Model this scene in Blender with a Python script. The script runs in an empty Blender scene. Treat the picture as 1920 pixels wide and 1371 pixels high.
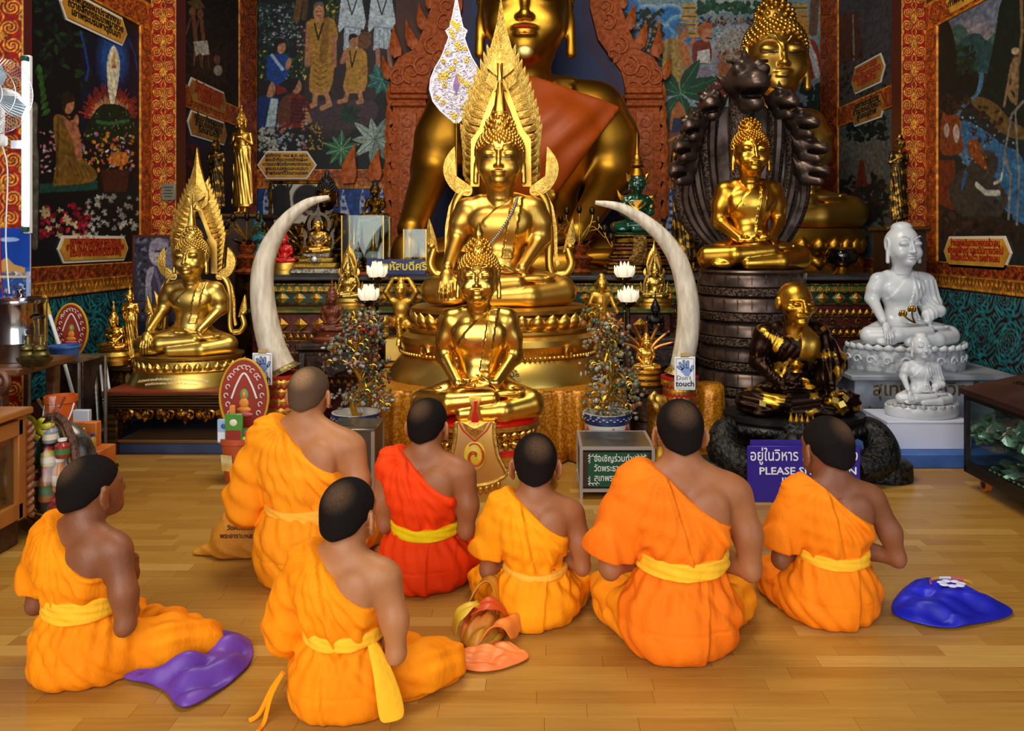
import bpy,bmesh,math,random
import numpy as np
from mathutils import Vector,Matrix,noise as mnoise
PI=math.pi
rng=random.Random(7)
nrg=np.random.default_rng(7)
SC=bpy.context.scene
COL=SC.collection

# ------------------------------------------------------------------ camera
F=1500.0;HZ=1.33;CX=1010.0;CY=450.0
cam=bpy.data.cameras.new('camera');camo=bpy.data.objects.new('camera',cam);COL.objects.link(camo)
cam.sensor_width=36.0;cam.lens=36.0*F/1920.0
cam.shift_x=(960.0 -CX)/1920.0;cam.shift_y=(CY -685.5)/1920.0
cam.clip_start=0.05;cam.clip_end=60
camo.location=(0,0,HZ);camo.rotation_euler=(PI/2,0,0)
SC.camera=camo
# ------------------------------------------------------------------ light
SC.view_settings.view_transform='Standard';SC.view_settings.look='None'
SC.view_settings.exposure=0.15;SC.view_settings.gamma=1.0;SC.view_settings.use_curve_mapping=False
w=bpy.data.worlds.new('world');SC.world=w;w.use_nodes=True
wn=w.node_tree;bg=wn.nodes['Background'];bg.inputs[0].default_value=(0.78,0.88,1.0,1);bg.inputs[1].default_value=0.7
def area(name,loc,target,sx,sy,power,col):
 l=bpy.data.lights.new(name,'AREA');l.shape='RECTANGLE';l.size=sx;l.size_y=sy;l.energy=power;l.color=col
 o=bpy.data.objects.new(name,l);COL.objects.link(o);o.location=loc
 o.rotation_euler=(Vector(target) -Vector(loc)).to_track_quat('-Z','Y').to_euler();return o
area('daylight_through_entrance',(-1.9,-1.5,2.5),(0.1,5.0,0.9),5.2,4.2,310,(1.0,0.97,0.92))
area('cool_side_fill',(2.9,0.6,1.7),(0.8,5.0,0.7),1.2,2.0,30,(0.70,0.83,1.0))  # added bluish fill that cools the right side of the hall
area('ceiling_lamps',(-0.3,3.7,5.2),(-0.2,5.6,0.3),2.8,1.8,170,(1.0,0.93,0.80))  # added warm overhead fill that brightens the statue fronts, no lamps modelled

# ------------------------------------------------------------------ helpers
def P(px,py,Y):
 return Vector(((px -CX)*Y/F,Y,HZ -(py -CY)*Y/F))
def XP(px,Y):return (px -CX)*Y/F
def ZP(py,Y):return HZ -(py -CY)*Y/F
def SP(Y):return Y/F
def YF(py,z=0.0):return F*(HZ -z)/(py -CY)
def lin(h):
 if isinstance(h,str):
  h=h.lstrip('#');c=[int(h[i:i+2],16)/255 for i in (0,2,4)]
 else:c=list(h)
 return tuple((x/12.92 if x <= 0.04045 else ((x+0.055)/1.055) ** 2.4) for x in c)
_m={}
def M(name,col='#808080',rough=0.5,metal=0.0,col2=None,mscale=6.0,mlo=0.4,mhi=0.6,bump=0.0,bscale=30.0,detail=4.0,
spec=0.5,trans=0.0,alpha=1.0,emit=0.0,sss=0.0,coat=0.0,wave=None,rough2=None,sheen=0.0,stretch=None,ior=1.45,world=False):
 if name in _m:return _m[name]
 m=bpy.data.materials.new(name);m.use_nodes=True;nt=m.node_tree;N=nt.nodes;L=nt.links
 b=N['Principled BSDF'];c=lin(col)+(1,)
 b.inputs['Base Color'].default_value=c;b.inputs['Roughness'].default_value=rough;b.inputs['Metallic'].default_value=metal
 b.inputs['Specular IOR Level'].default_value=spec;b.inputs['Transmission Weight'].default_value=trans;b.inputs['Alpha'].default_value=alpha
 b.inputs['Coat Weight'].default_value=coat;b.inputs['IOR'].default_value=ior
 if sheen:b.inputs['Sheen Weight'].default_value=sheen
 if emit:b.inputs['Emission Color'].default_value=c;b.inputs['Emission Strength'].default_value=emit
 if sss:
  b.inputs['Subsurface Weight'].default_value=sss;b.inputs['Subsurface Radius'].default_value=(0.012,0.005,0.003);b.inputs['Subsurface Scale'].default_value=1.0
 tc=N.new('ShaderNodeTexCoord');vec=tc.outputs['Object']
 if world:vec=N.new('ShaderNodeNewGeometry').outputs['Position']
 if stretch:
  mp=N.new('ShaderNodeMapping');mp.inputs['Scale'].default_value=stretch;L.new(vec,mp.inputs[0]);vec=mp.outputs[0]
 src=None
 if col2:
  if wave:
   t=N.new('ShaderNodeTexWave');t.inputs['Scale'].default_value=mscale;t.inputs['Distortion'].default_value=wave;t.inputs['Detail'].default_value=detail
   t.inputs['Detail Scale'].default_value=1.5;fac=t.outputs['Fac']
  else:
   t=N.new('ShaderNodeTexNoise');t.inputs['Scale'].default_value=mscale;t.inputs['Detail'].default_value=detail;fac=t.outputs['Fac']
  L.new(vec,t.inputs['Vector'])
  r=N.new('ShaderNodeMapRange');r.inputs['From Min'].default_value=mlo;r.inputs['From Max'].default_value=mhi;L.new(fac,r.inputs['Value'])
  mx=N.new('ShaderNodeMix');mx.data_type='RGBA';mx.inputs['A'].default_value=c;mx.inputs['B'].default_value=lin(col2)+(1,)
  L.new(r.outputs[0],mx.inputs['Factor']);L.new(mx.outputs['Result'],b.inputs['Base Color']);src=mx.outputs['Result']
  if rough2 is not None:
   r2=N.new('ShaderNodeMapRange');r2.inputs['To Min'].default_value=rough;r2.inputs['To Max'].default_value=rough2
   L.new(r.outputs[0],r2.inputs['Value']);L.new(r2.outputs[0],b.inputs['Roughness'])
  if emit:L.new(src,b.inputs['Emission Color'])
 if bump:
  t=N.new('ShaderNodeTexNoise');t.inputs['Scale'].default_value=bscale;t.inputs['Detail'].default_value=4;L.new(vec,t.inputs['Vector'])
  bp=N.new('ShaderNodeBump');bp.inputs['Strength'].default_value=bump;bp.inputs['Distance'].default_value=0.01
  L.new(t.outputs['Fac'],bp.inputs['Height']);L.new(bp.outputs[0],b.inputs['Normal'])
 _m[name]=m;return m
def MC(name,rough=0.6,spec=0.3,metal=0.0,bump=0.0,bscale=200):
 """material that reads a painted colour attribute (a painted surface)"""
 if name in _m:return _m[name]
 m=M(name,rough=rough,spec=spec,metal=metal,bump=bump,bscale=bscale);nt=m.node_tree
 a=nt.nodes.new('ShaderNodeVertexColor');a.layer_name='paint'
 nt.links.new(a.outputs['Color'],nt.nodes['Principled BSDF'].inputs['Base Color']);return m

def clear_pane(name,tint,refl=.07,rough=.03):
 """thin clear sheet: mostly see-through with a faint mirror sheen that grows at grazing angles"""
 if name in _m:return _m[name]
 m=bpy.data.materials.new(name);m.use_nodes=True;N=m.node_tree.nodes;L=m.node_tree.links;N.remove(N['Principled BSDF'])
 t=N.new('ShaderNodeBsdfTransparent');t.inputs[0].default_value=lin(tint)+(1,);g=N.new('ShaderNodeBsdfGlossy');g.inputs['Roughness'].default_value=rough
 f=N.new('ShaderNodeLayerWeight');f.inputs[0].default_value=.25;a=N.new('ShaderNodeMath');a.operation='MULTIPLY_ADD';L.new(f.outputs['Fresnel'],a.inputs[0]);a.inputs[1].default_value=.5;a.inputs[2].default_value=refl*.3;a.use_clamp=True
 x=N.new('ShaderNodeMixShader');L.new(a.outputs[0],x.inputs[0]);L.new(t.outputs[0],x.inputs[1]);L.new(g.outputs[0],x.inputs[2]);L.new(x.outputs[0],N['Material Output'].inputs[0]);_m[name]=m;return m
class MB:
 """collects shapes into one mesh"""
 def __init__(s):s.v=[];s.f=[];s.mi=[];s.cur=0
 def add(s,vs,fs,M4=None):
  o=len(s.v)
  for p in vs:
   p=Vector(p);s.v.append(tuple(M4 @ p if M4 else p))
  for f in fs:s.f.append([o+i for i in f]);s.mi.append(s.cur)
  return s
 def box(s,c,d,rz=0,rx=0,ry=0,bev=0.0):
  x,y,z=d[0]/2,d[1]/2,d[2]/2
  T=Matrix.Translation(c) @ Matrix.Rotation(rz,4,'Z') @ Matrix.Rotation(ry,4,'Y') @ Matrix.Rotation(rx,4,'X')
  if bev > 0:
   bev=min(bev,x*.95,y*.95,z*.95)
   vs=[]
   for sx in (-1,1):
    for sy in (-1,1):
     for sz in (-1,1):
      vs += [(sx*x,sy*(y -bev),sz*(z -bev)),(sx*(x -bev),sy*y,sz*(z -bev)),(sx*(x -bev),sy*(y -bev),sz*z)]
   I=lambda sx,sy,sz,a:3*(((sx > 0)*4)+((sy > 0)*2)+(sz > 0))+a
   fs=[]
   def q(l,flip):
    fs.append(l[::-1] if flip else l)
   for g in (-1,1):
    q([I(g,-1,-1,0),I(g,1,-1,0),I(g,1,1,0),I(g,-1,1,0)],g < 0)
    q([I(-1,g,-1,1),I(1,g,-1,1),I(1,g,1,1),I(-1,g,1,1)],g > 0)
    q([I(-1,-1,g,2),I(1,-1,g,2),I(1,1,g,2),I(-1,1,g,2)],g < 0)
    for h in (-1,1):
     q([I(g,h,-1,0),I(g,h,1,0),I(g,h,1,1),I(g,h,-1,1)],g*h > 0)
     q([I(g,-1,h,0),I(g,1,h,0),I(g,1,h,2),I(g,-1,h,2)],g*h < 0)
     q([I(-1,g,h,1),I(1,g,h,1),I(1,g,h,2),I(-1,g,h,2)],g*h > 0)
     for k in (-1,1):
      q([I(g,h,k,0),I(g,h,k,1),I(g,h,k,2)],g*h*k < 0)
   return s.add(vs,fs,T)
  vs=[(a*x,b*y,c2*z) for a in (-1,1) for b in (-1,1) for c2 in (-1,1)]
  return s.add(vs,[[0,1,3,2],[4,6,7,5],[0,4,5,1],[2,3,7,6],[0,2,6,4],[1,5,7,3]],T)
 def lathe(s,prof,n=32,c=(0,0,0),sx=1,sy=1,cap=True,M4=None,wob=None):
  vs=[];fs=[]
  for (r,z) in prof:
   for i in range(n):
    a=2*PI*i/n;rr=r*(wob(a,z) if wob else 1)
    vs.append((c[0]+rr*math.cos(a)*sx,c[1]+rr*math.sin(a)*sy,c[2]+z))
  for j in range(len(prof) -1):
   for i in range(n):
    k=(i+1) % n;fs.append([j*n+i,j*n+k,(j+1)*n+k,(j+1)*n+i])
  if cap:
   fs.append(list(range(n))[::-1]);fs.append([(len(prof) -1)*n+i for i in range(n)])
  return s.add(vs,fs,M4)
 def tube(s,pts,r,n=8,cap=True,flat=1.0):
  pts=[Vector(p) for p in pts];vs=[];fs=[];up=None
  for i,p in enumerate(pts):
   t=(pts[min(i+1,len(pts) -1)] -pts[max(i -1,0)])
   t=t.normalized() if t.length > 1e-9 else Vector((0,0,1))
   if up is None:
    up=Vector((0,1,0)) if abs(t.y) < 0.9 else Vector((1,0,0))
   a=t.cross(up)
   a=a.normalized() if a.length > 1e-6 else t.orthogonal().normalized()
   b=a.cross(t).normalized();up=b
   rr=r[i] if hasattr(r,'__len__') else (r(i/max(1,len(pts) -1)) if callable(r) else r)
   for k in range(n):
    g=2*PI*k/n;vs.append(p+a*(math.cos(g)*rr)+b*(math.sin(g)*rr*flat))
  for j in range(len(pts) -1):
   for k in range(n):
    l=(k+1) % n;fs.append([j*n+k,j*n+l,(j+1)*n+l,(j+1)*n+k])
  if cap:fs.append(list(range(n))[::-1]);fs.append([(len(pts) -1)*n+k for k in range(n)])
  return s.add(vs,fs)
 def sph(s,c,r,n=10,m=7):
  if not hasattr(r,'__len__'):r=(r,r,r)
  vs=[(c[0],c[1],c[2] -r[2])];fs=[]
  for j in range(1,m):
   t=PI*j/m
   for i in range(n):
    a=2*PI*i/n;vs.append((c[0]+r[0]*math.sin(t)*math.cos(a),c[1]+r[1]*math.sin(t)*math.sin(a),c[2] -r[2]*math.cos(t)))
  vs.append((c[0],c[1],c[2]+r[2]));e=len(vs) -1
  for i in range(n):k=(i+1) % n;fs.append([0,1+k,1+i]);fs.append([e,1+(m -2)*n+i,1+(m -2)*n+k])
  for j in range(m -2):
   for i in range(n):k=(i+1) % n;fs.append([1+j*n+i,1+j*n+k,1+(j+1)*n+k,1+(j+1)*n+i])
  return s.add(vs,fs)
 def prism(s,pts,d,axis='y',y0=0.0,bulge=0.0,M4=None):
  """outline in x,z extruded from y0 to y0+d; bulge raises the front centre"""
  n=len(pts);vs=[(p[0],y0,p[1]) for p in pts]+[(p[0],y0+d,p[1]) for p in pts]
  ar=sum(pts[i][0]*pts[(i+1) % n][1] -pts[(i+1) % n][0]*pts[i][1] for i in range(n))
  fr=list(range(n));bk=[n+i for i in range(n)]
  fs=[]
  for i in range(n):
   k=(i+1) % n;fs.append([i,n+i,n+k,k] if ar > 0 else [i,k,n+k,n+i])
  if bulge:
   cx=sum(p[0] for p in pts)/n;cz=sum(p[1] for p in pts)/n;vs.append((cx,y0 -bulge,cz))
   for i in range(n):
    k=(i+1) % n;fs.append([i,k,2*n] if ar > 0 else [k,i,2*n])
  else:fs.append(fr if ar > 0 else fr[::-1])
  fs.append(bk[::-1] if ar > 0 else bk)
  return s.add(vs,fs,M4)
 def mesh(s,name,smooth=True,angle=0.7):
  me=bpy.data.meshes.new(name);me.from_pydata(s.v,[],s.f)
  if s.mi and max(s.mi) > 0:me.polygons.foreach_set('material_index',s.mi)
  me.validate();me.update()
  if smooth:
   try:me.shade_smooth();me.set_sharp_from_angle(angle=angle)
   except Exception:pass
  return me
 def build(s,name,mats,parent=None,loc=None,rot=None,smooth=True,angle=0.7):
  return ob(name,s.mesh(name,smooth,angle),mats,parent,loc,rot)

def ob(name,me,mats=None,parent=None,loc=None,rot=None,scale=None):
 o=bpy.data.objects.new(name,me);COL.objects.link(o)
 if mats is not None:
  if not isinstance(mats,(list,tuple)):mats=[mats]
  if len(me.materials) == 0:
   for m in mats:me.materials.append(m)
  else:
   for i,m in enumerate(mats):
    if i < len(o.material_slots) and me.materials[i] != m:
     o.material_slots[i].link='OBJECT';o.material_slots[i].material=m
 if parent:o.parent=parent
 if loc is not None:o.location=loc
 if rot is not None:o.rotation_euler=rot
 if scale is not None:o.scale=(scale,)*3 if not hasattr(scale,'__len__') else scale
 return o
def tag(o,label=None,cat=None,group=None,kind=None):
 if label:o['label']=label
 if cat:o['category']=cat
 if group:o['group']=group
 if kind:o['kind']=kind
 return o
def thing(name,label,cat,loc=(0,0,0),rz=0.0,group=None,scale=1.0):
 o=bpy.data.objects.new(name,None);COL.objects.link(o);o.location=loc;o.rotation_euler=(0,0,rz);o.empty_display_size=0.1
 o.scale=(scale,)*3 if not hasattr(scale,'__len__') else scale
 return tag(o,label,cat,group)
def struct(o):o['kind']='structure';return o
def stuff(o):o['kind']='stuff';return o
def dup(root,loc,rz=None,label=None,group=None,scale=None):
 r=root.copy();COL.objects.link(r);r.location=loc
 if rz is not None:r.rotation_euler=(0,0,rz)
 if label:r['label']=label
 if group:r['group']=group
 if scale is not None:r.scale=(scale,)*3
 for ch in list(root.children):
  c=ch.copy();COL.objects.link(c);c.parent=r
  for g in list(ch.children):
   d=g.copy();COL.objects.link(d);d.parent=c
 return r
def text(body,size,mat,parent=None,loc=(0,0,0),rot=(PI/2,0,0),align='CENTER',bold=0.0,ext=0.001,name='lettering',sx=1.0,space=1.0,fit=None):
 c=bpy.data.curves.new(name,'FONT');c.body=body;c.size=size;c.align_x=align;c.extrude=ext;c.offset=bold;c.resolution_u=2;c.space_line=space
 o=bpy.data.objects.new(name,c);COL.objects.link(o)
 dg=bpy.context.evaluated_depsgraph_get();me=bpy.data.meshes.new_from_object(o.evaluated_get(dg));me.name=name
 bpy.data.objects.remove(o);bpy.data.curves.remove(c)
 me.materials.clear()
 if fit and len(me.vertices):
  xs=[v.co.x for v in me.vertices];sx=min(1.25,fit/max(1e-6,max(xs) -min(xs)))
 return ob(name,me,mat,parent,loc,rot,(sx,1,1))
def arc(cx,cz,r,a0,a1,n=12,rx=None):
 rx=r if rx is None else rx
 return [(cx+rx*math.cos(a0+(a1 -a0)*i/n),cz+r*math.sin(a0+(a1 -a0)*i/n)) for i in range(n+1)]
def spline(pts,n=8,closed=False):
 pts=[np.array(p,float) for p in pts];out=[];m=len(pts)
 rngi=range(m if closed else m -1)
 for i in rngi:
  g=lambda k:pts[k % m] if closed else pts[min(max(k,0),m -1)]
  p0,p1,p2,p3=g(i -1),g(i),g(i+1),g(i+2)
  for k in range(n):
   t=k/n
   out.append(tuple(0.5*(2*p1+(p2 -p0)*t+(2*p0 -5*p1+4*p2 -p3)*t*t+(3*p1 -p0 -3*p2+p3)*t ** 3)))
 if not closed:out.append(tuple(pts[-1]))
 return out
 # ------------------------------------------------------------------ sculpting: smooth blended solids on a grid, surfaced as one continuous mesh
class SDF:
 def __init__(s,lo,hi,vox):
  s.lo=np.array(lo,np.float32);s.vox=vox
  s.n=np.maximum(4,np.ceil((np.array(hi) -s.lo)/vox).astype(int)+1)
  s.ax=[(s.lo[i]+vox*np.arange(s.n[i])).astype(np.float32) for i in range(3)]
  s.d=np.full(s.n,1.0,np.float32)
 def sub(s,lo,hi):
  a=[int(max(0,math.floor((lo[i] -s.lo[i])/s.vox))) for i in range(3)]
  b=[int(min(s.n[i],math.ceil((hi[i] -s.lo[i])/s.vox)+1)) for i in range(3)]
  if any(b[i] -a[i] < 1 for i in range(3)):return None
  sl=tuple(slice(a[i],b[i]) for i in range(3))
  X=s.ax[0][sl[0]][:,None,None];Y=s.ax[1][sl[1]][None,:,None];Z=s.ax[2][sl[2]][None,None,:]
  return sl,X,Y,Z
 @staticmethod
 def smin(a,b,k):
  if k <= 0:return np.minimum(a,b)
  h=np.clip(0.5+0.5*(b -a)/k,0,1);return b+(a -b)*h -k*h*(1 -h)
 def put(s,sl,d,k,op='u'):
  if op == 'u':s.d[sl]=s.smin(s.d[sl],d,k)
  elif op == 's':s.d[sl]=-s.smin(-s.d[sl],d,k)
  elif op == 'i':s.d[sl]=-s.smin(-s.d[sl],-d,k)
 def cap(s,a,b,r1,r2=None,k=0.03,op='u',sy=1.0):
  r2=r1 if r2 is None else r2;a=np.array(a,np.float32);b=np.array(b,np.float32);R=max(r1,r2)+k+2.5*s.vox
  q=s.sub(np.minimum(a,b) -R,np.maximum(a,b)+R)
  if q is None:return s
  sl,X,Y,Z=q;ba=b -a;L2=float(ba @ ba)+1e-12
  px,py,pz=X -a[0],Y -a[1],Z -a[2]
  t=np.clip((px*ba[0]+py*ba[1]+pz*ba[2])/L2,0,1)
  d=np.sqrt((px -t*ba[0]) ** 2+((py -t*ba[1])/sy) ** 2+(pz -t*ba[2]) ** 2) -(r1+(r2 -r1)*t)
  s.put(sl,d,k,op);return s
 def chain(s,pts,rs,k=0.02):
  for i in range(len(pts) -1):s.cap(pts[i],pts[i+1],rs[i],rs[i+1],k)
  return s
 def ell(s,c,r,k=0.03,op='u',rot=None):
  R=max(r)+k+2.5*s.vox
  q=s.sub([c[i] -R for i in range(3)],[c[i]+R for i in range(3)])
  if q is None:return s
  sl,X,Y,Z=q;x,y,z=X -c[0],Y -c[1],Z -c[2]
  if rot is not None:
   m=np.array(rot.to_3x3().transposed()) if isinstance(rot,Matrix) else np.array(rot.to_matrix().transposed())
   x,y,z=m[0,0]*x+m[0,1]*y+m[0,2]*z,m[1,0]*x+m[1,1]*y+m[1,2]*z,m[2,0]*x+m[2,1]*y+m[2,2]*z
  k0=np.sqrt((x/r[0]) ** 2+(y/r[1]) ** 2+(z/r[2]) ** 2)+1e-6
  k1=np.sqrt((x/r[0] ** 2) ** 2+(y/r[1] ** 2) ** 2+(z/r[2] ** 2) ** 2)+1e-6
  s.put(sl,k0*(k0 -1)/k1,k,op);return s
 def fn(s,f,op='u',k=0.0,lo=(-9,-9,-9),hi=(9,9,9)):
  q=s.sub(lo,hi)
  if q is None:return s
  sl,X,Y,Z=q
  if op == 'disp':s.d[sl]=s.d[sl]+f(X,Y,Z)
  else:s.put(sl,np.broadcast_to(f(X,Y,Z),s.d[sl].shape).astype(np.float32),k,op)
  return s
 def copy(s):
  o=SDF.__new__(SDF);o.lo=s.lo;o.vox=s.vox;o.n=s.n;o.ax=s.ax;o.d=s.d.copy();return o
 def blur(s,it=1):
  for _ in range(it):
   for a in range(3):
    d=s.d;p=np.roll(d,1,a);q=np.roll(d,-1,a);s.d=(0.25*p+0.5*d+0.25*q).astype(np.float32)
  return s
 def arrays(s):
  d=s.d.copy();d[[0,-1]]=np.maximum(d[[0,-1]],1e-3);d[:,[0,-1]]=np.maximum(d[:,[0,-1]],1e-3);d[:,:,[0,-1]]=np.maximum(d[:,:,[0,-1]],1e-3)
  n=d.shape;neg=d < 0
  cnt=np.zeros([i -1 for i in n],np.int8);offs=[(i,j,k) for i in (0,1) for j in (0,1) for k in (0,1)]
  cs=lambda A,o:A[o[0]:n[0] -1+o[0],o[1]:n[1] -1+o[1],o[2]:n[2] -1+o[2]]
  for o in offs:cnt += cs(neg,o)
  act=(cnt > 0) & (cnt < 8);ci=np.argwhere(act);idx=np.full(cnt.shape,-1,np.int64);idx[act]=np.arange(len(ci))
  acc=np.zeros((len(ci),3));num=np.zeros(len(ci))
  D={o:d[ci[:,0]+o[0],ci[:,1]+o[1],ci[:,2]+o[2]] for o in offs}
  for o in offs:
   for a in range(3):
    if o[a] == 0:
     p=list(o);p[a]=1;p=tuple(p);A,B=D[o],D[p];x=(A < 0) != (B < 0)
     t=A/np.where(x,A -B,1);pos=np.array(o,float)[None].repeat(len(ci),0);pos[:,a]=t
     acc[x] += pos[x];num[x] += 1
  V=s.lo+s.vox*(ci+acc/num[:,None])
  Q=[]
  for a in range(3):
   b,c=(a+1) % 3,(a+2) % 3
   s0=[slice(None)]*3;s1=[slice(None)]*3;s0[a]=slice(0,-1);s1[a]=slice(1,None)
   e=neg[tuple(s0)] != neg[tuple(s1)];pts=np.argwhere(e)
   pts=pts[(pts[:,b] > 0) & (pts[:,c] > 0) & (pts[:,b] < n[b] -1) & (pts[:,c] < n[c] -1)]
   def g(db,dc):
    q=pts.copy();q[:,b] -= db;q[:,c] -= dc;return idx[q[:,0],q[:,1],q[:,2]]
   q=np.stack([g(1,1),g(0,1),g(0,0),g(1,0)],1);inside=neg[pts[:,0],pts[:,1],pts[:,2]]
   q[~inside]=q[~inside][:,::-1];Q.append(q)
  return V,np.concatenate(Q)
 def mesh(s,name,relax=1,fn=None,colour=None):
  V,Q=s.arrays()
  for _ in range(relax):
   acc=np.zeros_like(V);num=np.zeros(len(V))
   for i in range(4):
    np.add.at(acc,Q[:,i],V[Q[:,(i+1) % 4]]+V[Q[:,(i+3) % 4]]);np.add.at(num,Q[:,i],2)
   V=V*0.5+0.5*acc/np.maximum(num,1)[:,None]
  if fn:V=fn(V)
  return raw_mesh(name,V,Q,colour(V) if colour else None)
def raw_mesh(name,V,Q,colour=None,smooth=True):
 me=bpy.data.meshes.new(name);me.vertices.add(len(V));me.vertices.foreach_set('co',np.asarray(V,np.float32).ravel())
 k=Q.shape[1];me.loops.add(Q.size);me.loops.foreach_set('vertex_index',Q.astype(np.int32).ravel())
 me.polygons.add(len(Q));me.polygons.foreach_set('loop_start',np.arange(0,Q.size,k,dtype=np.int32))
 if smooth:me.polygons.foreach_set('use_smooth',np.ones(len(Q),bool))
 me.update();me.validate()
 if colour is not None:
  c=np.ones((len(V),4),np.float32);c[:,:3]=colour
  a=me.color_attributes.new('paint','FLOAT_COLOR','POINT');a.data.foreach_set('color',c.ravel())
 return me
def rotz(a):return Matrix.Rotation(a,4,'Z')
def rotx(a):return Matrix.Rotation(a,4,'X')
def roty(a):return Matrix.Rotation(a,4,'Y')
# ------------------------------------------------------------------ painted surfaces: a small painter that fills a colour attribute on a flat grid
class Paint:
 def __init__(s,u0,u1,v0,v1,du,dv,bg,tf=None):
  s.U=np.arange(u0,u1+du*.5,du);s.V=np.arange(v0,v1+dv*.5,dv);s.u0,s.u1,s.v0,s.v1=u0,u1,v0,v1
  s.C=np.zeros((len(s.U),len(s.V),3));s.C[:]=np.array(bg)/255.;s.tf=tf or (lambda p:p);s.r=np.random.default_rng(int(abs(u0*977+v0*131))+1)
 def bb(s,a,b):
  i0,i1=np.searchsorted(s.U,[a[0],b[0]]);j0,j1=np.searchsorted(s.V,[a[1],b[1]])
  if i1 <= i0 or j1 <= j0:return None
  return slice(i0,i1),slice(j0,j1),s.U[i0:i1,None],s.V[None,j0:j1]
 def put(s,q,m,col,al=1.0):
  c=np.array(col)/255.;R=s.C[q[0],q[1]];w=(m*al)[...,None];s.C[q[0],q[1]]=R*(1 -w)+c*w
 def poly(s,pts,col,al=1.0,smooth=0,grain=0.0):
  if smooth:pts=spline(pts,smooth,True)
  p=np.array([s.tf(x) for x in pts]);q=s.bb(p.min(0),p.max(0))
  if q is None:return s
  u,v=np.broadcast_arrays(q[2],q[3]);ins=np.zeros(u.shape,bool);n=len(p)
  for i in range(n):
   a,b=p[i],p[(i+1) % n]
   if a[1] == b[1]:continue
   c=((a[1] > v) != (b[1] > v)) & (u < (b[0] -a[0])*(v -a[1])/(b[1] -a[1])+a[0]);ins ^= c
  s.put(q,ins.astype(float),col,al);return s
 def ell(s,c,r,col,al=1.0,rot=0.0,soft=0.15):
  c0=np.array(s.tf(c));e1=np.array(s.tf((c[0]+r[0]*math.cos(rot),c[1]+r[0]*math.sin(rot)))) -c0;e2=np.array(s.tf((c[0] -r[1]*math.sin(rot),c[1]+r[1]*math.cos(rot)))) -c0
  R=np.abs(e1)+np.abs(e2);q=s.bb(c0 -R*1.2,c0+R*1.2)
  if q is None:return s
  det=e1[0]*e2[1] -e1[1]*e2[0]+1e-12;x,y=q[2] -c0[0],q[3] -c0[1]
  a=(x*e2[1] -y*e2[0])/det;b=(-x*e1[1]+y*e1[0])/det;d=np.sqrt(a*a+b*b)
  s.put(q,np.clip((1+soft/2 -d)/soft,0,1),col,al);return s
 def line(s,pts,w,col,al=1.0,taper=False):
  n=len(pts)
  for i in range(n -1):
   ww=w*(1 -.8*i/n) if taper else w
   a,b=np.array(s.tf(pts[i])),np.array(s.tf(pts[i+1]));W=ww*s.sc
   q=s.bb(np.minimum(a,b) -W,np.maximum(a,b)+W)
   if q is None:continue
   d=b -a;t=np.clip(((q[2] -a[0])*d[0]+(q[3] -a[1])*d[1])/(d @ d+1e-12),0,1)
   dist=np.hypot(q[2] -a[0] -t*d[0],q[3] -a[1] -t*d[1]);s.put(q,np.clip((W*.6 -dist)/(W*.2)+.5,0,1),col,al)
  return s
 sc=.0045
 def scatter(s,box,n,r,cols,flower=False,jit=.35):
  for _ in range(n):
   x,y=s.r.uniform(box[0],box[2]),s.r.uniform(box[1],box[3]);c=np.array(cols[s.r.integers(len(cols))])*s.r.uniform(.75,1.1);rr=r*s.r.uniform(.6,1.3)
   if flower:
    for k in range(5):a=k*1.257+s.r.uniform(0,1);s.ell((x+rr*.8*math.cos(a),y+rr*.8*math.sin(a)),(rr*.75,rr*.4),c,rot=a)
    s.ell((x,y),(rr*.3,rr*.3),(210,170,50))
   else:a=s.r.uniform(0,3.14);s.ell((x,y),(rr,rr*s.r.uniform(.35,.8)),c,rot=a)
  return s
 def leaf(s,c,L,w,ang,col,vein=None):
  d=(math.cos(ang),math.sin(ang));nrm=(-d[1],d[0]);pts=[]
  for t,k in ((0,0),(.25,.8),(.5,1),(.8,.55),(1,0)):pts.append((c[0]+d[0]*L*t+nrm[0]*w*k,c[1]+d[1]*L*t+nrm[1]*w*k))
  for t,k in ((.8,.55),(.5,1),(.25,.8)):pts.append((c[0]+d[0]*L*t -nrm[0]*w*k,c[1]+d[1]*L*t -nrm[1]*w*k))
  s.poly(pts,col)
  if vein:s.line([c,(c[0]+d[0]*L*.9,c[1]+d[1]*L*.9)],1.2,vein)
  return s
 def noise(s,amp,sc=6):
  n=s.r.normal(0,1,s.C.shape[:2])
  for _ in range(3):n=(n+np.roll(n,1,0)+np.roll(n,-1,0)+np.roll(n,1,1)+np.roll(n,-1,1))/5
  s.C *= (1+amp*n/(n.std()+1e-9))[...,None];return s
 def tile(s,T,mirror=True):
  """repeat a motif array T (w,h,bool 0..1, colour) over the whole canvas"""
  pass
def lin_arr(c):c=np.clip(c,0,1);return np.where(c <= .04045,c/12.92,((c+.055)/1.055) ** 2.4)
def panel(name,pt,place,depth,mat,parent=None):
 """turn a painted canvas into a shallow raised panel; place(u, v, d) gives the world point"""
 nu,nv=pt.C.shape[:2];iu=np.concatenate([[0],np.arange(nu),[nu -1]]);iv=np.concatenate([[0],np.arange(nv),[nv -1]])
 D=np.full((nu+2,nv+2),depth);D[[0,-1]]=0;D[:,[0,-1]]=0
 U=pt.U[iu][:,None]+0*D;V=pt.V[iv][None,:]+0*D;x,y,z=place(U,V,D);C=lin_arr(pt.C[iu][:,iv])
 W=np.stack([x+0*D,y+0*D,z+0*D],-1).reshape(-1,3);a,b=nu+2,nv+2;i=np.arange(a*b).reshape(a,b)
 Q=np.stack([i[:-1,:-1],i[1:,:-1],i[1:,1:],i[:-1,1:]],-1).reshape(-1,4)
 me=raw_mesh(name,W,Q,C.reshape(-1,3),smooth=False);return ob(name,me,mat,parent)
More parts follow.
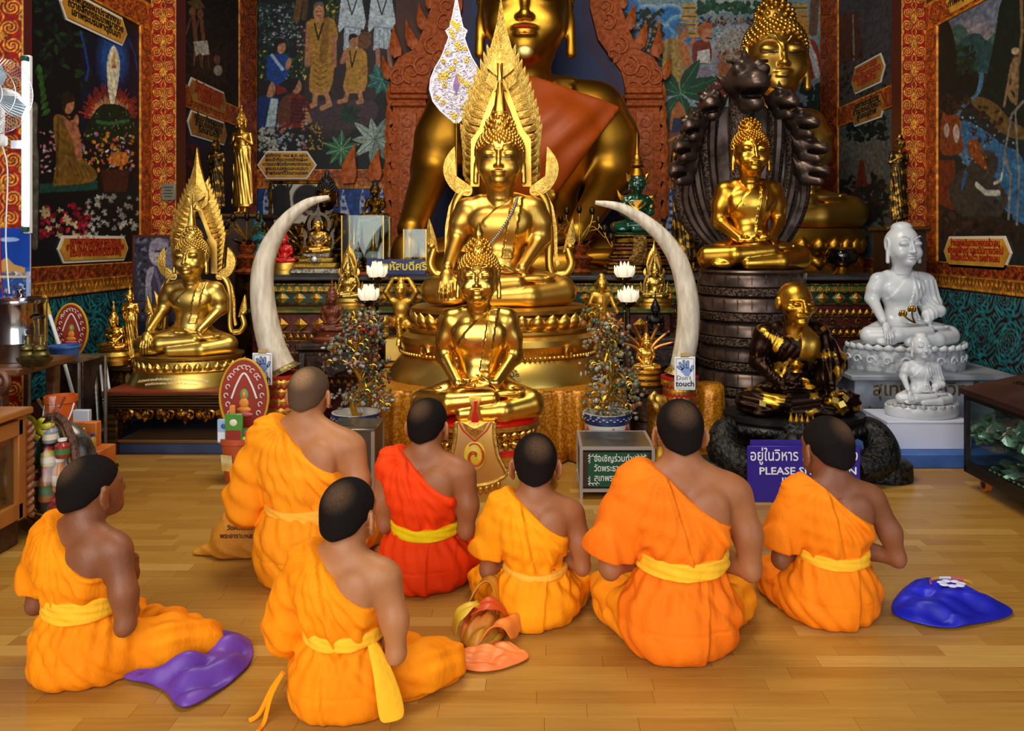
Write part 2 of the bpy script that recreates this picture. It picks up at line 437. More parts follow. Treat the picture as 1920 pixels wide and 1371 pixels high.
WX=2.93;WY=8.3
PL=lambda u,v,d:(-WX+d,u,v)
PR=lambda u,v,d:(WX -d,u,v)
PB=lambda u,v,d:(u,WY -d,v)
def PF(Y):return lambda u,v,d:(u,Y -d,v)
def tfL(p):Y=-WX*F/(p[0] -CX);return (Y,HZ -(p[1] -CY)*Y/F)
def tfR(p):Y=WX*F/(p[0] -CX);return (Y,HZ -(p[1] -CY)*Y/F)
def tfB(p):return (XP(p[0],WY),ZP(p[1],WY))
paintm=MC('mural_paint',.55,.35)
pat_m=MC('painted_ornament',.5,.35)
def ornament(u0,u1,v0,v1,du,bg,fg,unit,kind='scroll',edge=None,ew=.02):
 """Thai scroll or flame ornament: mirrored spirals and leaves repeated in square units"""
 pt=Paint(u0,u1,v0,v1,du,du,bg);U=pt.U[:,None] -u0;V=pt.V[None,:] -v0;horiz=(u1 -u0) > (v1 -v0)
 A,Bx=(U,V) if horiz else (V,U);wid=(v1 -v0) if horiz else (u1 -u0)
 a=np.mod(A,unit)/unit -.5+0*Bx;b=(Bx/wid -.5)*(wid/unit)+0*A;sgn=np.where(np.mod(np.floor(A/unit),2) > 0,1,-1)+0*Bx;hw=wid/unit/2
 if kind == 'scroll':
  bb=b*sgn/max(.5,hw)*.5;r=np.hypot(a,bb);t=np.arctan2(bb,a);sp=np.mod(np.log(r+.02)*1.9 -t/(2*PI)*1.0,.5);m=(sp < .22) & (r < .47);m |= (np.abs(np.sin(t*6+r*22)) > .86) & (r > .3) & (r < .5)
 elif kind == 'pillar':
  x=np.abs(b)/hw;r1=np.hypot(x*.5 -.22,a*.9 -.2);t1=np.arctan2(a*.9 -.2,x*.5 -.22);r2=np.hypot(x*.5 -.27,a*.9+.22);t2=np.arctan2(a*.9+.22,x*.5 -.27)
  m=(np.mod(r1*13 -t1/PI,1.0) < .42) & (r1 < .19);m |= (np.mod(r2*12+t2/PI,1.0) < .42) & (r2 < .2)
  pet=np.abs(np.cos(np.arctan2(a,x*.5)*4))*.2;rr=np.hypot(a,x*.5);m |= (rr < pet*.8) & (rr > .03);m |= (np.abs(x*.5 -.04 -.05*np.cos(a*6.28*2)) < .014);m |= (np.hypot(x*.5 -.5,np.abs(a) -.5) < .1) & (np.hypot(x*.5 -.5,np.abs(a) -.5) > .05)
 elif kind == 'flame':
  v=(b+hw)/(2*hw);w=.46*(1 -v ** 1.3)+.02;m=(np.abs(a+.06*np.sin(v*9)) < w) & ~((np.abs(a+.06*np.sin(v*9)) < w*.55) & (np.mod(v*9,1) < .45) & (v > .08))
 elif kind == 'dots':
  m=np.hypot(a,b) < .3;m |= np.abs(np.abs(b) -hw*.82) < .06
 elif kind == 'dado':
  x=a+.12*np.sin(b*5);r=np.hypot(x,np.mod(b+.5,1) -.5);t=np.arctan2(np.mod(b+.5,1) -.5,x);sp=np.mod(np.log(r+.03)*1.5 -t/(2*PI),.5);m=(sp < .2) & (r < .5);m |= (np.abs(np.sin(t*5+r*26)) > .8) & (r > .25)
 pt.C[m]=np.array(fg)/255.
 if edge:
  e=((Bx < ew) | (Bx > wid -ew))+0*A > 0;pt.C[e]=np.array(edge)/255.
 pt.noise(.12);return pt
def place_text(s,size,mat,parent,side,px,py,sx=1.0,bold=0,off=.02,name='lettering',space=1.0):
 if side == 'L':u,v=tfL((px,py));return text(s,size,mat,parent,(-WX+off,u,v),(PI/2,0,PI/2),bold=bold,sx=sx,name=name,space=space)
 if side == 'R':u,v=tfR((px,py));return text(s,size,mat,parent,(WX -off,u,v),(PI/2,0,-PI/2),bold=bold,sx=sx,name=name,space=space)
 u,v=tfB((px,py));return text(s,size,mat,parent,(u,WY -off,v),(PI/2,0,0),bold=bold,sx=sx,name=name,space=space)
ORB,ORF,ORE=(176,84,22),(104,34,14),(196,120,30)
plaque_m=M('plaque_gold_paint','#d29a32',.5,col2='#b87c22',mscale=8);red_txt=M('red_lettering','#a01c10',.5);blk_txt=M('black_lettering','#120d0a',.5);white_txt=M('white_lettering','#f2f2f0',.5)
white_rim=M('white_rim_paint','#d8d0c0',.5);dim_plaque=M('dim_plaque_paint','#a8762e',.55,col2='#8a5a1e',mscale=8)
def plaque(side,box,parent,lines,tmat,pm,size,rim=True):
 """pointed caption plaque lying on a painted wall; box in the wall's own corner points"""
 tf={'L':tfL,'R':tfR,'B':tfB}[side];(u0,v0),(u1,v1)=box;e=(v1 -v0)*.35*(1 if u1 > u0 else -1);vm=(v0+v1)/2
 def outl(g):return [(u0 -g,vm),(u0+e -g*.4,v1+abs(g)),(u1 -e+g*.4,v1+abs(g)),(u1+g,vm),(u1 -e+g*.4,v0 -abs(g)),(u0+e -g*.4,v0 -abs(g))]
 pl={'L':PL,'R':PR,'B':(lambda u,v,d:PB(u,v,d+.014*(d > 0)))}[side];g=.018 if u1 > u0 else -.018
 for k,(o,m,d) in enumerate(((outl(g),white_rim,.012),(outl(0),pm,.018)) if rim else ((outl(0),pm,.018),)):
  b=MB();n=len(o);b.v=[tuple(float(t) for t in pl(p[0],p[1],0)) for p in o]+[tuple(float(t) for t in pl(p[0],p[1],d)) for p in o]
  b.f=[[i,(i+1) % n,n+(i+1) % n,n+i] for i in range(n)]+[list(range(n,2*n))];q=b.build('caption_rim' if (rim and k == 0) else 'caption_plaque',m,parent,smooth=False)
 h=(v1 -v0)/(len(lines)+.6);um=(u0+u1)/2;rot={'L':PI/2,'R':-PI/2,'B':0}[side]
 for i,t in enumerate(lines):
  v=v1 -h*(i+.95);x=pl(um,v,.0205);text(t,size,tmat,parent,tuple(float(c) for c in x),(PI/2,0,rot),bold=.0015,fit=abs(u1 -u0)*(.86 -.1*(i != len(lines) // 2)))

  # ------------------------------------------------------------------ room shell
def build_room():
 wallm=M('umber_wall_paint','#4a2414',.6,col2='#3a1a10',mscale=3);ceilm=M('ceiling_red_boards','#4a1410',.6)
 fl=MB().box((0,3.4,-.06),(6.9,12.4,.1)).build('floor',M('floor_underlay','#5a4020',.7));struct(fl)
 struct(MB().box((0,3.4,5.3),(6.2,10.2,.1)).build('ceiling',ceilm))
 wl=struct(MB().box((-WX -.06,3.4,2.65),(.12,9.8,5.3)).build('wall_left',wallm));wr=struct(MB().box((WX+.06,3.9,2.65),(.12,8.8,5.3)).build('wall_right',wallm))
 wb=struct(MB().box((0,WY+.06,2.65),(6.1,.12,5.3)).build('wall_back',wallm))
 # laminate strips
 woods=[M('laminate_%s' % n,a,.33,col2=b,mscale=2.0,mlo=.3,mhi=.7,detail=5,stretch=(1.6,34,1),spec=.5,world=True) for n,a,b in (('honey','#ac7d35','#9c6e2a'),('pale','#bc9048','#ae823b'),('amber','#a87730','#986826'),('tan','#b08138','#a0732e'),('brown','#a4732e','#946424'))]
 rows=[];y=1.7
 while y < 5.3:
  x=-3.3+rng.uniform(-.3,0)
  while x < 3.3:
   L=rng.choice((.26,.34,.42,.5));rows.append((x,y,L));x += L
  y += .066
 vis=[r for r in rows if 2.12 < r[1] and abs(r[0]+r[2]/2+.03) < 0.66*r[1]+.1 and r[0] > -2.85 and r[0] < 2.8];vis.sort(key=lambda r:r[1]);near=vis[:296];nearset=set(near)
 meshes={}
 for (x,y,L) in near:
  wi=rng.choices(range(5),(4,1.2,3,3,2))[0];key=(L,wi)
  if key not in meshes:
   me=MB().box((0,0,-.006),(L -.0007,.0656,.012),bev=.0004).mesh('plank',smooth=False);me.materials.append(woods[wi]);meshes[key]=me
  ob('plank',meshes[key],None,fl,(x+L/2,y+.033,0))
 b=MB()
 for (x,y,L) in rows:
  if (x,y,L) in nearset or y > 5.25:continue
  b.cur=rng.choices(range(5),(4,1.2,3,3,2))[0];b.box((x+L/2,y+.033,-.006),(L -.0007,.0656,.012))
 stuff(b.build('far_planks',woods,fl,smooth=False))
 # side walls: murals, borders, bands, dado
 for side,wall,pl,tf,g in (('L',wl,PL,tfL,1),('R',wr,PR,tfR,-1)):
  for (a,b2) in ((4.26,6.04),(6.2,7.8)):
   panel('ornament_band',ornament(a,b2,1.08,1.175,.0085,(150,66,18),(86,28,12),.1,'scroll',(190,130,40),.008),pl,.012,pat_m,wall)
   panel('flame_band',ornament(a,b2,.985,1.08,.0085,(120,62,16),(196,132,40),.045,'flame',(186,120,36),.007),pl,.016,pat_m,wall)
   panel('dado_panel',ornament(a,b2,.4,.98,.009,(52,18,14) if side == 'R' else (14,26,34),(34,116,122),.29,'dado'),pl,.006,pat_m,wall)
   panel('crossband',ornament(a if a > 5 else a,b2,*((2.43,2.62) if a > 5 else (2.9,3.1)),.0085,ORB,ORF,.19,'scroll',ORE,.014),pl,.014,pat_m,wall)
  panel('border',ornament(5.86,6.04,1.175,2.9,.008,ORB,ORF,.17,'scroll',ORE,.014),pl,.015,pat_m,wall)
  panel('border',ornament(7.8,8.29,1.175,4.3,.009,ORB,ORF,.22,'scroll',ORE,.02),pl,.015,pat_m,wall)
  panel('border',ornament(4.27,4.6,1.175,4.2,.01,ORB,ORF,.17,'scroll',ORE,.014),pl,.015,pat_m,wall)
  # ---- mural 1 (seated monk and shining hill)
 p=Paint(4.6,5.86,1.175,2.9,.0085,.0062,(9,12,16),tfL);p.sc=.0045
 p.poly([(150,60),(262,60),(262,250),(150,250)],(12,18,40),.9);p.ell((212,110),(26,52),(24,74,140),.95,soft=.7)
 for k in range(46):
  a=PI*(.03+.94*k/45);c=(205,225);L=p.r.uniform(46,62);p.line([(c[0]+20*math.cos(a),c[1] -22*math.sin(a)),(c[0]+L*.8*math.cos(a),c[1] -L*.9*math.sin(a))],1.6,(190,130,84));p.line([(c[0]+L*.7*math.cos(a),c[1] -L*.8*math.sin(a)),(c[0]+L*math.cos(a),c[1] -L*1.15*math.sin(a))],1.8,(150,44,24))
 p.poly([(205,190),(199,120),(212,85),(224,120),(214,190)],(210,200,170),smooth=4);p.poly([(208,128),(212,108),(217,128)],(190,90,40));p.ell((212,112),(4,12),(190,150,90))
 p.poly([(158,262),(180,205),(205,195),(238,206),(258,262)],(16,34,20),smooth=4);p.scatter((170,205,250,255),70,1.4,[(60,90,50),(130,140,110)]);p.line([(180,228),(205,232),(240,226)],4,(46,92,46))
 for k in range(60):p.leaf((p.r.uniform(60,165),p.r.uniform(0,180)),p.r.uniform(12,26),4,p.r.uniform(0,6.3),[(14,34,22),(10,24,18),(24,52,22)][p.r.integers(3)])
 for k in range(7):p.leaf((70+4*k,120+14*k),22,5,1.3+.2*k,(40,84,30))
 p.line([(150,60),(158,90),(165,130),(160,150)],4,(24,60,130));p.line([(240,75),(252,100),(256,130)],4,(18,50,110))
 p.line([(64,200),(62,260),(66,300),(64,460)],10,(92,88,78))
 p.scatter((75,245,110,325),40,3,[(200,150,160),(190,90,110),(200,200,200)]);p.scatter((145,250,250,320),130,3.4,[(190,60,70),(200,130,40),(190,170,60),(120,90,150),(200,190,190),(200,110,40)])
 p.ell((222,298),(18,14),(190,110,40));p.scatter((206,288,240,314),16,4,[(210,130,50),(180,90,40)])
 p.poly([(188,318),(242,318),(236,360),(194,360)],(64,28,18));p.poly([(72,345),(182,338),(182,356),(72,362)],(18,62,54))
 p.poly([(99,222),(118,217),(140,228),(150,290),(178,320),(177,338),(150,345),(108,348),(98,345),(104,300)],(112,80,28),smooth=4);p.line([(108,225),(106,330)],5,(84,58,20));p.line([(112,285),(150,292)],5,(90,64,22))
 for k in range(5):p.line([(128+k*8,300+k*3),(140+k*8,335)],1.6,(78,54,20))
 p.poly([(119,219),(132,222),(146,240),(153,292),(143,298),(134,262),(120,230)],(160,98,68),smooth=4);p.ell((127,195),(11,19),(166,108,74));p.poly([(116,205),(115,182),(125,173),(137,180),(138,190),(125,195),(120,210)],(36,26,20),smooth=4);p.line([(120,216),(128,224),(137,222)],3,(30,20,16));p.ell((142,226),(5,11),(160,100,70))
 p.scatter((72,385,170,450),60,6,[(150,24,44),(120,16,36),(170,40,60)]);p.scatter((80,390,170,450),14,5,[(214,196,150)],True);p.scatter((160,365,258,445),50,3.4,[(180,180,176),(150,156,150)],True)
 p.noise(.1);mu=panel('mural_painting',p,PL,.004,paintm,wl)
 plaque('L',(tfL((108,489)),(tfL((235,489))[0],tfL((108,447))[1])),wl,['กลางคืนท่านิมิตอธิษฐานอาราธนาพระบรม','ธาตุ เห็นปาฏิหาริย์ ที่ดอยสุเทพ','เถระเจ้าจึงเอาองปักไว้เป็นสำคัญ'],red_txt,plaque_m,.062)
 plaque('L',(tfL((112,28)),(tfL((233,28))[0],tfL((112,-22))[1])),wl,['เทพบุตรรจนาปราสาทงาม','ถวายสักกรรมเทพมาช่วย','เอาพระบรมธาตุขึ้นมา'],blk_txt,plaque_m,.062)
 # ---- mural 2 (left, behind)
 p=Paint(6.5,7.8,2.62,4.2,.011,.0075,(26,18,14),tfL)
 for k in range(40):p.line([(340+p.r.uniform(0,105),70+p.r.uniform(0,40)),(340+p.r.uniform(0,105),130+p.r.uniform(0,60))],2.5,(52,34,22))
 p.scatter((345,0,445,60),90,4,[(34,36,26),(44,30,20),(24,30,24)])
 for (x,y) in ((377,40),(362,36)):
  p.line([(x,y),(x+4,y+35)],16,(110,66,40));p.ell((x -2,y -14),(6,9),(120,74,46));p.line([(x -6,y),(x -14,y+28)],5,(110,66,40));p.line([(x+2,y+52),(x+1,y+85)],6,(116,70,44));p.line([(x+10,y+50),(x+14,y+85)],6,(100,60,38))
 p.poly([(362,78),(388,76),(392,102),(378,104),(374,98),(366,108)],(180,176,160));p.poly([(350,4),(372,-4),(384,14),(366,18)],(90,70,36));p.ell((406,112),(6,9),(112,70,44));p.ell((408,132),(8,10),(160,150,130))
 p.noise(.1);panel('mural_painting',p,PL,.004,paintm,wl)
 p=Paint(6.5,7.8,1.175,2.43,.011,.0075,(24,16,18),tfL);p.ell((375,265),(22,20),(36,32,60),.9,soft=.8);p.scatter((342,270,370,330),40,4,[(90,20,16),(60,16,16)]);p.noise(.1);panel('mural_painting',p,PL,.004,paintm,wl)
 plaque('L',(tfL((351,187)),(tfL((422,187))[0],tfL((351,146))[1])),wl,['ท้าวปิตุเทวะราชา','สร้างวัดสวนดอก','บรรจุพระธาตุ'],red_txt,dim_plaque,.075)
 plaque('L',(tfL((351,249)),(tfL((422,249))[0],tfL((351,208))[1])),wl,['ครั้นมาถึงยอดดอย','ช้างมงคลก็หยุด','ร้องสามครั้ง'],blk_txt,dim_plaque,.075)
 # ---- back wall: left mural
 p=Paint(XP(483,WY),XP(742,WY),2.06,4.05,.0062,.0062,(20,26,24),tfB);p.sc=.0055
 p.poly([(560,60),(640,30),(720,60),(720,140),(690,210),(640,260),(575,240),(570,150)],(48,36,36),smooth=4);p.poly([(575,195),(700,190),(690,235),(590,240)],(62,46,52),smooth=4)
 p.scatter((484,5,565,90),160,4.5,[(24,54,44),(16,40,34),(36,70,56)]);p.scatter((486,5,560,85),70,2.6,[(120,110,140),(150,140,160)]);p.scatter((545,40,580,85),24,2.2,[(190,180,170),(170,110,120)])
 p.scatter((612,0,645,40),60,3,[(60,80,30),(170,150,40),(40,60,26)]);p.scatter((485,95,580,150),130,3.6,[(20,56,36),(30,70,44)]);p.scatter((485,95,580,150),40,2.4,[(180,160,40),(190,170,60)])
 p.line([(562,0),(556,36)],10,(96,66,30));p.line([(574,0),(570,34)],8,(80,54,26))
 # white clad men
 for (x,y0) in ((660,0),(716,0)):
  p.poly([(x -20,y0 -6),(x+18,y0 -6),(x+26,40),(x+22,56),(x+16,52),(x+20,95),(x -2,90),(x -16,95),(x -14,50),(x -24,62),(x -26,50)],(172,184,192));p.line([(x -8,0),(x,28),(x+9,0)],2,(24,24,26));p.line([(x -12,50),(x+18,54)],3,(130,146,160))
  for k in range(4):p.line([(x -12+8*k,56),(x -14+9*k,90)],1.6,(128,146,164))
  p.line([(x -8,94),(x -6,136)],7,(150,100,80));p.line([(x+14,92),(x+16,126)],7,(150,100,80))
  # tall monk
 p.line([(580,45),(577,120)],10,(160,108,70));p.poly([(580,42),(596,36),(625,36),(634,70),(626,82),(628,112),(618,172),(581,172),(584,110)],(160,116,40),smooth=3);p.line([(612,40),(606,112)],12,(128,88,28));p.line([(626,70),(626,122)],9,(158,104,66))
 for k in range(6):p.line([(588,96+11*k),(600,106+11*k),(614,98+11*k)],1.6,(112,78,24))
 p.ell((598,24),(10.5,17),(168,118,78));p.poly([(588,14),(592,5),(604,4),(608,14),(598,10)],(90,84,74),smooth=3);p.line([(590,44),(597,74),(606,44)],2.6,(28,22,18));p.line([(592,172),(590,196),(584,199)],8,(166,116,80));p.line([(611,172),(618,196),(604,203)],8,(166,116,80))
 for dx in (-3,4):p.line([(596+dx,22),(599+dx,22)],1.4,(50,30,24))
 p.line([(594,29),(601,29)],1.8,(120,40,36))
 # novice with fan
 p.poly([(676,62),(694,62),(696,82),(684,92),(668,84)],(96,62,36),smooth=3);p.poly([(650,95),(664,90),(684,95),(689,118),(684,170),(645,170),(650,130)],(164,120,42),smooth=3);p.line([(648,98),(642,116),(650,112)],7,(160,104,70));p.ell((663,78),(9,12.5),(162,108,74));p.poly([(654,78),(655,66),(665,63),(672,69),(660,72)],(26,20,18),smooth=3);p.line([(656,96),(660,126),(668,96)],2.2,(28,22,18));p.line([(652,170),(648,188),(636,191)],7,(164,112,78));p.line([(674,170),(678,190),(672,192)],7,(164,112,78));p.ell((683,132),(7,9),(150,104,40))
 # guardian, kneelers
 p.poly([(754,0),(788,0),(782,30),(776,66),(758,66),(756,30)],(22,66,140));p.line([(756,28),(788,26)],4,(180,140,60))
 p.poly([(503,104),(522,100),(540,104),(544,122),(534,152),(504,158),(500,120)],(20,58,124),smooth=3);p.line([(510,104),(530,130)],5,(150,170,190));p.ell((527,88),(9,13),(168,116,82));p.poly([(514,90),(516,74),(530,72),(534,80),(522,84),(520,98)],(22,18,18),smooth=3);p.ell((541,120),(5,12),(166,114,82),rot=.3);p.poly([(518,158),(545,170),(520,178)],(120,24,20))
 p.poly([(484,186),(505,180),(522,186),(526,215),(520,240),(484,240)],(16,40,92),smooth=3);p.poly([(508,184),(522,186),(516,238),(498,238)],(150,170,170));p.ell((506,168),(11,15),(160,112,80));p.poly([(486,172),(490,152),(508,152),(504,164),(498,182)],(28,22,22),smooth=3)
 p.poly([(526,190),(545,176),(566,178),(582,200),(570,236),(524,236)],(100,26,18),smooth=3);p.poly([(524,195),(545,178),(540,234),(520,234)],(84,46,26),smooth=3);p.line([(572,205),(580,226),(568,230)],8,(166,116,82));p.ell((556,162),(10,14),(160,110,78));p.poly([(536,168),(540,148),(558,147),(558,156),(548,172)],(20,16,16),smooth=3)
 for k in range(7):p.line([(548+4*k,184),(546+4*k,232)],1.3,(30,14,14));p.line([(546,186+7*k),(578,188+7*k)],1.3,(30,14,14))
 # plants
 for c,L,w,n,col,vn in (((703,262),46,8,9,(140,156,144),(60,80,70)),((640,280),34,6,10,(38,92,62),(120,150,110)),((770,88),38,7,8,(96,122,124),(40,60,60)),((716,150),30,8,8,(34,92,86),(90,140,130)),((655,215),22,5,8,(20,56,36),None)):
  for k in range(n):a=2*PI*k/n+.35;p.leaf(c,L*(1+.15*math.sin(k*3)),w,a,np.array(col)*p.r.uniform(.75,1.1),vn)
 p.scatter((486,235,520,285),60,2.6,[(170,174,168),(140,150,144)],True);p.scatter((520,230,575,282),46,2.6,[(150,160,180),(150,60,40),(90,100,120)],True);p.scatter((580,232,606,280),46,2.2,[(190,150,40),(160,120,36)])
 p.noise(.08);panel('mural_painting',p,PB,.004,paintm,wb)
 plaque('B',(tfB((487,333)),tfB((592,287))),wb,['จุลศักราช ๗๔๘ พ.ศ. ๑๙๓๐','พระเจ้ากือนาทรงช้างเผือก','ถวายเสนาพินิศจันกองมาอาราธนา','พระสุมนเถระเเละเณรมา','จำพรรษาที่วัดสวนดอก'],blk_txt,plaque_m,.048)
 # ---- back wall: right mural
 p=Paint(XP(1148,WY),XP(1541,WY),1.5,4.05,.0062,.0062,(112,134,138),tfB);p.sc=.0055
 p.poly([(1148,200),(1541,200),(1541,420),(1148,420)],(26,34,30));p.poly([(1300,0),(1480,0),(1470,28),(1420,20),(1310,26)],(150,160,156));p.scatter((1310,5,1440,24),70,7,[(30,66,44),(44,84,56)])
 for (x,y,r) in ((1175,20,26),(1215,30,30),(1255,25,26),(1205,60,22),(1240,62,24),(1275,45,24),(1290,70,20),(1180,8,22),(1310,60,20),(1250,90,20),(1455,45,18)):
  p.ell((x,y),(r,r*.72),(150,176,190));p.ell((x,y+3),(r*.9,r*.62),(44,104,160),soft=.5)
 p.scatter((1158,20,1242,125),240,6,[(16,26,20),(22,36,24)]);p.scatter((1165,25,1238,122),50,2.6,[(150,104,76),(170,120,90)],True)
 for x in (1292,1449,1500):
  for k in range(4):p.poly([(x -12 -2*k,22+16*k -14),(x+12+2*k,22+16*k -14),(x+14+2*k,22+16*k),(x -14 -2*k,22+16*k)],(170,132,60));p.line([(x -12,15+16*k),(x+12,15+16*k)],2,(70,60,60))
 p.scatter((1310,32,1420,52),120,3.4,[(120,80,60),(30,40,80),(90,50,40),(20,20,30),(160,120,90)])
 p.ell((1385,112),(57,68),(150,158,170));p.ell((1385,114),(50,60),(120,116,120));p.ell((1380,85),(36,28),(150,142,130),soft=.8);p.scatter((1340,50,1425,95),60,2,[(80,84,110),(170,176,190)]);p.scatter((1345,95,1425,130),110,4,[(120,50,40),(150,110,50),(130,90,60),(170,150,120)]);p.poly([(1345,118),(1370,118),(1366,148),(1350,148)],(140,80,40));p.poly([(1385,120),(1430,120),(1430,150),(1385,150)],(110,40,34))
 p.poly([(1300,150),(1400,140),(1420,185),(1300,185)],(100,30,34));p.scatter((1300,142,1400,180),80,2,[(170,150,140)]);p.poly([(1235,130),(1330,125),(1340,150),(1280,165),(1235,140)],(120,108,124))
 p.poly([(1244,78),(1262,72),(1284,80),(1282,130),(1276,170),(1238,172),(1242,120)],(150,120,60),smooth=3);p.line([(1256,76),(1252,165)],7,(120,92,44));p.poly([(1272,78),(1290,86),(1297,128),(1286,130),(1274,98)],(164,96,50),smooth=3);p.ell((1280,60),(11,16),(166,104,60));p.poly([(1267,60),(1268,46),(1282,43),(1291,49),(1280,56),(1274,68)],(96,98,96),smooth=3);p.ell((1298,80),(4.5,11),(164,98,56),rot=.35)
 p.poly([(1300,82),(1318,74),(1332,82),(1332,116),(1300,118)],(110,40,24),smooth=3);p.poly([(1308,96),(1330,92),(1332,118),(1306,118)],(180,176,170));p.ell((1324,62),(11,17),(172,112,78));p.poly([(1308,60),(1312,46),(1334,42),(1334,52),(1318,56),(1314,72)],(150,80,34),smooth=3);p.line([(1324,71),(1334,73)],2.2,(24,18,16))
 p.poly([(1490,92),(1508,74),(1530,80),(1540,130),(1520,150),(1488,146)],(130,44,26),smooth=3);p.line([(1512,78),(1526,110),(1532,140)],10,(176,178,180));p.ell((1488,58),(10,15),(168,112,80));p.poly([(1480,46),(1496,26),(1514,50),(1504,72),(1496,52)],(176,124,50),smooth=3);p.line([(1476,86),(1480,68)],7,(166,110,76));p.line([(1528,0),(1524,60)],14,(92,70,50))
 for (x,y,L,a) in ((1275,170,70,-1.0),(1275,172,80,-.35),(1275,175,66,-2.3),(1275,178,74,-2.75),(1275,172,74,.15),(1275,176,60,1.3),(1275,178,60,2.2),(1300,230,60,.7)):p.leaf((x,y),L,13,a,(18,62,38),(60,110,70))
 p.scatter((1500,160,1541,300),80,10,[(14,34,22),(18,44,28)]);p.poly([(1258,215),(1264,200),(1272,190),(1280,200),(1286,215),(1286,250),(1258,250)],(150,86,34),smooth=3);p.poly([(1262,222),(1284,222),(1286,250),(1258,250)],(28,40,70));p.poly([(1244,250),(1290,248),(1290,320),(1244,320)],(112,56,26));p.line([(1240,268),(1290,250)],4,(160,110,50))
 p.noise(.08);panel('mural_painting',p,PB,.004,paintm,wb)
 # ---- back wall: borders, lower band, blue motif panel
 for (a,b2) in ((483,745),(1240,1541)):
  panel('ornament_band',ornament(XP(a,WY),XP(b2,WY),1.95,2.06,.0062,(168,84,22),(96,34,14),.11,'scroll',ORE,.01),PB,.018,pat_m,wb);panel('flame_band',ornament(XP(a,WY),XP(b2,WY),1.86,1.95,.0062,(150,74,20),(190,120,40),.05,'flame'),PB,.016,pat_m,wb)
  panel('lotus_motif_panel',ornament(XP(a,WY),XP(b2,WY),1.2,1.86,.008,(24,58,120),(150,156,170),.2,'flame'),PB,.008,pat_m,wb)
  # ---- right wall murals
 p=Paint(4.7,5.86,1.175,2.9,.0085,.0062,(26,36,34),tfR);p.sc=.0045
 p.poly([(1750,0),(1920,0),(1920,110),(1840,140),(1750,110)],(92,98,112));p.ell((1830,70),(40,30),(128,116,118),.8,soft=.9);p.poly([(1785,60),(1800,45),(1812,55),(1825,70),(1838,62),(1850,78),(1872,60),(1880,130),(1785,130)],(52,80,74),smooth=3);p.poly([(1800,80),(1830,62),(1848,74),(1868,92),(1868,130),(1800,130)],(34,64,66),smooth=3)
 p.poly([(1750,40),(1778,38),(1792,80),(1800,120),(1830,140),(1836,170),(1790,215),(1750,220)],(14,22,20),smooth=3);p.poly([(1920,0),(1880,0),(1868,60),(1850,150),(1840,170),(1870,200),(1920,240)],(16,28,22),smooth=3);p.scatter((1795,85,1830,140),60,5,[(20,36,26),(28,44,32)])
 p.poly([(1838,138),(1846,142),(1838,175),(1812,200),(1800,225),(1830,260),(1860,300),(1920,360),(1920,420),(1870,360),(1830,330),(1800,290),(1780,235),(1795,205),(1830,175)],(70,106,132),smooth=3);p.poly([(1800,230),(1840,240),(1880,270),(1920,300),(1920,420),(1860,360),(1830,320)],(46,92,128),smooth=3)
 p.scatter((1800,215,1910,330),90,2.2,[(130,156,170),(100,136,156),(24,44,66)]);p.scatter((1755,180,1820,215),50,5,[(56,40,28),(40,30,22)]);p.poly([(1822,192),(1840,182),(1870,196),(1895,225),(1920,240),(1920,262),(1880,250),(1845,215)],(92,70,36),smooth=3);p.scatter((1822,200,1880,270),30,5,[(60,34,26),(44,28,24)])
 p.poly([(1750,230),(1765,225),(1768,300),(1790,400),(1755,450),(1750,450)],(44,30,22));p.poly([(1750,400),(1920,420),(1920,480),(1750,480)],(40,30,24));p.scatter((1752,400,1900,470),60,8,[(56,40,30),(34,24,20)])
 p.poly([(1768,212),(1778,216),(1800,218),(1802,250),(1806,285),(1768,290),(1764,255)],(120,56,24),smooth=3);p.ell((1776,245),(5,14),(170,150,140));p.ell((1794,250),(6,18),(170,150,140));p.poly([(1756,300),(1792,300),(1790,395),(1756,380)],(104,44,22))
 p.ell((1822,360),(46,46),(56,50,44));p.ell((1842,318),(26,38),(52,46,40),rot=.5);p.poly([(1815,268),(1832,262),(1848,300),(1854,322),(1840,312),(1820,292)],(120,60,26),smooth=3);p.line([(1850,330),(1870,352),(1884,375),(1872,396),(1858,392)],15,(58,52,46));p.line([(1832,346),(1850,362),(1874,362)],7,(176,170,156));p.line([(1866,344),(1878,338),(1880,326)],4,(176,170,156));p.line([(1812,325),(1806,350)],8,(40,80,120));p.ell((1850,392),(13,12),(50,44,40));p.scatter((1820,268,1850,315),24,1.8,[(180,120,50)])
 p.ell((1905,105),(7,12),(26,22,20));p.ell((1905,96),(8,7),(150,130,100));p.line([(1905,118),(1904,160)],15,(124,96,66));p.line([(1898,120),(1890,165),(1884,198)],5,(124,96,66));p.line([(1916,0),(1918,60),(1912,115)],6,(110,84,54));p.line([(1904,158),(1890,170),(1900,188)],7,(124,96,66));p.line([(1908,158),(1906,192)],7,(116,90,60))
 for pts in ([(1920,190),(1898,215),(1886,280),(1882,320)],[(1905,210),(1908,270),(1912,330),(1908,420)],[(1884,290),(1896,330),(1892,410)]):p.line(pts,4,(112,108,104))
 p.noise(.1);panel('mural_painting',p,PR,.004,paintm,wr)
 plaque('R',(tfR((1775,495)),(tfR((1897,495))[0],tfR((1775,448))[1])),wr,['ช้างมงคลเดินทางมาหยุดแล้วนอน','พักอยู่สักครู่ และเดินทางต่อไป','จึงเรียกบริเวณนี้ว่า ดอยช้างนอน'],red_txt,plaque_m,.062)
 plaque('R',(tfR((1778,30)),(tfR((1850,30))[0],tfR((1778,-22))[1])),wr,['พระเจ้ากือนา','ทำพิธีจุดเทียน'],blk_txt,plaque_m,.062)
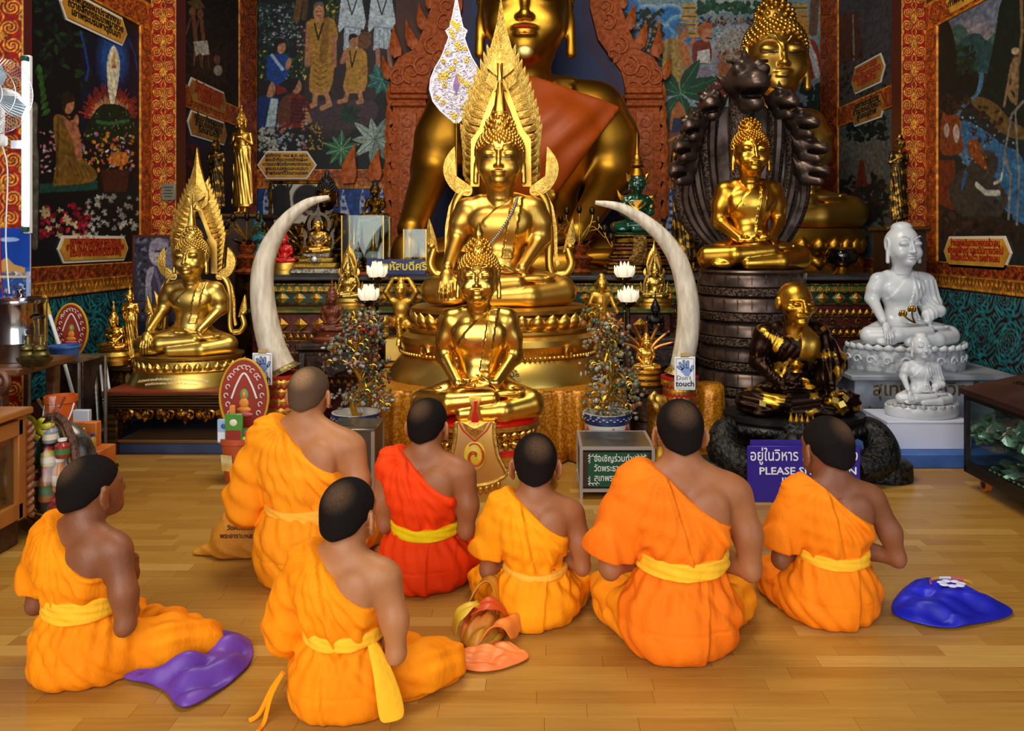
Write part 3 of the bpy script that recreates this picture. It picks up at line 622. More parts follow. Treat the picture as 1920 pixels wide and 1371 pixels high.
 p=Paint(6.5,7.8,2.62,4.2,.011,.0075,(60,56,60),tfR);p.poly([(1573,30),(1610,20),(1620,110),(1573,120)],(70,36,20));p.line([(1600,30),(1602,110)],8,(120,110,100));p.scatter((1575,100,1665,185),120,4,[(40,24,16),(60,50,24),(30,22,18)]);p.noise(.1);panel('mural_painting',p,PR,.004,paintm,wr)
 p=Paint(6.5,7.8,1.175,2.43,.011,.0075,(72,78,78),tfR);p.poly([(1573,262),(1660,262),(1660,360),(1573,360)],(84,82,76));
 for k in range(12):p.poly([(1576+8*k,256),(1580+8*k,256),(1580+8*k,268),(1576+8*k,268)],(92,90,84))
 p.scatter((1590,215,1664,262),80,6,[(22,34,26),(16,26,22)]);p.scatter((1573,330,1665,420),120,8,[(34,26,22),(50,30,20),(26,36,28)]);p.poly([(1605,350),(1612,300),(1620,300),(1628,350)],(90,34,18));p.noise(.1);panel('mural_painting',p,PR,.004,paintm,wr)
 plaque('R',(tfR((1600,176)),(tfR((1660,176))[0],tfR((1600,132))[1])),wr,['พระมหาเถระ','อัญเชิญพระธาตุ','บนหลังช้าง'],red_txt,dim_plaque,.075)
 plaque('R',(tfR((1600,236)),(tfR((1660,236))[0],tfR((1600,198))[1])),wr,['ออกทางประตูหัวเวียง','ช้างมงคลมุ่งหน้า','สู่ดอยสุเทพ'],blk_txt,dim_plaque,.075)
 # ---- pilasters (red with gold stencil) and the nearer column
 RB,RF=(140,26,14),(204,146,50);dk=M('pilaster_oxblood','#4a120c',.5)
 for i,g in enumerate((-1,1)):
  x0,x1=sorted((g*WX,g*2.735));t=struct(MB().box(((x0+x1)/2,6.12,2.65),(x1 -x0,.16,5.28)).build('trim_%d' % (1+i),dk));u0,u1=x0+.004,x1 -.004
  panel('stencil_face',ornament(u0,u1,.1,4.2,.0045,RB,RF,.2,'pillar',(176,120,36),.006),PF(6.04),.004,pat_m,t)
 t=struct(MB().box((-2.83,4.23,2.65),(.26,.06,5.28)).build('trim_3',dk));panel('stencil_face',ornament(-2.955,-2.705,.1,3.4,.005,RB,RF,.2,'pillar',(176,120,36),.01),PF(4.2),.004,pat_m,t)
 t=struct(MB().box((2.83,4.23,2.65),(.26,.06,5.28)).build('trim_4',dk))
 stepm=M('blue_grey_step_paint','#3c4c6c',.6,col2='#2c3a58',mscale=5);
 struct(MB().box((-2.47,5.62,.042),(1.66,1.3,.084),bev=.006).build('trim_5',stepm));struct(MB().box((2.6,5.35,.042),(1.36,1.4,.084),bev=.006).build('trim_6',M('blue_step_paint','#3a62a8',.55,col2='#2e4f8c',mscale=5)))
 # ---- carved flame frame round the great statue's niche
 cm=M('carved_vermilion_orange','#b2561e',.6,col2='#8e3c10',mscale=26,mlo=.4,mhi=.62,bump=.5,bscale=30,spec=.25,detail=6);cm2=M('carved_orange_leaf','#ba5e22',.6,col2='#984414',mscale=22,mlo=.4,mhi=.6,bump=.5,bscale=40)
 fr=thing('niche_frame','carved orange flame frame lining the niche behind the giant golden statue','frame',(XP(987,WY),WY,0));x0=XP(987,WY);s=SP(WY)
 Z=lambda y:ZP(y,WY)
 b=MB();out=[(-120,-40),(-118,20),(-132,80),(-175,140),(-188,180),(-192,470),(192,470),(188,180),(175,140),(132,80),(118,20),(120,-40)]
 MB().prism([(x*s,Z(y)) for x,y in out],.03,y0=-.045).build('niche_panel',M('niche_purple','#33204a',.6,col2='#2a1a40',mscale=3),fr,smooth=False)
 MB().prism([(x*s*.87,Z(y+14)) for x,y in out],.02,y0=-.055).build('niche_inner_panel',M('niche_blue','#1e2f5e',.6,col2='#1a2850',mscale=3),fr,smooth=False)
 lm_={}
 for g in (-1,1):
  MB().prism([(g*x*s,Z(y)) for x,y in [(186,178),(186,480),(250,480),(246,178)]],.08,y0=-.12).build('jamb',cm,fr,smooth=False)
  MB().prism([(g*x*s,Z(y)) for x,y in [(203,215),(203,400),(233,400),(233,215)]],.03,y0=-.15).build('jamb_panel',cm2,fr,smooth=False)
  for (ya,yb,w0) in ((168,180,4),(182,190,8),(196,204,2)):MB().box((g*217*s,-.1,Z((ya+yb)/2)),((64+w0)*s,.12,(yb -ya)*s),bev=.01).build('capital',cm,fr)
  arch_o=[(186,178),(250,176),(252,140),(236,112),(205,96),(190,60),(176,20),(172,-40),(120,-40),(118,18),(133,78),(176,138)]
  MB().prism([(g*x*s,Z(y)) for x,y in arch_o],.07,y0=-.11).build('arch_side',cm,fr,smooth=False)
  for (x,y,r0,sg) in ((190,130,17,1),(212,140,17,-1),(236,150,14,1),(172,92,15,1),(160,108,12,-1),(150,48,14,1),(146,18,13,-1),(146,-10,12,1),(196,165,10,-1),(218,232,12,1),(218,258,12,-1),(218,284,12,1),(218,310,12,-1),(218,336,12,1),(218,362,12,-1),(218,388,12,1),(194,230,7,1),(194,262,7,-1),(194,294,7,1),(194,326,7,-1),(194,358,7,1),(194,390,7,-1),(242,246,7,-1),(242,278,7,1),(242,310,7,-1),(242,342,7,1),(242,374,7,-1)):
   q=[(g*(x+r0*math.cos(t_*sg)*(1 -t_/8))*s,-.125 -.028*(200 < x < 235 and y > 200),Z(y+r0*math.sin(t_*sg)*(1 -t_/8))) for t_ in np.linspace(-1.5,6.2,22)];b=MB();b.tube(q,lambda u,r0=r0:r0*s*(.2 -.12*u),6);b.build('carved_scroll',cm2,fr)
  for (x,y,L,a,w) in ((176,20,44,1.25,15),(188,58,50,1.1,17),(205,94,56,1.0,18),(238,110,60,1.2,18),(252,150,46,1.0,16),(247,200,44,1.15,15),(248,235,44,1.15,15),(249,270,46,1.15,15),(250,305,46,1.15,15),(251,340,46,1.15,15),(251,375,46,1.15,15),(251,410,46,1.15,14),(280,340,60,1.45,22),(330,345,76,1.5,26)):
   pts=[];
   for t,k in ((0,.7),(.2,1.0),(.45,.8),(.7,.42),(1,0.0)):pts.append((t,k))
   P2=[];cu=.25
   for t,k in pts:ang=a+cu*t;P2.append((g*(x+L*t*math.cos(ang)+w*k*math.sin(ang)*.6)*s,Z(y -L*t*math.sin(ang)+w*k*math.cos(ang)*.6)))
   for t,k in pts[-2::-1]:ang=a+cu*t;P2.append((g*(x+L*t*math.cos(ang) -w*k*math.sin(ang)*.6)*s,Z(y -L*t*math.sin(ang) -w*k*math.cos(ang)*.6)))
   MB().prism(P2,.05,y0=-.1,bulge=.03).build('flame_leaf',cm2,fr,smooth=False)
 bpy.context.view_layer.update()
 K=1.127;C=Vector((0,0,HZ))
 for o in list(SC.objects):
  if o.parent is None and (o.name.startswith(('wall_','ceiling')) or o.name in ('trim_1','trim_2','trim_3','trim_4','niche_frame')) and o.type in ('MESH','EMPTY'):
   o.location=C+(o.location -C)*K;o.scale=(K,K,K)
   # ------------------------------------------------------------------ seated figures of the statues (unit: lap width = 1, front is -y)
def statue_head(vox=0.0055):
 s=SDF((-0.2,-0.2,0.66),(0.2,0.22,1.28),vox)
 s.cap((0,.045,.64),(0,.03,.86),.072,.066,0)
 for z in (.735,.765):s.fn(lambda X,Y,Z,z=z:np.maximum(np.sqrt((X/1.0) ** 2+(Y -.04) ** 2) -.0755,np.abs(Z -z) -.011),k=.008,lo=(-.12,-.1,z -.04),hi=(.12,.16,z+.04))
 s.ell((0,.03,.985),(.124,.137,.135),.02);s.ell((0,-.012,.9),(.112,.108,.115),.06);s.ell((0,-.09,.825),(.04,.035,.03),.04)
 for g in (-1,1):
  s.ell((g*.062,-.075,.895),(.045,.045,.045),.03)
  s.chain([(g*.012,-.119,.99),(g*.032,-.127,1.018),(g*.064,-.119,1.03),(g*.1,-.09,1.016)],[.0045,.0048,.0048,.003],.010)
  s.ell((g*.053,-.098,.972),(.04,.029,.023),.008)
  s.cap((g*.024,-.126,.953),(g*.052,-.128,.949),.0045,.0045,.004,'s');s.cap((g*.052,-.128,.949),(g*.083,-.112,.957),.0045,.004,.004,'s')
  s.ell((g*.014,-.136,.903),(.013,.014,.011),.01)
  s.ell((g*.131,.025,.965),(.013,.036,.062),.012);s.cap((g*.132,.012,.95),(g*.134,.005,.825),.013,.016,.012)
  s.ell((g*.141,.018,.965),(.008,.02,.04),.006,'s')
 s.chain([(0,-.118,.995),(0,-.136,.945),(0,-.15,.908)],[.0075,.0095,.0145],.012)
 s.ell((0,-.118,.875),(.04,.019,.0095),.005);s.ell((0,-.116,.857),(.033,.021,.0115),.006)
 s.ell((-.041,-.104,.879),(.012,.012,.006),.006);s.ell((.041,-.104,.879),(.012,.012,.006),.006)
 return s
def hair_dist(p):
 e=lambda c,r:math.sqrt(sum(((p[i] -c[i])/r[i]) ** 2 for i in range(3))) -1
 return min(e((0,.035,.99),(.135,.145,.143)),e((0,.035,1.125),(.082,.086,.085)))
def hairline(x,y):return np.maximum(1.045 -0.62*(y+.11)+0.9*x*x,.88)
def statue_hair_cap(vox=0.0075):
 s=SDF((-.2,-.2,.8),(.2,.24,1.3),vox)
 s.ell((0,.035,.99),(.131,.141,.139),0);s.ell((0,.035,1.125),(.078,.082,.08),.03)
 s.fn(lambda X,Y,Z:hairline(X,Y) -Z,'i',.006)
 return s
def ico(r=1.0,sub=1):
 bm=bmesh.new();bmesh.ops.create_icosphere(bm,subdivisions=sub,radius=r)
 v=[tuple(x.co) for x in bm.verts];f=[[y.index for y in x.verts] for x in bm.faces];bm.free();return v,f
_icov,_icof=ico(1,2)
_icov1,_icof1=ico(1,1)
def statue_curls(r=.0125,n=420,tip=True):
 b=MB();ga=PI*(3 -math.sqrt(5));pts=[]
 for i in range(n):
  z=1 -2*(i+.5)/n;rr=math.sqrt(1 -z*z);d=(rr*math.cos(ga*i),rr*math.sin(ga*i),z);lo,hi=0,.4
  for _ in range(22):
   m=(lo+hi)/2;p=(d[0]*m,.035+d[1]*m,1.02+d[2]*m)
   if hair_dist(p) < 0:lo=m
   else:hi=m
  p=(d[0]*lo,.035+d[1]*lo,1.02+d[2]*lo)
  if p[2] > hairline(p[0],p[1]) -.002:pts.append(p)
 for p in pts:b.add([(p[0]+v[0]*r,p[1]+v[1]*r,p[2]+v[2]*r) for v in _icov1],_icof1)
 return b
def finial_bud(h=.12,r=.032):
 b=MB();b.lathe([(.01,0),(r*1.25,.0),(r*1.3,h*.07),(r*.85,h*.12),(r,h*.3),(r*.95,h*.42),(r*.6,h*.65),(r*.25,h*.85),(.001,h)],16);return b
def finial_flame(h=.3,r=.04):
 b=MB();b.lathe([(r*1.2,0),(r*1.25,h*.06),(r*.7,h*.1)],16)
 for k,(w,z0,z1) in enumerate([(1.0,.05,.55),(.8,.2,.75),(.55,.38,1.0)]):
  for a in range(6):
   M4=Matrix.Rotation(a*PI/3+k*.5,4,'Z') @ Matrix.Translation((0,-r*(.7 -.25*k),0)) @ Matrix.Rotation(-.07,4,'X')
   pts=[(-r*.5*w,z0*h),(r*.5*w,z0*h),(r*.42*w,(z0*.6+z1*.4)*h),(r*.05,z1*h),(-r*.42*w,(z0*.6+z1*.4)*h)]
   b.prism(pts,r*.25,y0=-r*.1,bulge=r*.12,M4=M4)
 b.lathe([(r*.6,.05*h),(r*.5,.5*h),(r*.2,.8*h),(.001,h*.98)],10)
 return b
def hand_down(s,x,k,tw=0.0):
 s.ell((x,-.262,.185),(.043,.03,.06),.02,rot=rotx(-.25))
 for i,(dx,L) in enumerate([(-.033,.1),(-.011,.118),(.012,.112),(.034,.09)]):
  s.chain([(x+dx,-.285,.155),(x+dx*1.15,-.308,.155 -L*.55),(x+dx*1.15,-.302,.155 -L*1.05)],[.0125,.0115,.008],.004)
 s.chain([(x+k*.035,-.25,.2),(x+k*.06,-.275,.16),(x+k*.058,-.29,.11)],[.016,.013,.009],.008)
def lap_hand(s,z=.2,y=-.185,g=1):
 s.ell((g*.055,y,z),(.075,.045,.022),.015)
 for i,dy in enumerate((-.034,-.012,.011,.032)):
  s.chain([(g*.0,y+dy -.004,z),(-g*.06,y+dy -.008,z+.004),(-g*.115+g*abs(dy)*.5,y+dy*.9 -.006,z+.012)],[.0135,.0125,.008],.004)
 s.chain([(g*.07,y -.03,z+.012),(g*.03,y -.045,z+.034),(g*.0,y -.04,z+.042)],[.014,.012,.008],.008)
def statue_body(pose,vox=0.0085,robe=True,drape=False):
 s=SDF((-.6,-.46,-.02),(.6,.32,.8),vox)
 s.ell((0,.06,.17),(.2,.155,.17),0);s.ell((0,.055,.3),(.15,.11,.17),.05)
 s.ell((0,.055,.5),(.2,.12,.17),.06);s.cap((-.19,.07,.61),(.19,.07,.61),.082,.082,.06)
 s.cap((-.12,.07,.67),(.12,.07,.67),.05,.05,.05);s.cap((0,.05,.66),(0,.04,.8),.07,.07,.03)
 for g in (-1,1):s.ell((g*.085,-.03,.53),(.1,.034,.075),.06)
 s.ell((0,-.03,.27),(.09,.05,.06),.05)
 if robe:
  def rb(X,Y,Z):
   f=(Z -.42) -(X+.19)*.98 -.04*np.sin(np.clip((X+.19)/.3,0,1)*3.14)
   cov=(f < 0) & (Z > .17)
   strap=(np.abs(X -(.05+(Z -.3)*.17)) < .032) & (Z > .3) & (Y < .06)
   edge=np.abs(np.abs(X -(.05+(Z -.3)*.17)) -.03) < .006
   return -(.0075*cov+.009*strap+.004*(edge & strap)).astype(np.float32)*np.ones_like(X+Y+Z)
  s.fn(rb,'disp',lo=(-.3,-.3,.17),hi=(.3,.3,.7))
 for g in (-1,1):s.ell((g*.09,-.078,.515),(.01,.008,.01),.006)
 # legs: both folded, one shin laid on the other
 for g in (-1,1):s.cap((g*.12,.05,.13),(g*.4,-.1,.095),.13,.092,.05)
 s.chain([(.41,-.12,.085),(.2,-.24,.062),(-.1,-.27,.05)],[.085,.07,.05],.02)
 s.ell((-.3,-.235,.045),(.1,.045,.035),.015)
 s.chain([(-.41,-.12,.095),(-.2,-.24,.115),(.12,-.235,.145)],[.09,.073,.05],.012)
 s.ell((.24,-.19,.172),(.105,.05,.026),.02,rot=rotz(.25))
 for i in range(5):s.cap((.31+.004*i,-.215+.018*i,.182),(.355 -.006*abs(i -1),-.2+.018*i,.187),.0115,.009,.006)
 s.fn(lambda X,Y,Z:-np.minimum(np.abs(np.sqrt((X -.14) ** 2+(Y+.2) ** 2) -.09) -.0,9)+.0*Z -.004,'i') if False else None
 # arms
 a=s
 if pose == 'earth':
  a.chain([(-.228,.07,.615),(-.262,.07,.53),(-.283,.08,.44)],[.075,.068,.06],.045);a.chain([(-.283,.08,.44),(-.318,-.19,.25)],[.06,.038],.045);hand_down(a,-.32,1)
 elif pose == 'dhyana':
  a.chain([(-.228,.07,.615),(-.258,.075,.5),(-.272,.085,.38)],[.076,.066,.057],.05);a.chain([(-.272,.085,.38),(-.14,-.17,.235)],[.058,.038],.04);lap_hand(a,.225,-.195,-1)
 elif pose == 'holding':
  a.chain([(-.228,.07,.615),(-.28,.06,.38)],[.075,.057],.03);a.chain([(-.28,.06,.38),(-.06,-.17,.42)],[.06,.038],.045);a.ell((0,-.19,.44),(.07,.045,.03),.02)
 if pose == 'dhyana':a.chain([(.228,.07,.615),(.258,.075,.5),(.272,.085,.38)],[.076,.066,.057],.05);a.chain([(.272,.085,.38),(.14,-.17,.235)],[.058,.038],.04)
 else:a.chain([(.228,.07,.615),(.266,.07,.53),(.275,.08,.43)],[.078,.07,.06],.05);a.chain([(.275,.08,.43),(.15,-.17,.24)],[.06,.038],.045)
 lap_hand(a,.255 if pose == 'dhyana' else .22,-.185,1)
 if drape:# cloth falling from the shoulder over the arm in folds
  s.cap((.27,.05,.6),(.35,.04,.36),.085,.075,.03);s.cap((.34,.04,.4),(.2,-.14,.3),.07,.06,.03)
  s.fn(lambda X,Y,Z:.006*np.sin(X*120+Z*25)*((X > .06) & (Z > .25) & (Z < .62)),'disp',lo=(.05,-.4,.2),hi=(.5,.3,.66))
  s.chain([(.16,-.14,.3),(.3,-.12,.33)],[.05,.06],.02)
 s.fn(lambda X,Y,Z:-Z,'i')
 return s
def standing_body(vox=.011):# unit: height to the crown about 3.0, shares the head above by an offset of +1.72
 s=SDF((-.5,-.35,-.02),(.5,.3,2.55),vox)
 o=1.72
 s.ell((0,.055,.5+o),(.19,.12,.19),0);s.cap((-.185,.07,.625+o),(.185,.07,.625+o),.072,.072,.06);s.cap((0,.05,.66+o),(0,.04,.8+o),.07,.07,.03)
 s.ell((0,.06,.25+o),(.15,.11,.2),.08);s.ell((0,.06,1.75),(.2,.13,.2),.08)
 for g in (-1,1):
  s.cap((g*.1,.06,1.72),(g*.095,.05,.9),.115,.08,.05);s.cap((g*.095,.05,.9),(g*.095,.05,.1),.08,.055,.04)
  s.ell((g*.1,-.06,.04),(.055,.15,.045),.03)
  s.chain([(g*.25,.07,.625+o),(g*.31,.08,.33+o)],[.065,.052],.03)
 s.chain([(-.31,.08,2.05),(-.08,-.14,2.2)],[.052,.035],.02);s.ell((-.02,-.17,2.24),(.08,.03,.045),.02);s.chain([(.31,.08,2.05),(.09,-.13,2.22)],[.052,.035],.02);s.ell((.05,-.14,2.25),(.07,.03,.04),.02)
 # robe panel: flat sheet hanging to the shins, flaring at both hems
 s.fn(lambda X,Y,Z:np.maximum(np.maximum(np.sqrt(X ** 2/(1.15 -.12*(Z -.3))+((Y -.06)*1.9) ** 2) -(.215+.05*np.clip(1.2 -Z,0,1.2)),.22 -Z),Z -2.0),k=.05)
 s.fn(lambda X,Y,Z:np.maximum(np.maximum(np.abs(X) -(.27+.05*np.clip(1.7 -Z,0,1.4)),np.abs(Y -.09) -.035),np.maximum(.3 -Z,Z -2.15)),k=.05)
 s.fn(lambda X,Y,Z:.007*np.sin(X*70+Z*9)*((Z > .3) & (Z < 1.9)),'disp')
 s.fn(lambda X,Y,Z:np.where((np.abs(X) < .05) & (Z > .3) & (Z < 1.9) & (Y < .05),-.012,0.0)+0*X*Y*Z,'disp')
 s.fn(lambda X,Y,Z:-Z,'i')
 return s
_bm={}
def BM(key):
 if key in _bm:return _bm[key]
 if key == 'flatcap':
  q=SDF((-.2,-.2,.8),(.2,.24,1.3),.0075);q.ell((0,.035,.98),(.131,.141,.132),0);q.ell((0,.035,1.1),(.082,.082,.05),.012)
  q.fn(lambda X,Y,Z:hairline(X,Y) -Z,'i',.006);me=q.mesh('flat_hair')
 elif key == 'head':me=statue_head().mesh('statue_head')
 elif key == 'cap':me=statue_hair_cap().mesh('hair_cap')
 elif key == 'curls':me=statue_curls().mesh('hair_curls',angle=3)
 elif key == 'curls_small':me=statue_curls(.0185,190).mesh('hair_curls',angle=3)
 elif key == 'bud':me=finial_bud().mesh('finial')
 elif key == 'flame':me=finial_flame().mesh('finial')
 elif key == 'standing':me=standing_body().mesh('standing_body')
 elif key == 'spire':
  b=MB();b.lathe([(.085,0),(.1,.02),(.08,.05),(.085,.08),(.06,.11),(.062,.14),(.035,.18),(.04,.21),(.02,.26),(.012,.38),(.001,.5)],20);me=b.mesh('crown_spire')
 else:me=statue_body(*key).mesh('statue_body')
 _bm[key]=me;return me
gold_hi=M('bright_polished_gold','#ecc05c',.25,1.0,col2='#d6a238',mscale=3,mlo=.35,mhi=.75,rough2=.3,bump=.03,bscale=25)
gold=M('gilded_gold','#e4b654',.32,1.0,col2='#c6933a',mscale=4,mlo=.35,mhi=.75,rough2=.42,bump=.06,bscale=18)
gold_old=M('aged_gold','#d29a34',.36,1.0,col2='#8a5a10',mscale=3,mlo=.35,mhi=.7,rough2=.45,bump=.08,bscale=14)
gold_pale=M('pale_satin_gold','#e0be66',.34,1.0,col2='#c4a048',mscale=5,mlo=.3,mhi=.7,rough2=.38)
gold_relief=M('chased_gold','#e4be60',.42,1.0,col2='#c0923c',mscale=40,mlo=.35,mhi=.65,bump=.35,bscale=90)
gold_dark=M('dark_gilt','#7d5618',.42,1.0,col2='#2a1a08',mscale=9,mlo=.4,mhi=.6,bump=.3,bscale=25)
def statue(name,label,cat,loc,W,mat,pose='earth',hair='curls',finial='flame',hair_mat=None,rz=0.0,group=None,robe=True,drape=False,head_tilt=0.0,head_rz=0.0,sy=1.0,curl_small=False,fin_scale=1.0,hs=1.17,sz=1.0,lips=None,eyes=None,fin_mat=None):
 """a seated statue: body, head, hair, finial under one empty at the base of the lap"""
 r=thing(name,label,cat,loc,rz,group,(W,W*sy,W*sz))
 ob('body',BM((pose,.0085,robe,drape)),mat,r)
 hm=hair_mat or mat;piv=Vector((0,.04,.70))
 R4=Matrix.Translation(piv+Vector((0,0,-.05))) @ Matrix.Rotation(head_rz,4,'Z') @ Matrix.Rotation(head_tilt,4,'X') @ Matrix.Diagonal((hs,hs,hs/sz,1)) @ Matrix.Translation(-piv)
 L=[]
 L.append(ob('head',BM('head'),mat,r))
 if hair == 'curls':L.append(stuff(ob('hair_curls',BM('curls_small' if curl_small else 'curls'),hm,r)));L.append(ob('hair_cap',BM('cap'),hm,r))
 elif hair:L.append(ob('hair',BM(hair),hm,r))
 if eyes:
  b=MB()
  for g in (-1,1):b.tube([(g*.022,-.1255,.9535),(g*.04,-.1295,.9495),(g*.062,-.1275,.9495),(g*.087,-.112,.9575)],[.0016,.0028,.003,.0014],6)
  L.append(b.build('eyelids',eyes,r))
 if lips:
  b=MB();b.sph((0,-.121,.874),(.034,.017,.0075),12,6);b.sph((0,-.119,.8575),(.028,.018,.0085),12,6);L.append(b.build('lips',lips,r))
 for o in L:o.matrix_local=R4
 if finial:ob('finial',BM(finial),fin_mat or hm,r).matrix_local=R4 @ Matrix.Translation((0,.035,1.195)) @ Matrix.Scale(fin_scale,4)
 return r
 # ------------------------------------------------------------------ the seated people in robes (local: facing +y, metres, seat on z = 0)
def cloth(name,a,b):
 return M(name,a,.78,col2=b,mscale=5,mlo=.3,mhi=.75,bump=.7,bscale=16,stretch=(1.6,1.6,.7),spec=.2)
skin1=M('tan_skin','#a5683f',.48,col2='#8c5431',mscale=7,mlo=.3,mhi=.75,sss=.12,bump=.08,bscale=120,spec=.4)
skin2=M('brown_skin','#8a5433',.48,col2='#70412a',mscale=7,mlo=.3,mhi=.75,sss=.1,bump=.08,bscale=120,spec=.4)
skin3=M('light_tan_skin','#b3784b',.48,col2='#9a6038',mscale=7,mlo=.3,mhi=.75,sss=.12,bump=.08,bscale=120,spec=.4)
def hair_material(name,dark,thin):
 """cropped hair: very short stubble that thins out round a whorl on the back of the crown"""
 m=M(name,dark,.8,spec=.12,bump=.5,bscale=420);nt=m.node_tree;N=nt.nodes;L=nt.links;b=N['Principled BSDF']
 a=N.new('ShaderNodeVertexColor');a.layer_name='paint';tc=N.new('ShaderNodeTexCoord');n=N.new('ShaderNodeTexNoise');n.inputs['Scale'].default_value=260;n.inputs['Detail'].default_value=2
 L.new(tc.outputs['Object'],n.inputs['Vector'])
 ad=N.new('ShaderNodeMath');ad.operation='MULTIPLY_ADD';L.new(n.outputs['Fac'],ad.inputs[0]);ad.inputs[1].default_value=2.0;ad.inputs[2].default_value=-1.0
 a2=N.new('ShaderNodeMath');a2.operation='MULTIPLY_ADD';sp=N.new('ShaderNodeSeparateColor');L.new(a.outputs['Color'],sp.inputs[0]);L.new(sp.outputs[0],a2.inputs[0]);L.new(ad.outputs[0],a2.inputs[1]);L.new(sp.outputs[0],a2.inputs[2]);a2.use_clamp=True
 mx=N.new('ShaderNodeMix');mx.data_type='RGBA';mx.inputs['A'].default_value=lin(dark)+(1,);mx.inputs['B'].default_value=lin(thin)+(1,)
 L.new(a2.outputs[0],mx.inputs['Factor']);L.new(mx.outputs['Result'],b.inputs['Base Color']);return m
hairm=hair_material('cropped_black_hair','#17110f','#5e4430')
hairs=hair_material('shaved_stubble','#5c4634','#a8805a')
def ss(x,a,b):t=np.clip((x -a)/(b -a),0,1);return t*t*(3 -2*t)
def monk(label,px,py,Y,k,hs,yaw,kn,robe,sash,skin,hair,sleeve='cape',hy=0.0,hp=0.0,el=(.235,.27),er=(.235,.275),knees=True,seed=1,group=None,whorl=(0,.1),belt=(.275,.335),tail=None,kneel=False,robe2=None,strings=False):
 r2=np.random.default_rng(seed);ph=r2.uniform(0,6.28,12)
 root=thing('person',label,'person',(XP(px,Y),Y,0),-yaw,group)
 nk=np.array((0,.035,.655))*k;Rh=Matrix.Rotation(-hy,4,'Z') @ Matrix.Rotation(-hp,4,'X')
 H=lambda p:tuple(np.array(Rh @ Vector((p[0],p[1] -.035,p[2] -.655)))*hs+nk)
 B=lambda*p:tuple(np.array(p)*k)
 # --- skin
 s=SDF((-.36*k -.02,-.2*k,-.01),(.4*k+.02,.46*k,.68*k+.24*hs),.0068)
 s.ell(B(0,0,.12),B(.17,.13,.12),0);s.ell(B(0,.01,.27),B(.118,.09,.13),.05);s.ell(B(0,.02,.43),B(.158,.1,.16),.06)
 s.cap(B(-.15,.02,.535),B(.15,.02,.535),.06*k,.06*k,.05)
 for g in (-1,1):
  s.cap(B(g*.03,.01,.625),B(g*.14,.015,.56),.046*k,.042*k,.04);s.ell(B(g*.085,-.06,.47),B(.06,.03,.085),.05)
 s.fn(lambda X,Y2,Z:.005*np.exp(-(X/.016) ** 2)*((Y2 < 0) & (Z > .2*k) & (Z < .56*k)),'disp')
 s.cap(B(0,.018,.57),H((0,.04,.70)),.056*k,.052*hs,.035)
 s.ell(H((0,.045,.755)),(.0765*hs,.094*hs,.086*hs),.02,rot=Rh);s.ell(H((0,.085,.70)),(.058*hs,.07*hs,.068*hs),.03,rot=Rh);s.ell(H((0,.13,.655)),(.03*hs,.03*hs,.025*hs),.03)
 s.cap(H((0,.14,.745)),H((0,.158,.712)),.009,.014,.012);s.ell(H((0,.138,.683)),(.024*hs,.012,.009),.006);s.cap(H((-.04,.125,.755)),H((.04,.125,.755)),.012,.012,.014)
 for g in (-1,1):
  s.ell(H((g*.03,.128,.738)),(.014,.01,.008),.004)
  eR=Rh @ Matrix.Rotation(g*.45,4,'Z');s.ell(H((g*.086,.048,.716)),(.0085*hs,.023*hs,.036*hs),.008,rot=eR);s.ell(H((g*.081,.058,.684)),(.009,.012,.014),.008)
 for g,(ex,ez) in ((-1,el),(1,er)):
  sh=B(g*.192,.02,.525);eb=B(g*ex,.0,ez);md=tuple((np.array(sh)*.45+np.array(eb)*.55)+np.array((g*.012*k,-.004,0)));wr=B(g*.05,.235,.262)
  s.chain([sh,md,eb],[.056*k,.046*k,.038*k],.035);fm=tuple(np.array(eb)*.65+np.array(wr)*.35)
  s.chain([eb,fm,wr],[.038*k,.038*k,.024*k],.016);s.ell((eb[0],eb[1] -.012*k,eb[2] -.012*k),B(.026,.03,.03),.014)
  s.ell(B(g*.017,.265,.315),B(.013,.034,.046),.012)
  for i,(dy,L) in enumerate(((-.028,.058),(-.009,.07),(.01,.066),(.028,.05))):
   s.chain([B(g*.014,.262+dy,.35),B(g*.0125,.262+dy*1.05,.35+L*.55),B(g*.009,.258+dy*1.05,.35+L)],[.0085*k,.008*k,.0065*k],.003)
  s.chain([B(g*.018,.235,.305),B(g*.016,.222,.34),B(g*.012,.225,.37)],[.01*k,.0095*k,.0075*k],.006)
 s.fn(lambda X,Y2,Z:.004 -Z,'i')
 body=ob('body',s.mesh('body',2),skin,root)
 # --- cropped hair
 h=SDF((-.13,-.12+nk[1] -.02,nk[2] -.03),(.13,.2+nk[1],nk[2]+.25*hs),.0052)
 h.ell(H((0,.045,.756)),(.0792*hs,.0972*hs,.0888*hs),0,rot=Rh);h.ell(H((0,.0,.70)),(.056*hs,.05*hs,.05*hs),.03,rot=Rh)
 Ri=np.array(Rh.to_3x3().transposed())
 def hl(X,Y2,Z):
  x,y,z=X,Y2 -nk[1],Z -nk[2]
  lx=(Ri[0,0]*x+Ri[0,1]*y+Ri[0,2]*z)/hs;ly=(Ri[1,0]*x+Ri[1,1]*y+Ri[1,2]*z)/hs+.035;lz=(Ri[2,0]*x+Ri[2,1]*y+Ri[2,2]*z)/hs+.655
  return (np.maximum(.672+.35*np.abs(lx),np.where(ly > .0,.692+(ly -.0)*.72,.66+.35*np.abs(lx))) -lz)*hs
 h.fn(hl,'i',.006)
 wv=np.array(Rh @ Vector((whorl[0],-.72,.62))).astype(float);wv /= np.linalg.norm(wv);hc=np.array(H((0,.045,.757)))
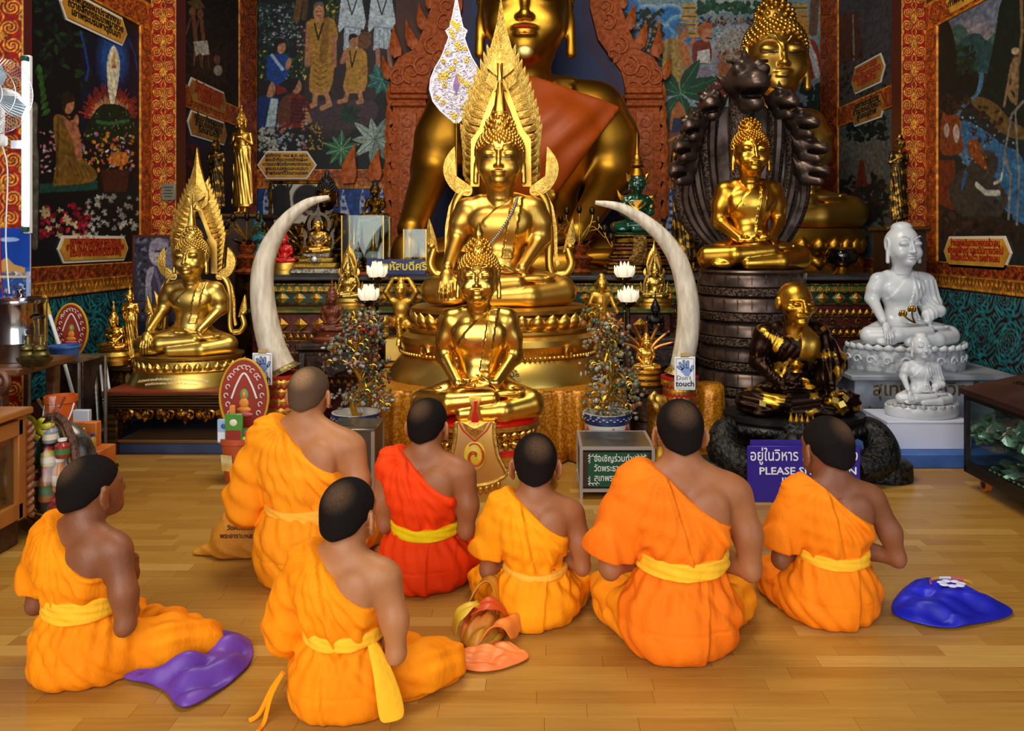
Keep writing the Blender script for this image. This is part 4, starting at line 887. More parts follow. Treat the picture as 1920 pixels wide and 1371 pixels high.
 def hcol(V):
  d=V -hc;d /= np.linalg.norm(d,axis=1)[:,None]+1e-9;a=d @ wv
  t=np.clip((a -.72)/.28,0,1) ** 1.6*.75;lz=(V[:,2] -nk[2]);t=np.maximum(t,np.clip((.03*hs -lz)/.05,0,.45));return np.stack([t]*3,1)
 ob('hair',h.mesh('hair',2,colour=hcol),hair,root)
 # --- robe
 r=SDF((-.44*k -.03,-.26*k,-.01),(.44*k+.03,.5*k,.68*k),.0049)
 zb=(belt[0]+belt[1])/2
 r.cap(B(0,.02,belt[0] -.0),B(0,.02,.38),.135*k,.14*k,0,sy=.85);r.ell(B(0,.02,.37),B(.155,.122,.1),.03);r.ell(B(0,.02,.44),B(.178,.122,.165),.04);r.cap(B(-.155,.02,.54),B(.15,.02,.54),.082*k,.078*k,.05)
 r.cap(B(-.03,.01,.615),B(-.15,.015,.575),.064*k,.066*k,.04);r.ell(B(-.085,-.062,.47),B(.066,.04,.09),.05);r.ell(B(.085,-.062,.45),B(.066,.04,.08),.05)
 def fan(X,Y2,Z):
  x,z=X/k,Z/k;a=np.arctan2(z -.62,x+.07);rad=np.sqrt((z -.62) ** 2+(x+.07) ** 2)
  f=(np.sin(a*30+ph[0]+9*rad)*.45+np.abs(np.sin(a*17+ph[1] -5*rad)) -.5)*ss(rad,.08,.3)
  xc=-.064+(.61 -z)*(.34+.12*np.sin(ph[2]));lay=(1 -ss(x,xc -.005,xc+.003))*(.55+.45*ss(x,xc -.09,xc -.01));brk=np.abs(np.sin(a*9+ph[7]+2.5*np.sin(z*13+ph[8])+x*14)) ** 3
  cr=(np.sin(x*41+z*55+ph[3])*np.sin(x*23 -z*31+ph[4]))
  bl=np.sin(np.arctan2(x,.03 -Y2/k)*9+ph[5]+12*z)*(1 -ss(z,zb+.02,zb+.15))
  return (-.016*lay -(.35+.65*(1 -lay))*.009*f -.004*cr -.0075*bl+.006*brk)*k+0*Y2
 r.fn(fan,'disp')
 # cut along the diagonal neckline that leaves one shoulder bare
 r.fn(lambda X,Y2,Z:((Z/k -(.607 -.72*(X/k+.064) -.02*np.sin(np.clip((X/k+.06)/.24,0,1)*3.14)))*.81*k)+0*Y2,'i',.008)
 r.fn(lambda X,Y2,Z:(X/k -.172+.12*np.clip(.4 -Z/k,0,.2))*k+0*Y2+0*Z,'i',.012)
 # sleeve
 if sleeve == 'cape':
  c=SDF((-.44*k -.03,-.26*k,-.01),(.44*k+.03,.5*k,.68*k),.0049);ex=el[0]
  c.chain([B(-.15,.02,.55),B(-.2,.015,.46),B(-ex,.02,.34),B(-ex -.02,.03,.28)],[.078*k,.074*k,.076*k,.082*k],.05)
  c.fn(lambda X,Y2,Z:(-.008*np.sin(X/k*60+Y2/k*50+Z/k*14+ph[6]))*k*(1 -ss(Z/k,.4,.55)),'disp')
  c.fn(lambda X,Y2,Z:(.318 -.25*(X/k+ex) -Z/k)*k+0*Y2,'i',.008);r.d=SDF.smin(r.d,c.d,.018)
 elif sleeve == 'wrap':
  c=SDF((-.44*k -.03,-.26*k,-.01),(.44*k+.03,.5*k,.68*k),.0049)
  c.chain([B(-.15,.02,.55),B(-.21,.01,.44),B(-.245,.01,.31),B(-.2,.13,.27),B(-.1,.24,.31)],[.07*k,.076*k,.082*k,.082*k,.07*k],.05);c.ell(B(-.235,.0,.255),B(.055,.07,.06),.04)
  c.fn(lambda X,Y2,Z:(-.008*np.sin(Z/k*62+X/k*30+ph[6])*np.sin(X/k*25 -Y2/k*30+ph[7]))*k*(1 -ss(Z/k,.42,.55)),'disp');r.d=SDF.smin(r.d,c.d,.014)
  # lower robe
 l=SDF((-.44*k -.03,-.26*k,-.01),(.44*k+.03,.5*k,.68*k),.0049)
 if kneel:
  l.cap(B(0,.02,.3),B(0,.02,.16),.125*k,.165*k,0,sy=.85);l.cap(B(-.01,.0,.16),B(-.01,.02,.02),.168*k,.165*k,.05,sy=.9);l.cap(B(-.09,.05,.09),B(-.12,.38,.08),.1*k,.085*k,.06);l.cap(B(.09,.05,.09),B(.12,.38,.08),.1*k,.085*k,.06)
 else:
  l.cap(B(0,.015,.3),B(0,.02,.2),.122*k,.15*k,0,sy=.82);l.ell(B(0,.02,.115),B(.208,.165,.15),.06);l.ell(B(0,.0,.045),B(.15,.14,.06),.05)
  lg=l if robe2 is None else SDF((-.44*k -.03,-.26*k,-.01),(.44*k+.03,.5*k,.3*k),.0049)
  for g in (-1,1):
   kx=kn[0 if g < 0 else 1];lg.chain([B(g*.11,.06,.1),B(g*(.04+kx*.66),.2,.095),B(g*kx,.29,.085)],[.105*k,.09*k,.068*k],.05);lg.chain([B(g*(kx -.01),.3,.075),B(g*.1,.36,.065),B(-g*.08,.35,.06)],[.068*k,.065*k,.05*k],.04)
 def low(X,Y2,Z):
  x,y,z=X/k,Y2/k,Z/k;th=np.arctan2(x,.06 -y)
  pl=np.sin(th*19+ph[8]+3*np.sin(z*11+ph[9]))*(.25+.75*ss(z,.06,.26));xs=.02+.05*np.sin(ph[10])+(.3 -z)*.08*np.sin(ph[11])
  lay=(1 -ss(x,xs -.004,xs+.004))*(y < .1);dg=np.abs(np.sin((x*.7+z)*26+ph[1]+y*10))*ss(np.abs(x),.05,.16);seam=np.exp(-((z -.115)/.004) ** 2)*(np.abs(x) < .14)*(y < .05)
  leg=np.sin((x -y*.8)*48+4*np.sin(z*20)+ph[4])*ss(y,.02,.15)
  brk=np.abs(np.sin(th*4.2+z*9+ph[2]+1.8*np.sin(z*16+th*2+ph[3]))) ** 4;return (-.005*pl -.012*lay -.009*dg+.004*seam -.006*leg+.008*brk)*k
 l.fn(low,'disp')
 l.fn(lambda X,Y2,Z:(Z/k -(zb+.005))*k+0*X+0*Y2,'i',.004)
 r.d=np.minimum(r.d,l.d)
 r.fn(lambda X,Y2,Z:.002 -Z,'i',.006)
 ob('robe',r.mesh('robe',1),robe,root)
 if robe2 is not None:
  lg.fn(low,'disp');lg.fn(lambda X,Y2,Z:.002 -Z,'i',.006);ob('skirt_cloth',lg.mesh('skirt_cloth',1),robe2,root)
  # --- sash wound round the waist
 q=SDF((-.2*k,-.2*k,.18*k),(.2*k,.2*k,.45*k),.0042)
 q.cap(B(0,.02,belt[0] -.06),B(0,.02,belt[1]+.06),.163*k,.163*k,0,sy=.86);tl=.12*math.sin(ph[2]);bh=(belt[1] -belt[0])/2
 q.fn(lambda X,Y2,Z:(-.002*np.sin((Z/k+X/k*(.2+tl))*230+ph[5]) -.0015*np.sin(X/k*60+Z/k*120))*k+0*Y2,'disp')
 q.fn(lambda X,Y2,Z:(np.abs(Z/k -zb -tl*.25*X/k -.25*(X/k) ** 2*2+.004) -bh)*k+0*Y2,'i',.005)
 ob('sash',q.mesh('sash',1),sash,root)
 if tail:
  b=MB();n=len(tail);vs=[];fs=[]
  for (x,y,z,wd,ax) in tail:
   for t in (-.5,-.17,.17,.5):vs.append((x*k+wd*t*math.cos(ax),y*k+wd*t*math.sin(ax) -.006*math.cos(t*6),z*k))
  for j in range(n -1):
   for i in range(3):fs.append([j*4+i,j*4+i+1,j*4+5+i,j*4+4+i])
  b.add(vs,fs);o=b.build('sash_tail',sash,root);md=o.modifiers.new('thick','SOLIDIFY');md.thickness=.004;sb=o.modifiers.new('sub','SUBSURF');sb.levels=sb.render_levels=2
 if strings:
  for q in ([(-.2,-.09,.12),(-.235,-.12,.08),(-.27,-.15,.02),(-.3,-.17,.006)],[(-.2,-.1,.12),(-.225,-.14,.07),(-.235,-.17,.01),(-.23,-.22,.006)]):b=MB();b.tube(spline([(x*k,y*k,z) for x,y,z in q],5),.006,6,flat=.4);b.build('tie_string',robe,root)
 return root
amber=cloth('amber_cloth','#f59106','#e97d04');gold_c=cloth('golden_cloth','#fb9f0a','#f08c06');red_c=cloth('vermilion_cloth','#f5430a','#e33a06')
orange=cloth('orange_cloth','#f57a10','#ea6c0a');orange2=cloth('deep_orange_cloth','#f5840c','#e87406');mango=cloth('mango_cloth','#fa9a14','#f08a0c');amber_l=cloth('amber_skirt_cloth','#f0900c','#e07e08')
sash_y=cloth('yellow_sash','#f8bc2c','#f0ac20');sash_l=cloth('pale_yellow_sash','#f6b63c','#efa830');sash_v=cloth('lemon_sash','#f5d80e','#ecc80a')
def build_monks():
 monk('boy in amber robe and wide yellow sash, head turned aside, beside a violet cloth bag',147,0,2.44,.745,.93,.34,(.29,.37),amber,sash_y,skin2,hairm,'cape',hy=.22,el=(.235,.26),er=(.25,.25),seed=3,belt=(.262,.352),whorl=(-.12,0))
 monk('boy in amber robe closest of all, yellow sash end hanging at his hip',640,0,2.27,.715,.93,.24,(.29,.34),amber,sash_y,skin3,hairm,'wrap',hy=.12,er=(.235,.25),seed=5,belt=(.278,.335),whorl=(.08,0),tail=[(.14,-.03,.3,.03,.9),(.195,-.06,.22,.05,.8),(.238,-.085,.13,.07,.7),(.262,-.1,.04,.075,.6)],strings=True)
 monk('adult with shaved head kneeling in golden robe with pale sash, beside an ochre bag',570,0,3.14,.98,.97,.12,(.2,.2),mango,sash_l,skin3,hairs,'wrap',hy=.05,seed=8,belt=(.24,.305),kneel=True,er=(.225,.28))
 monk('boy in vermilion red robe with lemon yellow sash',795,0,3.08,.815,.95,.15,(.2,.25),red_c,sash_v,skin1,hairm,'none',hy=.12,el=(.19,.28),er=(.205,.27),seed=11,belt=(.245,.3),whorl=(-.1,0))
 monk('small boy in golden robe with thin pale sash, ears standing out',1003,0,2.79,.705,.98,.04,(.29,.21),gold_c,sash_l,skin1,hairm,'cape',hy=-.02,seed=13,el=(.235,.25),belt=(.24,.275),whorl=(.18,0))
 monk('adult in bright orange robe with yellow sash and amber skirt cloth',1280,0,2.60,.945,.98,-.02,(.22,.25),orange,sash_y,skin1,hairm,'cape',hy=.0,seed=17,el=(.25,.285),belt=(.28,.34),whorl=(0,0),robe2=amber_l)
 monk('boy in orange robe with yellow sash beside the shiny blue bag',1565,0,2.81,.775,1.03,-.05,(.2,.2),orange2,sash_y,skin2,hairm,'cape',hy=-.3,hp=.05,er=(.29,.27),el=(.25,.275),seed=21,belt=(.26,.315),whorl=(.25,0))
 # ------------------------------------------------------------------ ornaments shared by the statues
def petal_mesh(w,h,t=.25,up=True,name='lotus_petal'):
 o=[(-.38,0),(.38,0),(.5,.35),(.42,.62),(.2,.85),(0,1.0),(-.2,.85),(-.42,.62),(-.5,.35)]
 b=MB();b.prism([(x*w,(z if up else 1 -z)*h) for x,z in o],w*.12,y0=-w*.06,bulge=w*t);return b.mesh(name,angle=1.2)
def petal_ring(parent,mat,R,z,n,h,up=True,sy=1.0,tilt=.25,front=False,wf=1.0,name='lotus_petal'):
 """petals standing round a pedestal, each an object that shares one mesh"""
 me=petal_mesh(2*PI*R*(1+sy)/2/n*wf,h,up=up,name=name)
 for i in range(n):
  a=2*PI*(i+.5)/n -PI/2
  if math.sin(a) > .35:continue
  nx,ny=math.cos(a),math.sin(a)/max(sy,.01);rot=math.atan2(ny,nx)+PI/2
  o=ob(name,me,mat,parent,(R*math.cos(a),R*sy*math.sin(a),z));o.rotation_euler=(tilt if up else -tilt,0,rot)
def arch_px(p):return ((p[0])/283.0,(572.0 -p[1])/283.0)
def arch(parent,mat,rel,W,yb=.17,full=True):
 """pointed flame arch behind a seated figure; children of the figure, built in lap widths"""
 d=.05
 for g in (-1,1):
  A=lambda pts:[(g*x,z) for x,z in map(arch_px,pts)]
  # band from shoulder to apex
  MB().prism(A([(42,352),(40,300),(41,280),(28,256),(34,246),(3,172),(0,172),(0,142),(8,150),(40,237),(43,244),(57,262),(58,352)]),d,y0=yb,bulge=0).build('arch_band',mat,parent,smooth=False)
  b=MB();b.tube([(g*x,yb+.01,z) for x,z in map(arch_px,spline([(50,350),(47,285),(44,268),(33,248),(3,158)],6))],.009,6);b.tube([(g*x,yb+.0,z) for x,z in map(arch_px,spline([(42,350),(40,285),(31,254)],6))],.007,6);b.build('arch_bead',mat,parent)
  if full:
  # columns beside the body, ending in a naga head with a flame crest
   b=MB();c=spline([(58,360),(72,362),(84,378),(90,405),(92,450),(92,500),(98,522),(108,520)],6);b.tube([(g*x,yb+.02,z) for x,z in map(arch_px,c)],lambda t:.036 -.012*t,10);b.build('arch_column',mat,parent)
   MB().prism(A([(86,362),(100,390),(107,430),(108,480),(112,500),(106,505),(102,480),(100,430),(92,395),(80,368)]),.03,y0=yb+.01).build('arch_fin',rel,parent,smooth=False)
   b=MB();b.tube([(g*x,yb,z) for x,z in map(arch_px,spline([(108,522),(124,518),(134,500),(130,480),(128,470),(138,462)],6))],lambda t:.034 -.012*t,10);b.sph((g*132/283,yb -.01,(572 -466)/283),(.03,.03,.022),10,6);b.build('naga_neck',mat,parent)
   MB().prism(A([(118,478),(124,450),(132,425),(137,412),(140,430),(142,455),(136,470)]),.03,y0=yb -.015,bulge=.012).build('naga_crest',rel,parent,smooth=False)
   # crescent horn
  MB().prism(A(spline([(56,352),(70,350),(84,338),(94,318),(96,298),(88,276),(104,296),(110,318),(104,342),(88,362),(66,370),(56,366)],4,True)),.05,y0=yb -.01,bulge=.012).build('arch_horn',rel,parent,smooth=False)
  # feathers up the outside, each curling upward, laid over one another
  MB().prism(A([(40,350),(60,350),(74,330),(76,262),(62,200),(40,140),(20,120),(4,142),(40,240)]),.02,y0=yb+.05).build('arch_gap_shade',gold_dark,parent,smooth=False)  # dark plate added so the gaps between the feathers look shaded
  for i in range(17):
   t=i/16.0;y=348 -226*t;xo=56 if y > 262 else 56 -(262 -y)*.36;L=16+16*min(1,t*1.8) -5*max(0,t -.75)*4;up=20+26*min(1,t*1.4)
   p=[(xo -10,y),(xo+L*.45,y -5),(xo+L*.8,y -up*.42),(xo+L*.82,y -up),(xo+L*.5,y -up*.55),(xo+L*.1,y -up*.36),(xo -10,y -up*.3)]
   MB().prism(A(spline(p,3,True)),.02,y0=yb+.012+.0022*i,bulge=.016).build('flame_leaf',rel,parent,smooth=False)
 P2=[(0,-12),(8,40),(20,85),(28,108),(27,125),(14,136),(0,146),(-14,136),(-27,125),(-28,108),(-20,85),(-8,40)]
 MB().prism([arch_px(p) for p in P2],.045,y0=yb,bulge=.02).build('arch_spire',rel,parent,smooth=False)
 for g in (-1,1):MB().prism([(g*x,z) for x,z in map(arch_px,[(8,146),(26,132),(30,108),(33,130),(30,152),(12,168)])],.03,y0=yb+.0,bulge=.01).build('flame_leaf',rel,parent,smooth=False)
 MB().prism([arch_px(p) for p in [(0,150),(12,172),(0,168),(-12,172)]],.03,y0=yb -.01,bulge=.02).build('arch_gable',rel,parent,smooth=False)
red_enamel=M('red_enamel','#c8140c',.3,spec=.6,coat=.3);black_m=M('black_enamel','#120e0c',.3,spec=.6)
def build_statues():
# ---- 1 front statue on its stepped throne with a gilded bib
 Y=4.33;x=XP(897,Y);zl=.385
 t=thing('statue_throne','gilded throne with red bands and a hanging gold bib under the brightest statue','throne',(x,Y,0))
 plain=M('plain_bright_gold','#e8cc7c',.3,1.0,col2='#d8b458',mscale=4,rough2=.35)
 b=MB();b.lathe([(.43,0),(.43,.012),(.395,.13),(.385,.135)],40,sy=.62);b.build('plinth',plain,t,angle=.5)
 b=MB();b.lathe([(.38,.13),(.375,.15),(.35,.155),(.35,.18),(.372,.19),(.372,.205),(.345,.21)],48,sy=.62);b.build('lower_moulding',gold_hi,t,angle=.5)
 b=MB();b.lathe([(.352,.205),(.352,.222),(.33,.225),(.33,.232)],48,sy=.62);b.build('red_band',red_enamel,t,angle=.5)
 b=MB();b.lathe([(.31,.23),(.285,.25),(.285,.3),(.31,.33),(.335,.335),(.34,.36),(.325,.365)],48,sy=.66);b.build('waist',gold_relief,t,angle=.5)
 petal_ring(t,gold_hi,.298,.288,30,.05,True,.68,.35);petal_ring(t,gold_hi,.315,.235,30,.055,False,.66,.35)
 b=MB();b.lathe([(.325,.362),(.33,.372),(.31,.384),(.001,.386)],48,sy=.72);b.build('red_cushion',red_enamel,t)
 bib=MB().prism([(-.1,.375),(.1,.375),(.1,.3),(.12,.2),(.165,.115),(.13,.085),(.08,.062),(0,.05),(-.08,.062),(-.13,.085),(-.165,.115),(-.12,.2),(-.1,.3)],.02,y0=-.272).build('bib',plain,t,smooth=False);bib.rotation_euler=(-.1,0,0)
 b=MB();pts=[(-.1,.37),(-.1,.3),(-.12,.2),(-.16,.118),(-.13,.088),(-.08,.065),(0,.053),(.08,.065),(.13,.088),(.16,.118),(.12,.2),(.1,.3),(.1,.37)]
 b.tube([(px_,-.274,pz) for px_,pz in spline(pts,5)],.011,8);bd=b.build('bib_border',gold_relief,bib)
 MB().prism([(-.07,.375),(.07,.375),(.045,.33),(0,.29),(-.045,.33)],.012,y0=-.284,bulge=.012).build('bib_pendant',gold_relief,bib,smooth=False)
 b=MB();b.tube([(-.085,-.281,.373),(-.06,-.283,.33),(0,-.283,.276),(.06,-.283,.33),(.085,-.281,.373)],.0035,6);b.build('red_line',red_enamel,bib)
 pend=petal_mesh(.028,.042,name='bib_leaf')
 for k in range(9):ob('bib_leaf',pend,gold_hi,bib,(-.12+.03*k,-.276,.078 -.03*(1 -((k -4)/4.2) ** 2)),(0,PI,0))
 b=MB();b.lathe([(.001,-.006),(.05,-.006),(.056,0),(.05,.006),(.001,.008)],28,M4=Matrix.Translation((0,-.28,.205)) @ Matrix.Rotation(PI/2,4,'X') @ Matrix.Scale(1.3,4,(0,1,0)));b.build('emblem_ground',M('emblem_yellow','#e0c030',.4),bib)
 b=MB();sp=[(math.cos(a)*(.006+.0062*a),-.289,.198+math.sin(a)*(.006+.0072*a)) for a in np.linspace(.3,6.9,34)];b.tube(sp,lambda q:.0045+.002*q,7)
 b.tube([(-.002+.044*math.cos(a),-.288,.208+.058*math.sin(a)) for a in np.linspace(-.9,2.2,20)],.004,6);b.build('emblem_scroll',M('emblem_red','#c43a1c',.4),bib)
 b=MB();b.tube([(math.cos(a)*(.012+.0062*a),-.289,.202+math.sin(a)*(.012+.0072*a)) for a in np.linspace(.6,5.6,26)],.004,6);b.build('emblem_flame',gold_hi,bib)
 s1=statue('meditating_statue','brightest polished gold statue in meditation on the throne with the red cushion','statue',(x,Y,zl),.715,gold_hi,'dhyana','curls','bud',eyes=black_m,sz=1.14)
 b=MB()
 for g in (-1,1):b=MB();b.sph((g*.3,-.17,.205),(.05,.03,.012),10,5);b.build('foot_ornament',gold_hi,s1)
 b=MB();b.prism([(-.06,.005),(.06,.005),(.03,.11),(.045,.17),(-.045,.17),(-.03,.11)],.03,y0=-.325,bulge=.01);b.build('front_fold',gold_hi,s1)
 b=MB();b.prism([(-.03,.0),(.03,.0),(.012,.09),(.02,.15),(-.005,.15),(-.008,.09)],.012,y0=-.345);b.build('red_fold',red_enamel,s1)
 # ---- 2 larger statue behind on a round pedestal
 Y=5.38;x=XP(937,Y);zt=.43
 t=thing('round_pedestal','big round gold lotus pedestal rising behind the throne','pedestal',(x,Y,zt))
 b=MB();b.lathe([(.755,0),(.75,.02),(.66,.145),(.64,.155)],56,sy=.76);b.build('drum',gold_pale,t,angle=.5)
 b=MB();b.lathe([(.64,.15),(.655,.16),(.655,.175),(.63,.18),(.64,.2),(.66,.235),(.655,.27),(.62,.295),(.6,.3),(.615,.31),(.615,.325),(.58,.33),(.56,.35),(.55,.41),(.585,.43),(.59,.455),(.56,.468),(.001,.47)],64,sy=.76);b.build('torus_moulding',gold,t,angle=.5)
 b=MB()
 for k in range(64):
  a=PI+PI*k/63;b.sph((.662*math.cos(a),.503*math.sin(a),.17),.012,6,4)
 stuff(b.build('bead_row',gold,t))
 petal_ring(t,gold,.565,.335,34,.1,True,.76,.3,wf=1.15)
 for k in range(9):
  a=-PI/2+(k -4)*.42;o=MB().box((0,0,.075),(.004,.012,.15)).build('drum_seam',gold_old,t,(.712*math.cos(a),.541*math.sin(a),.0));o.rotation_euler=(-.58,0,a+PI/2)
 for k in range(5):
  a=-PI/2+(k -2)*.75;b=MB();b.tube([(.05*math.cos(q)*(1 -q/9),0,.05*math.sin(q)*(1 -q/9)) for q in np.linspace(0,6,24)],lambda u:.016 -.01*u,7);o=b.build('scroll',gold,t,(.67*math.cos(a),.51*math.sin(a),.2));o.rotation_euler=(0,0,a+PI/2)
 a=-PI/2+.36;pl=thing('inscription','','',(0,0,0));bpy.data.objects.remove(pl)
 o=MB().prism([(-.17,.05),(-.13,.1),(.13,.1),(.17,.05),(.13,0),(-.13,0)],.02,y0=-.02).build('inscription_plate',gold_pale,t,(.695*math.cos(a),.527*math.sin(a),.035),smooth=False);o.rotation_euler=(-.6,0,a+PI/2)
 text('เฉลิมพระเกียรติ',.06,M('engraved_dark','#4a3510',.5),o,(0,-.0205,.032),(PI/2,0,0),bold=.001)
 s2=statue('arched_statue','large satin gold statue touching the earth before a tall feathered arch, behind the brightest one','statue',(x,Y,zt+.47),1.03,gold,'earth','curls','flame',eyes=black_m,fin_scale=1.0);arch(s2,gold,gold_relief,1.03)
 nk=tag(None,None) if False else None
 b=MB();nk=thing('bead_garland','string of silver beads slung across the chest of the arched statue','garland',(x,Y,zt+.47));gl=[(.115,-.03,.69),(.085,-.085,.6),(.03,-.125,.5),(-.03,-.125,.42),(-.085,-.1,.36)]
 for k,q in enumerate(spline(gl,7)):
  bb=MB();bb.sph((q[0]*1.03,q[1]*1.03 -.012,q[2]*1.03),.011,8,6);bb.build('bead',M('silver_beads','#b8b0a4',.25,.9),nk)
  # ---- 3 statue with arch on the low table by the wall
 Y=5.3;x=XP(357,Y);zt=.395
 t=thing('oval_pedestal','gold oval lotus pedestal with an engraved band, on the low carved table','pedestal',(x,Y,zt))
 b=MB();b.lathe([(.385,0),(.385,.01),(.352,.085),(.345,.09)],48,sy=.8);b.build('engraved_band',gold_pale,t,angle=.5);b=MB();b.lathe([(.345,.088),(.355,.1),(.33,.12),(.325,.16),(.342,.175),(.345,.188),(.001,.19)],48,sy=.8);b.build('lotus_core',gold_pale,t,angle=.5)
 petal_ring(t,gold_pale,.34,.098,34,.06,True,.8,.15)
 ins=['เมื่อวันเสาร์ พระเจ้าประดิษฐาน ณ วัดพระธาตุดอยสุเทพ','พุทธศักราช ๒๕๑๔ ครบ ๗๒ ปี มหามงคล']
 for i,l in enumerate(ins):
  n=len(l)
  o=text(l,.021,M('engraved_light','#f2e6b8',.5),t,(.0,-.306+.02*0,.06 -.026*i),(PI/2 -.45,0,0),name='lettering');me=o.data
  for v in me.vertices:
   xx=v.co.x;v.co.z += 0;v.co.z -= (math.sqrt(max(.02,.135 -xx*xx)) -math.sqrt(.135))*-.8
 s3=statue('arched_statue','pale satin gold statue touching the earth before a feathered arch, on the low carved table','statue',(x,Y,zt+.19),.665,gold_pale,'earth','curls','flame',eyes=black_m,rz=.06);arch(s3,gold_pale,gold_relief,.665)
 # ---- 4 giant statue in the niche
 Y=7.9;x=XP(985,Y);W=629*Y/F;zl=ZP(95,Y) -.785*W
 t=thing('great_altar_base','deep red masonry base under the giant statue, mostly hidden by the altar','pedestal',(x,Y+.1,0));MB().box((0,0,zl/2),(2.85,1.5,zl -.002),bev=.03).build('masonry',M('red_masonry','#5a1c10',.6),t)
 s4=statue('giant_statue','giant old gold statue with red lips filling the niche, wearing an orange cloth','statue',(x,Y,zl),W,gold_old,'earth','curls','bud',lips=M('red_lips','#a81c10',.35),sy=.8,hs=1.02)
 b=MB();b.sph((0,-.124,.815),(.026,.012,.02),14,9);o=b.build('gold_leaf_patch',M('pale_gold_leaf','#d8c078',.45,.9,bump=.3,bscale=60),s4);o.matrix_local=Matrix.Translation((0,.0,-.055))
 c=SDF((-.1,-.25,.2),(.42,.28,.76),.0075)
 c.ell((0,.055,.5),(.25,.175,.2),0);c.ell((.09,-.035,.53),(.125,.09,.1),.05);c.ell((-.06,-.035,.53),(.12,.085,.1),.05);c.cap((-.1,.07,.61),(.2,.07,.61),.105,.105,.05);c.chain([(.228,.07,.62),(.275,.07,.5),(.285,.075,.36)],[.098,.09,.085],.05);c.cap((0,.05,.66),(.1,.06,.66),.095,.09,.05)
 c.fn(lambda X,Y2,Z:-.006*np.sin(X*60 -Z*34+2*np.sin(Z*18))*ss(Z,.75,.5)+0*Y2,'disp')
 c.fn(lambda X,Y2,Z:(.33+(X -.075)*1.36 -Z)*.6+0*Y2,'i',.006);c.fn(lambda X,Y2,Z:(-.1 -X+(Z -.68)*-.12)+0*Y2,'i',.006);c.fn(lambda X,Y2,Z:(X -.34)+0*Z+0*Y2,'i',.01);c.fn(lambda X,Y2,Z:(Z -(.70+.35*np.minimum(.06,.04 -X) ))+0*Y2,'i',.006)
 ob('draped_cloth',c.mesh('draped_cloth',1),M('russet_silk','#b8500e',.5,col2='#9c3e08',mscale=3,spec=.4,bump=.1,bscale=12),s4)
 # ---- 5 statue on the naga coils
 Y=5.42;x=XP(1408,Y);bronze=M('dark_bronze','#66544a',.36,.8,col2='#382c26',mscale=7,rough2=.5);bronze_sc=M('scaled_bronze','#6e5a4c',.42,.75,col2='#2e231d',mscale=60,mlo=.42,mhi=.58,bump=1.0,bscale=90)
 t=thing('naga_coil_pedestal','tall dark bronze pedestal of stacked snake coils under the statue in the snake hood','pedestal',(x,Y,0));n=7;hh=1.12/n
 for k in range(n):
  z=k*hh;R=.362+.012*math.sin(k*1.7);b=MB();b.lathe([(R -.03,z),(R+.0,z+.012),(R+.008,z+hh*.34),(R -.01,z+hh*.4)],48);b.build('belly_band',bronze_sc,t)
  b=MB();b.lathe([(R -.012,z+hh*.38),(R+.002,z+hh*.44),(R+.0,z+hh*.7),(R -.02,z+hh*.93),(R -.035,z+hh)],48);b.build('snake_coil',bronze,t)
  sh=MB().box((0,0,0),(.006,.008,hh*.5),rx=.12).mesh('plate_ridge')
  for j in range(13):a=PI+PI*(j+.5)/13;ob('plate_ridge',sh,bronze,t,(R*math.cos(a),R*math.sin(a),z+hh*.68),(0,0,a+PI/2))
 b=MB();b.lathe([(.335,1.105),(.35,1.12),(.34,1.132),(.001,1.134)],48);b.build('top_slab',bronze,t)
 statue('hooded_statue','gold statue in meditation seated on snake coils under the dark hood','statue',(x,Y,1.134),.765,M('patched_gold','#d9a33a',.26,1.0,col2='#a8721a',mscale=3,mlo=.4,mhi=.75,rough2=.36),'dhyana','curls',None,eyes=black_m,hs=1.2,sz=1.12)
 # hood of snake heads
 Yh=5.99;hd=thing('naga_hood','dark bronze fan of crested snake heads rising behind the hooded statue','sculpture',(XP(1405,Yh),Yh,1.0));sH=SP(Yh)
 def nag():
  s=SDF((-.14,-.25,-.16),(.14,.14,.2),.0062);s.ell((0,.0,.02),(.085,.09,.085),0);s.ell((0,-.11,.0),(.06,.085,.04),.04);s.cap((0,-.03,-.06),(0,-.14,-.075),.048,.034,.02);s.ell((0,-.15,.03),(.035,.03,.022),.02)
  for g in (-1,1):s.ell((g*.05,-.06,.06),(.026,.026,.026),.008);s.ell((g*.056,-.076,.064),(.014,.012,.014),.003);s.cap((g*.03,-.05,.09),(g*.08,.0,.1),.012,.008,.01);s.ell((g*.02,-.175,.02),(.012,.01,.01),.006);s.cap((g*.07,.02,.0),(g*.11,.05,.05),.02,.006,.02)
  s.ell((0,-.15,-.04),(.06,.11,.02),.008,'s');s.cap((0,.02,.09),(0,.06,.16),.025,.006,.02)
  s.fn(lambda X,Y2,Z:.0022*np.sin(X*170)*np.sin(Y2*170)*np.sin(Z*170)*(Y2 > -.05),'disp');return s.mesh('snake_head',1)
 nm=nag();heads=[(1392,168,1.75,0),(1333,200,1.05,-.35),(1303,240,1.0,-.6),(1290,278,1.0,-.8),(1284,322,1.0,-.9),(1457,197,1.05,.35),(1490,234,1.0,.6),(1502,280,1.0,.8),(1503,322,1.0,.9)]
 for (px_,py_,sc,tw) in heads:
  hx=(px_ -1405)*sH;hz=ZP(py_,Yh) -1.0;o=ob('snake_head',nm,bronze,hd,(hx,-.12 if sc > 1.5 else -.05,hz),(.1,tw*.5,tw*.9),1.05*sc)
  p0=(hx*.12,.02,.12);p1=(hx*.75,.06,.15+hz*.25);p2=(hx*1.02,.05,hz*.72);p3=(hx,.0,hz)
  b=MB();b.tube(spline([p0,p1,p2,p3],8),lambda q,sc=sc:(.05+.03*q)*(.9 if sc < 1.5 else 1.3),10,flat=.8);b.build('snake_neck',bronze_sc,hd)
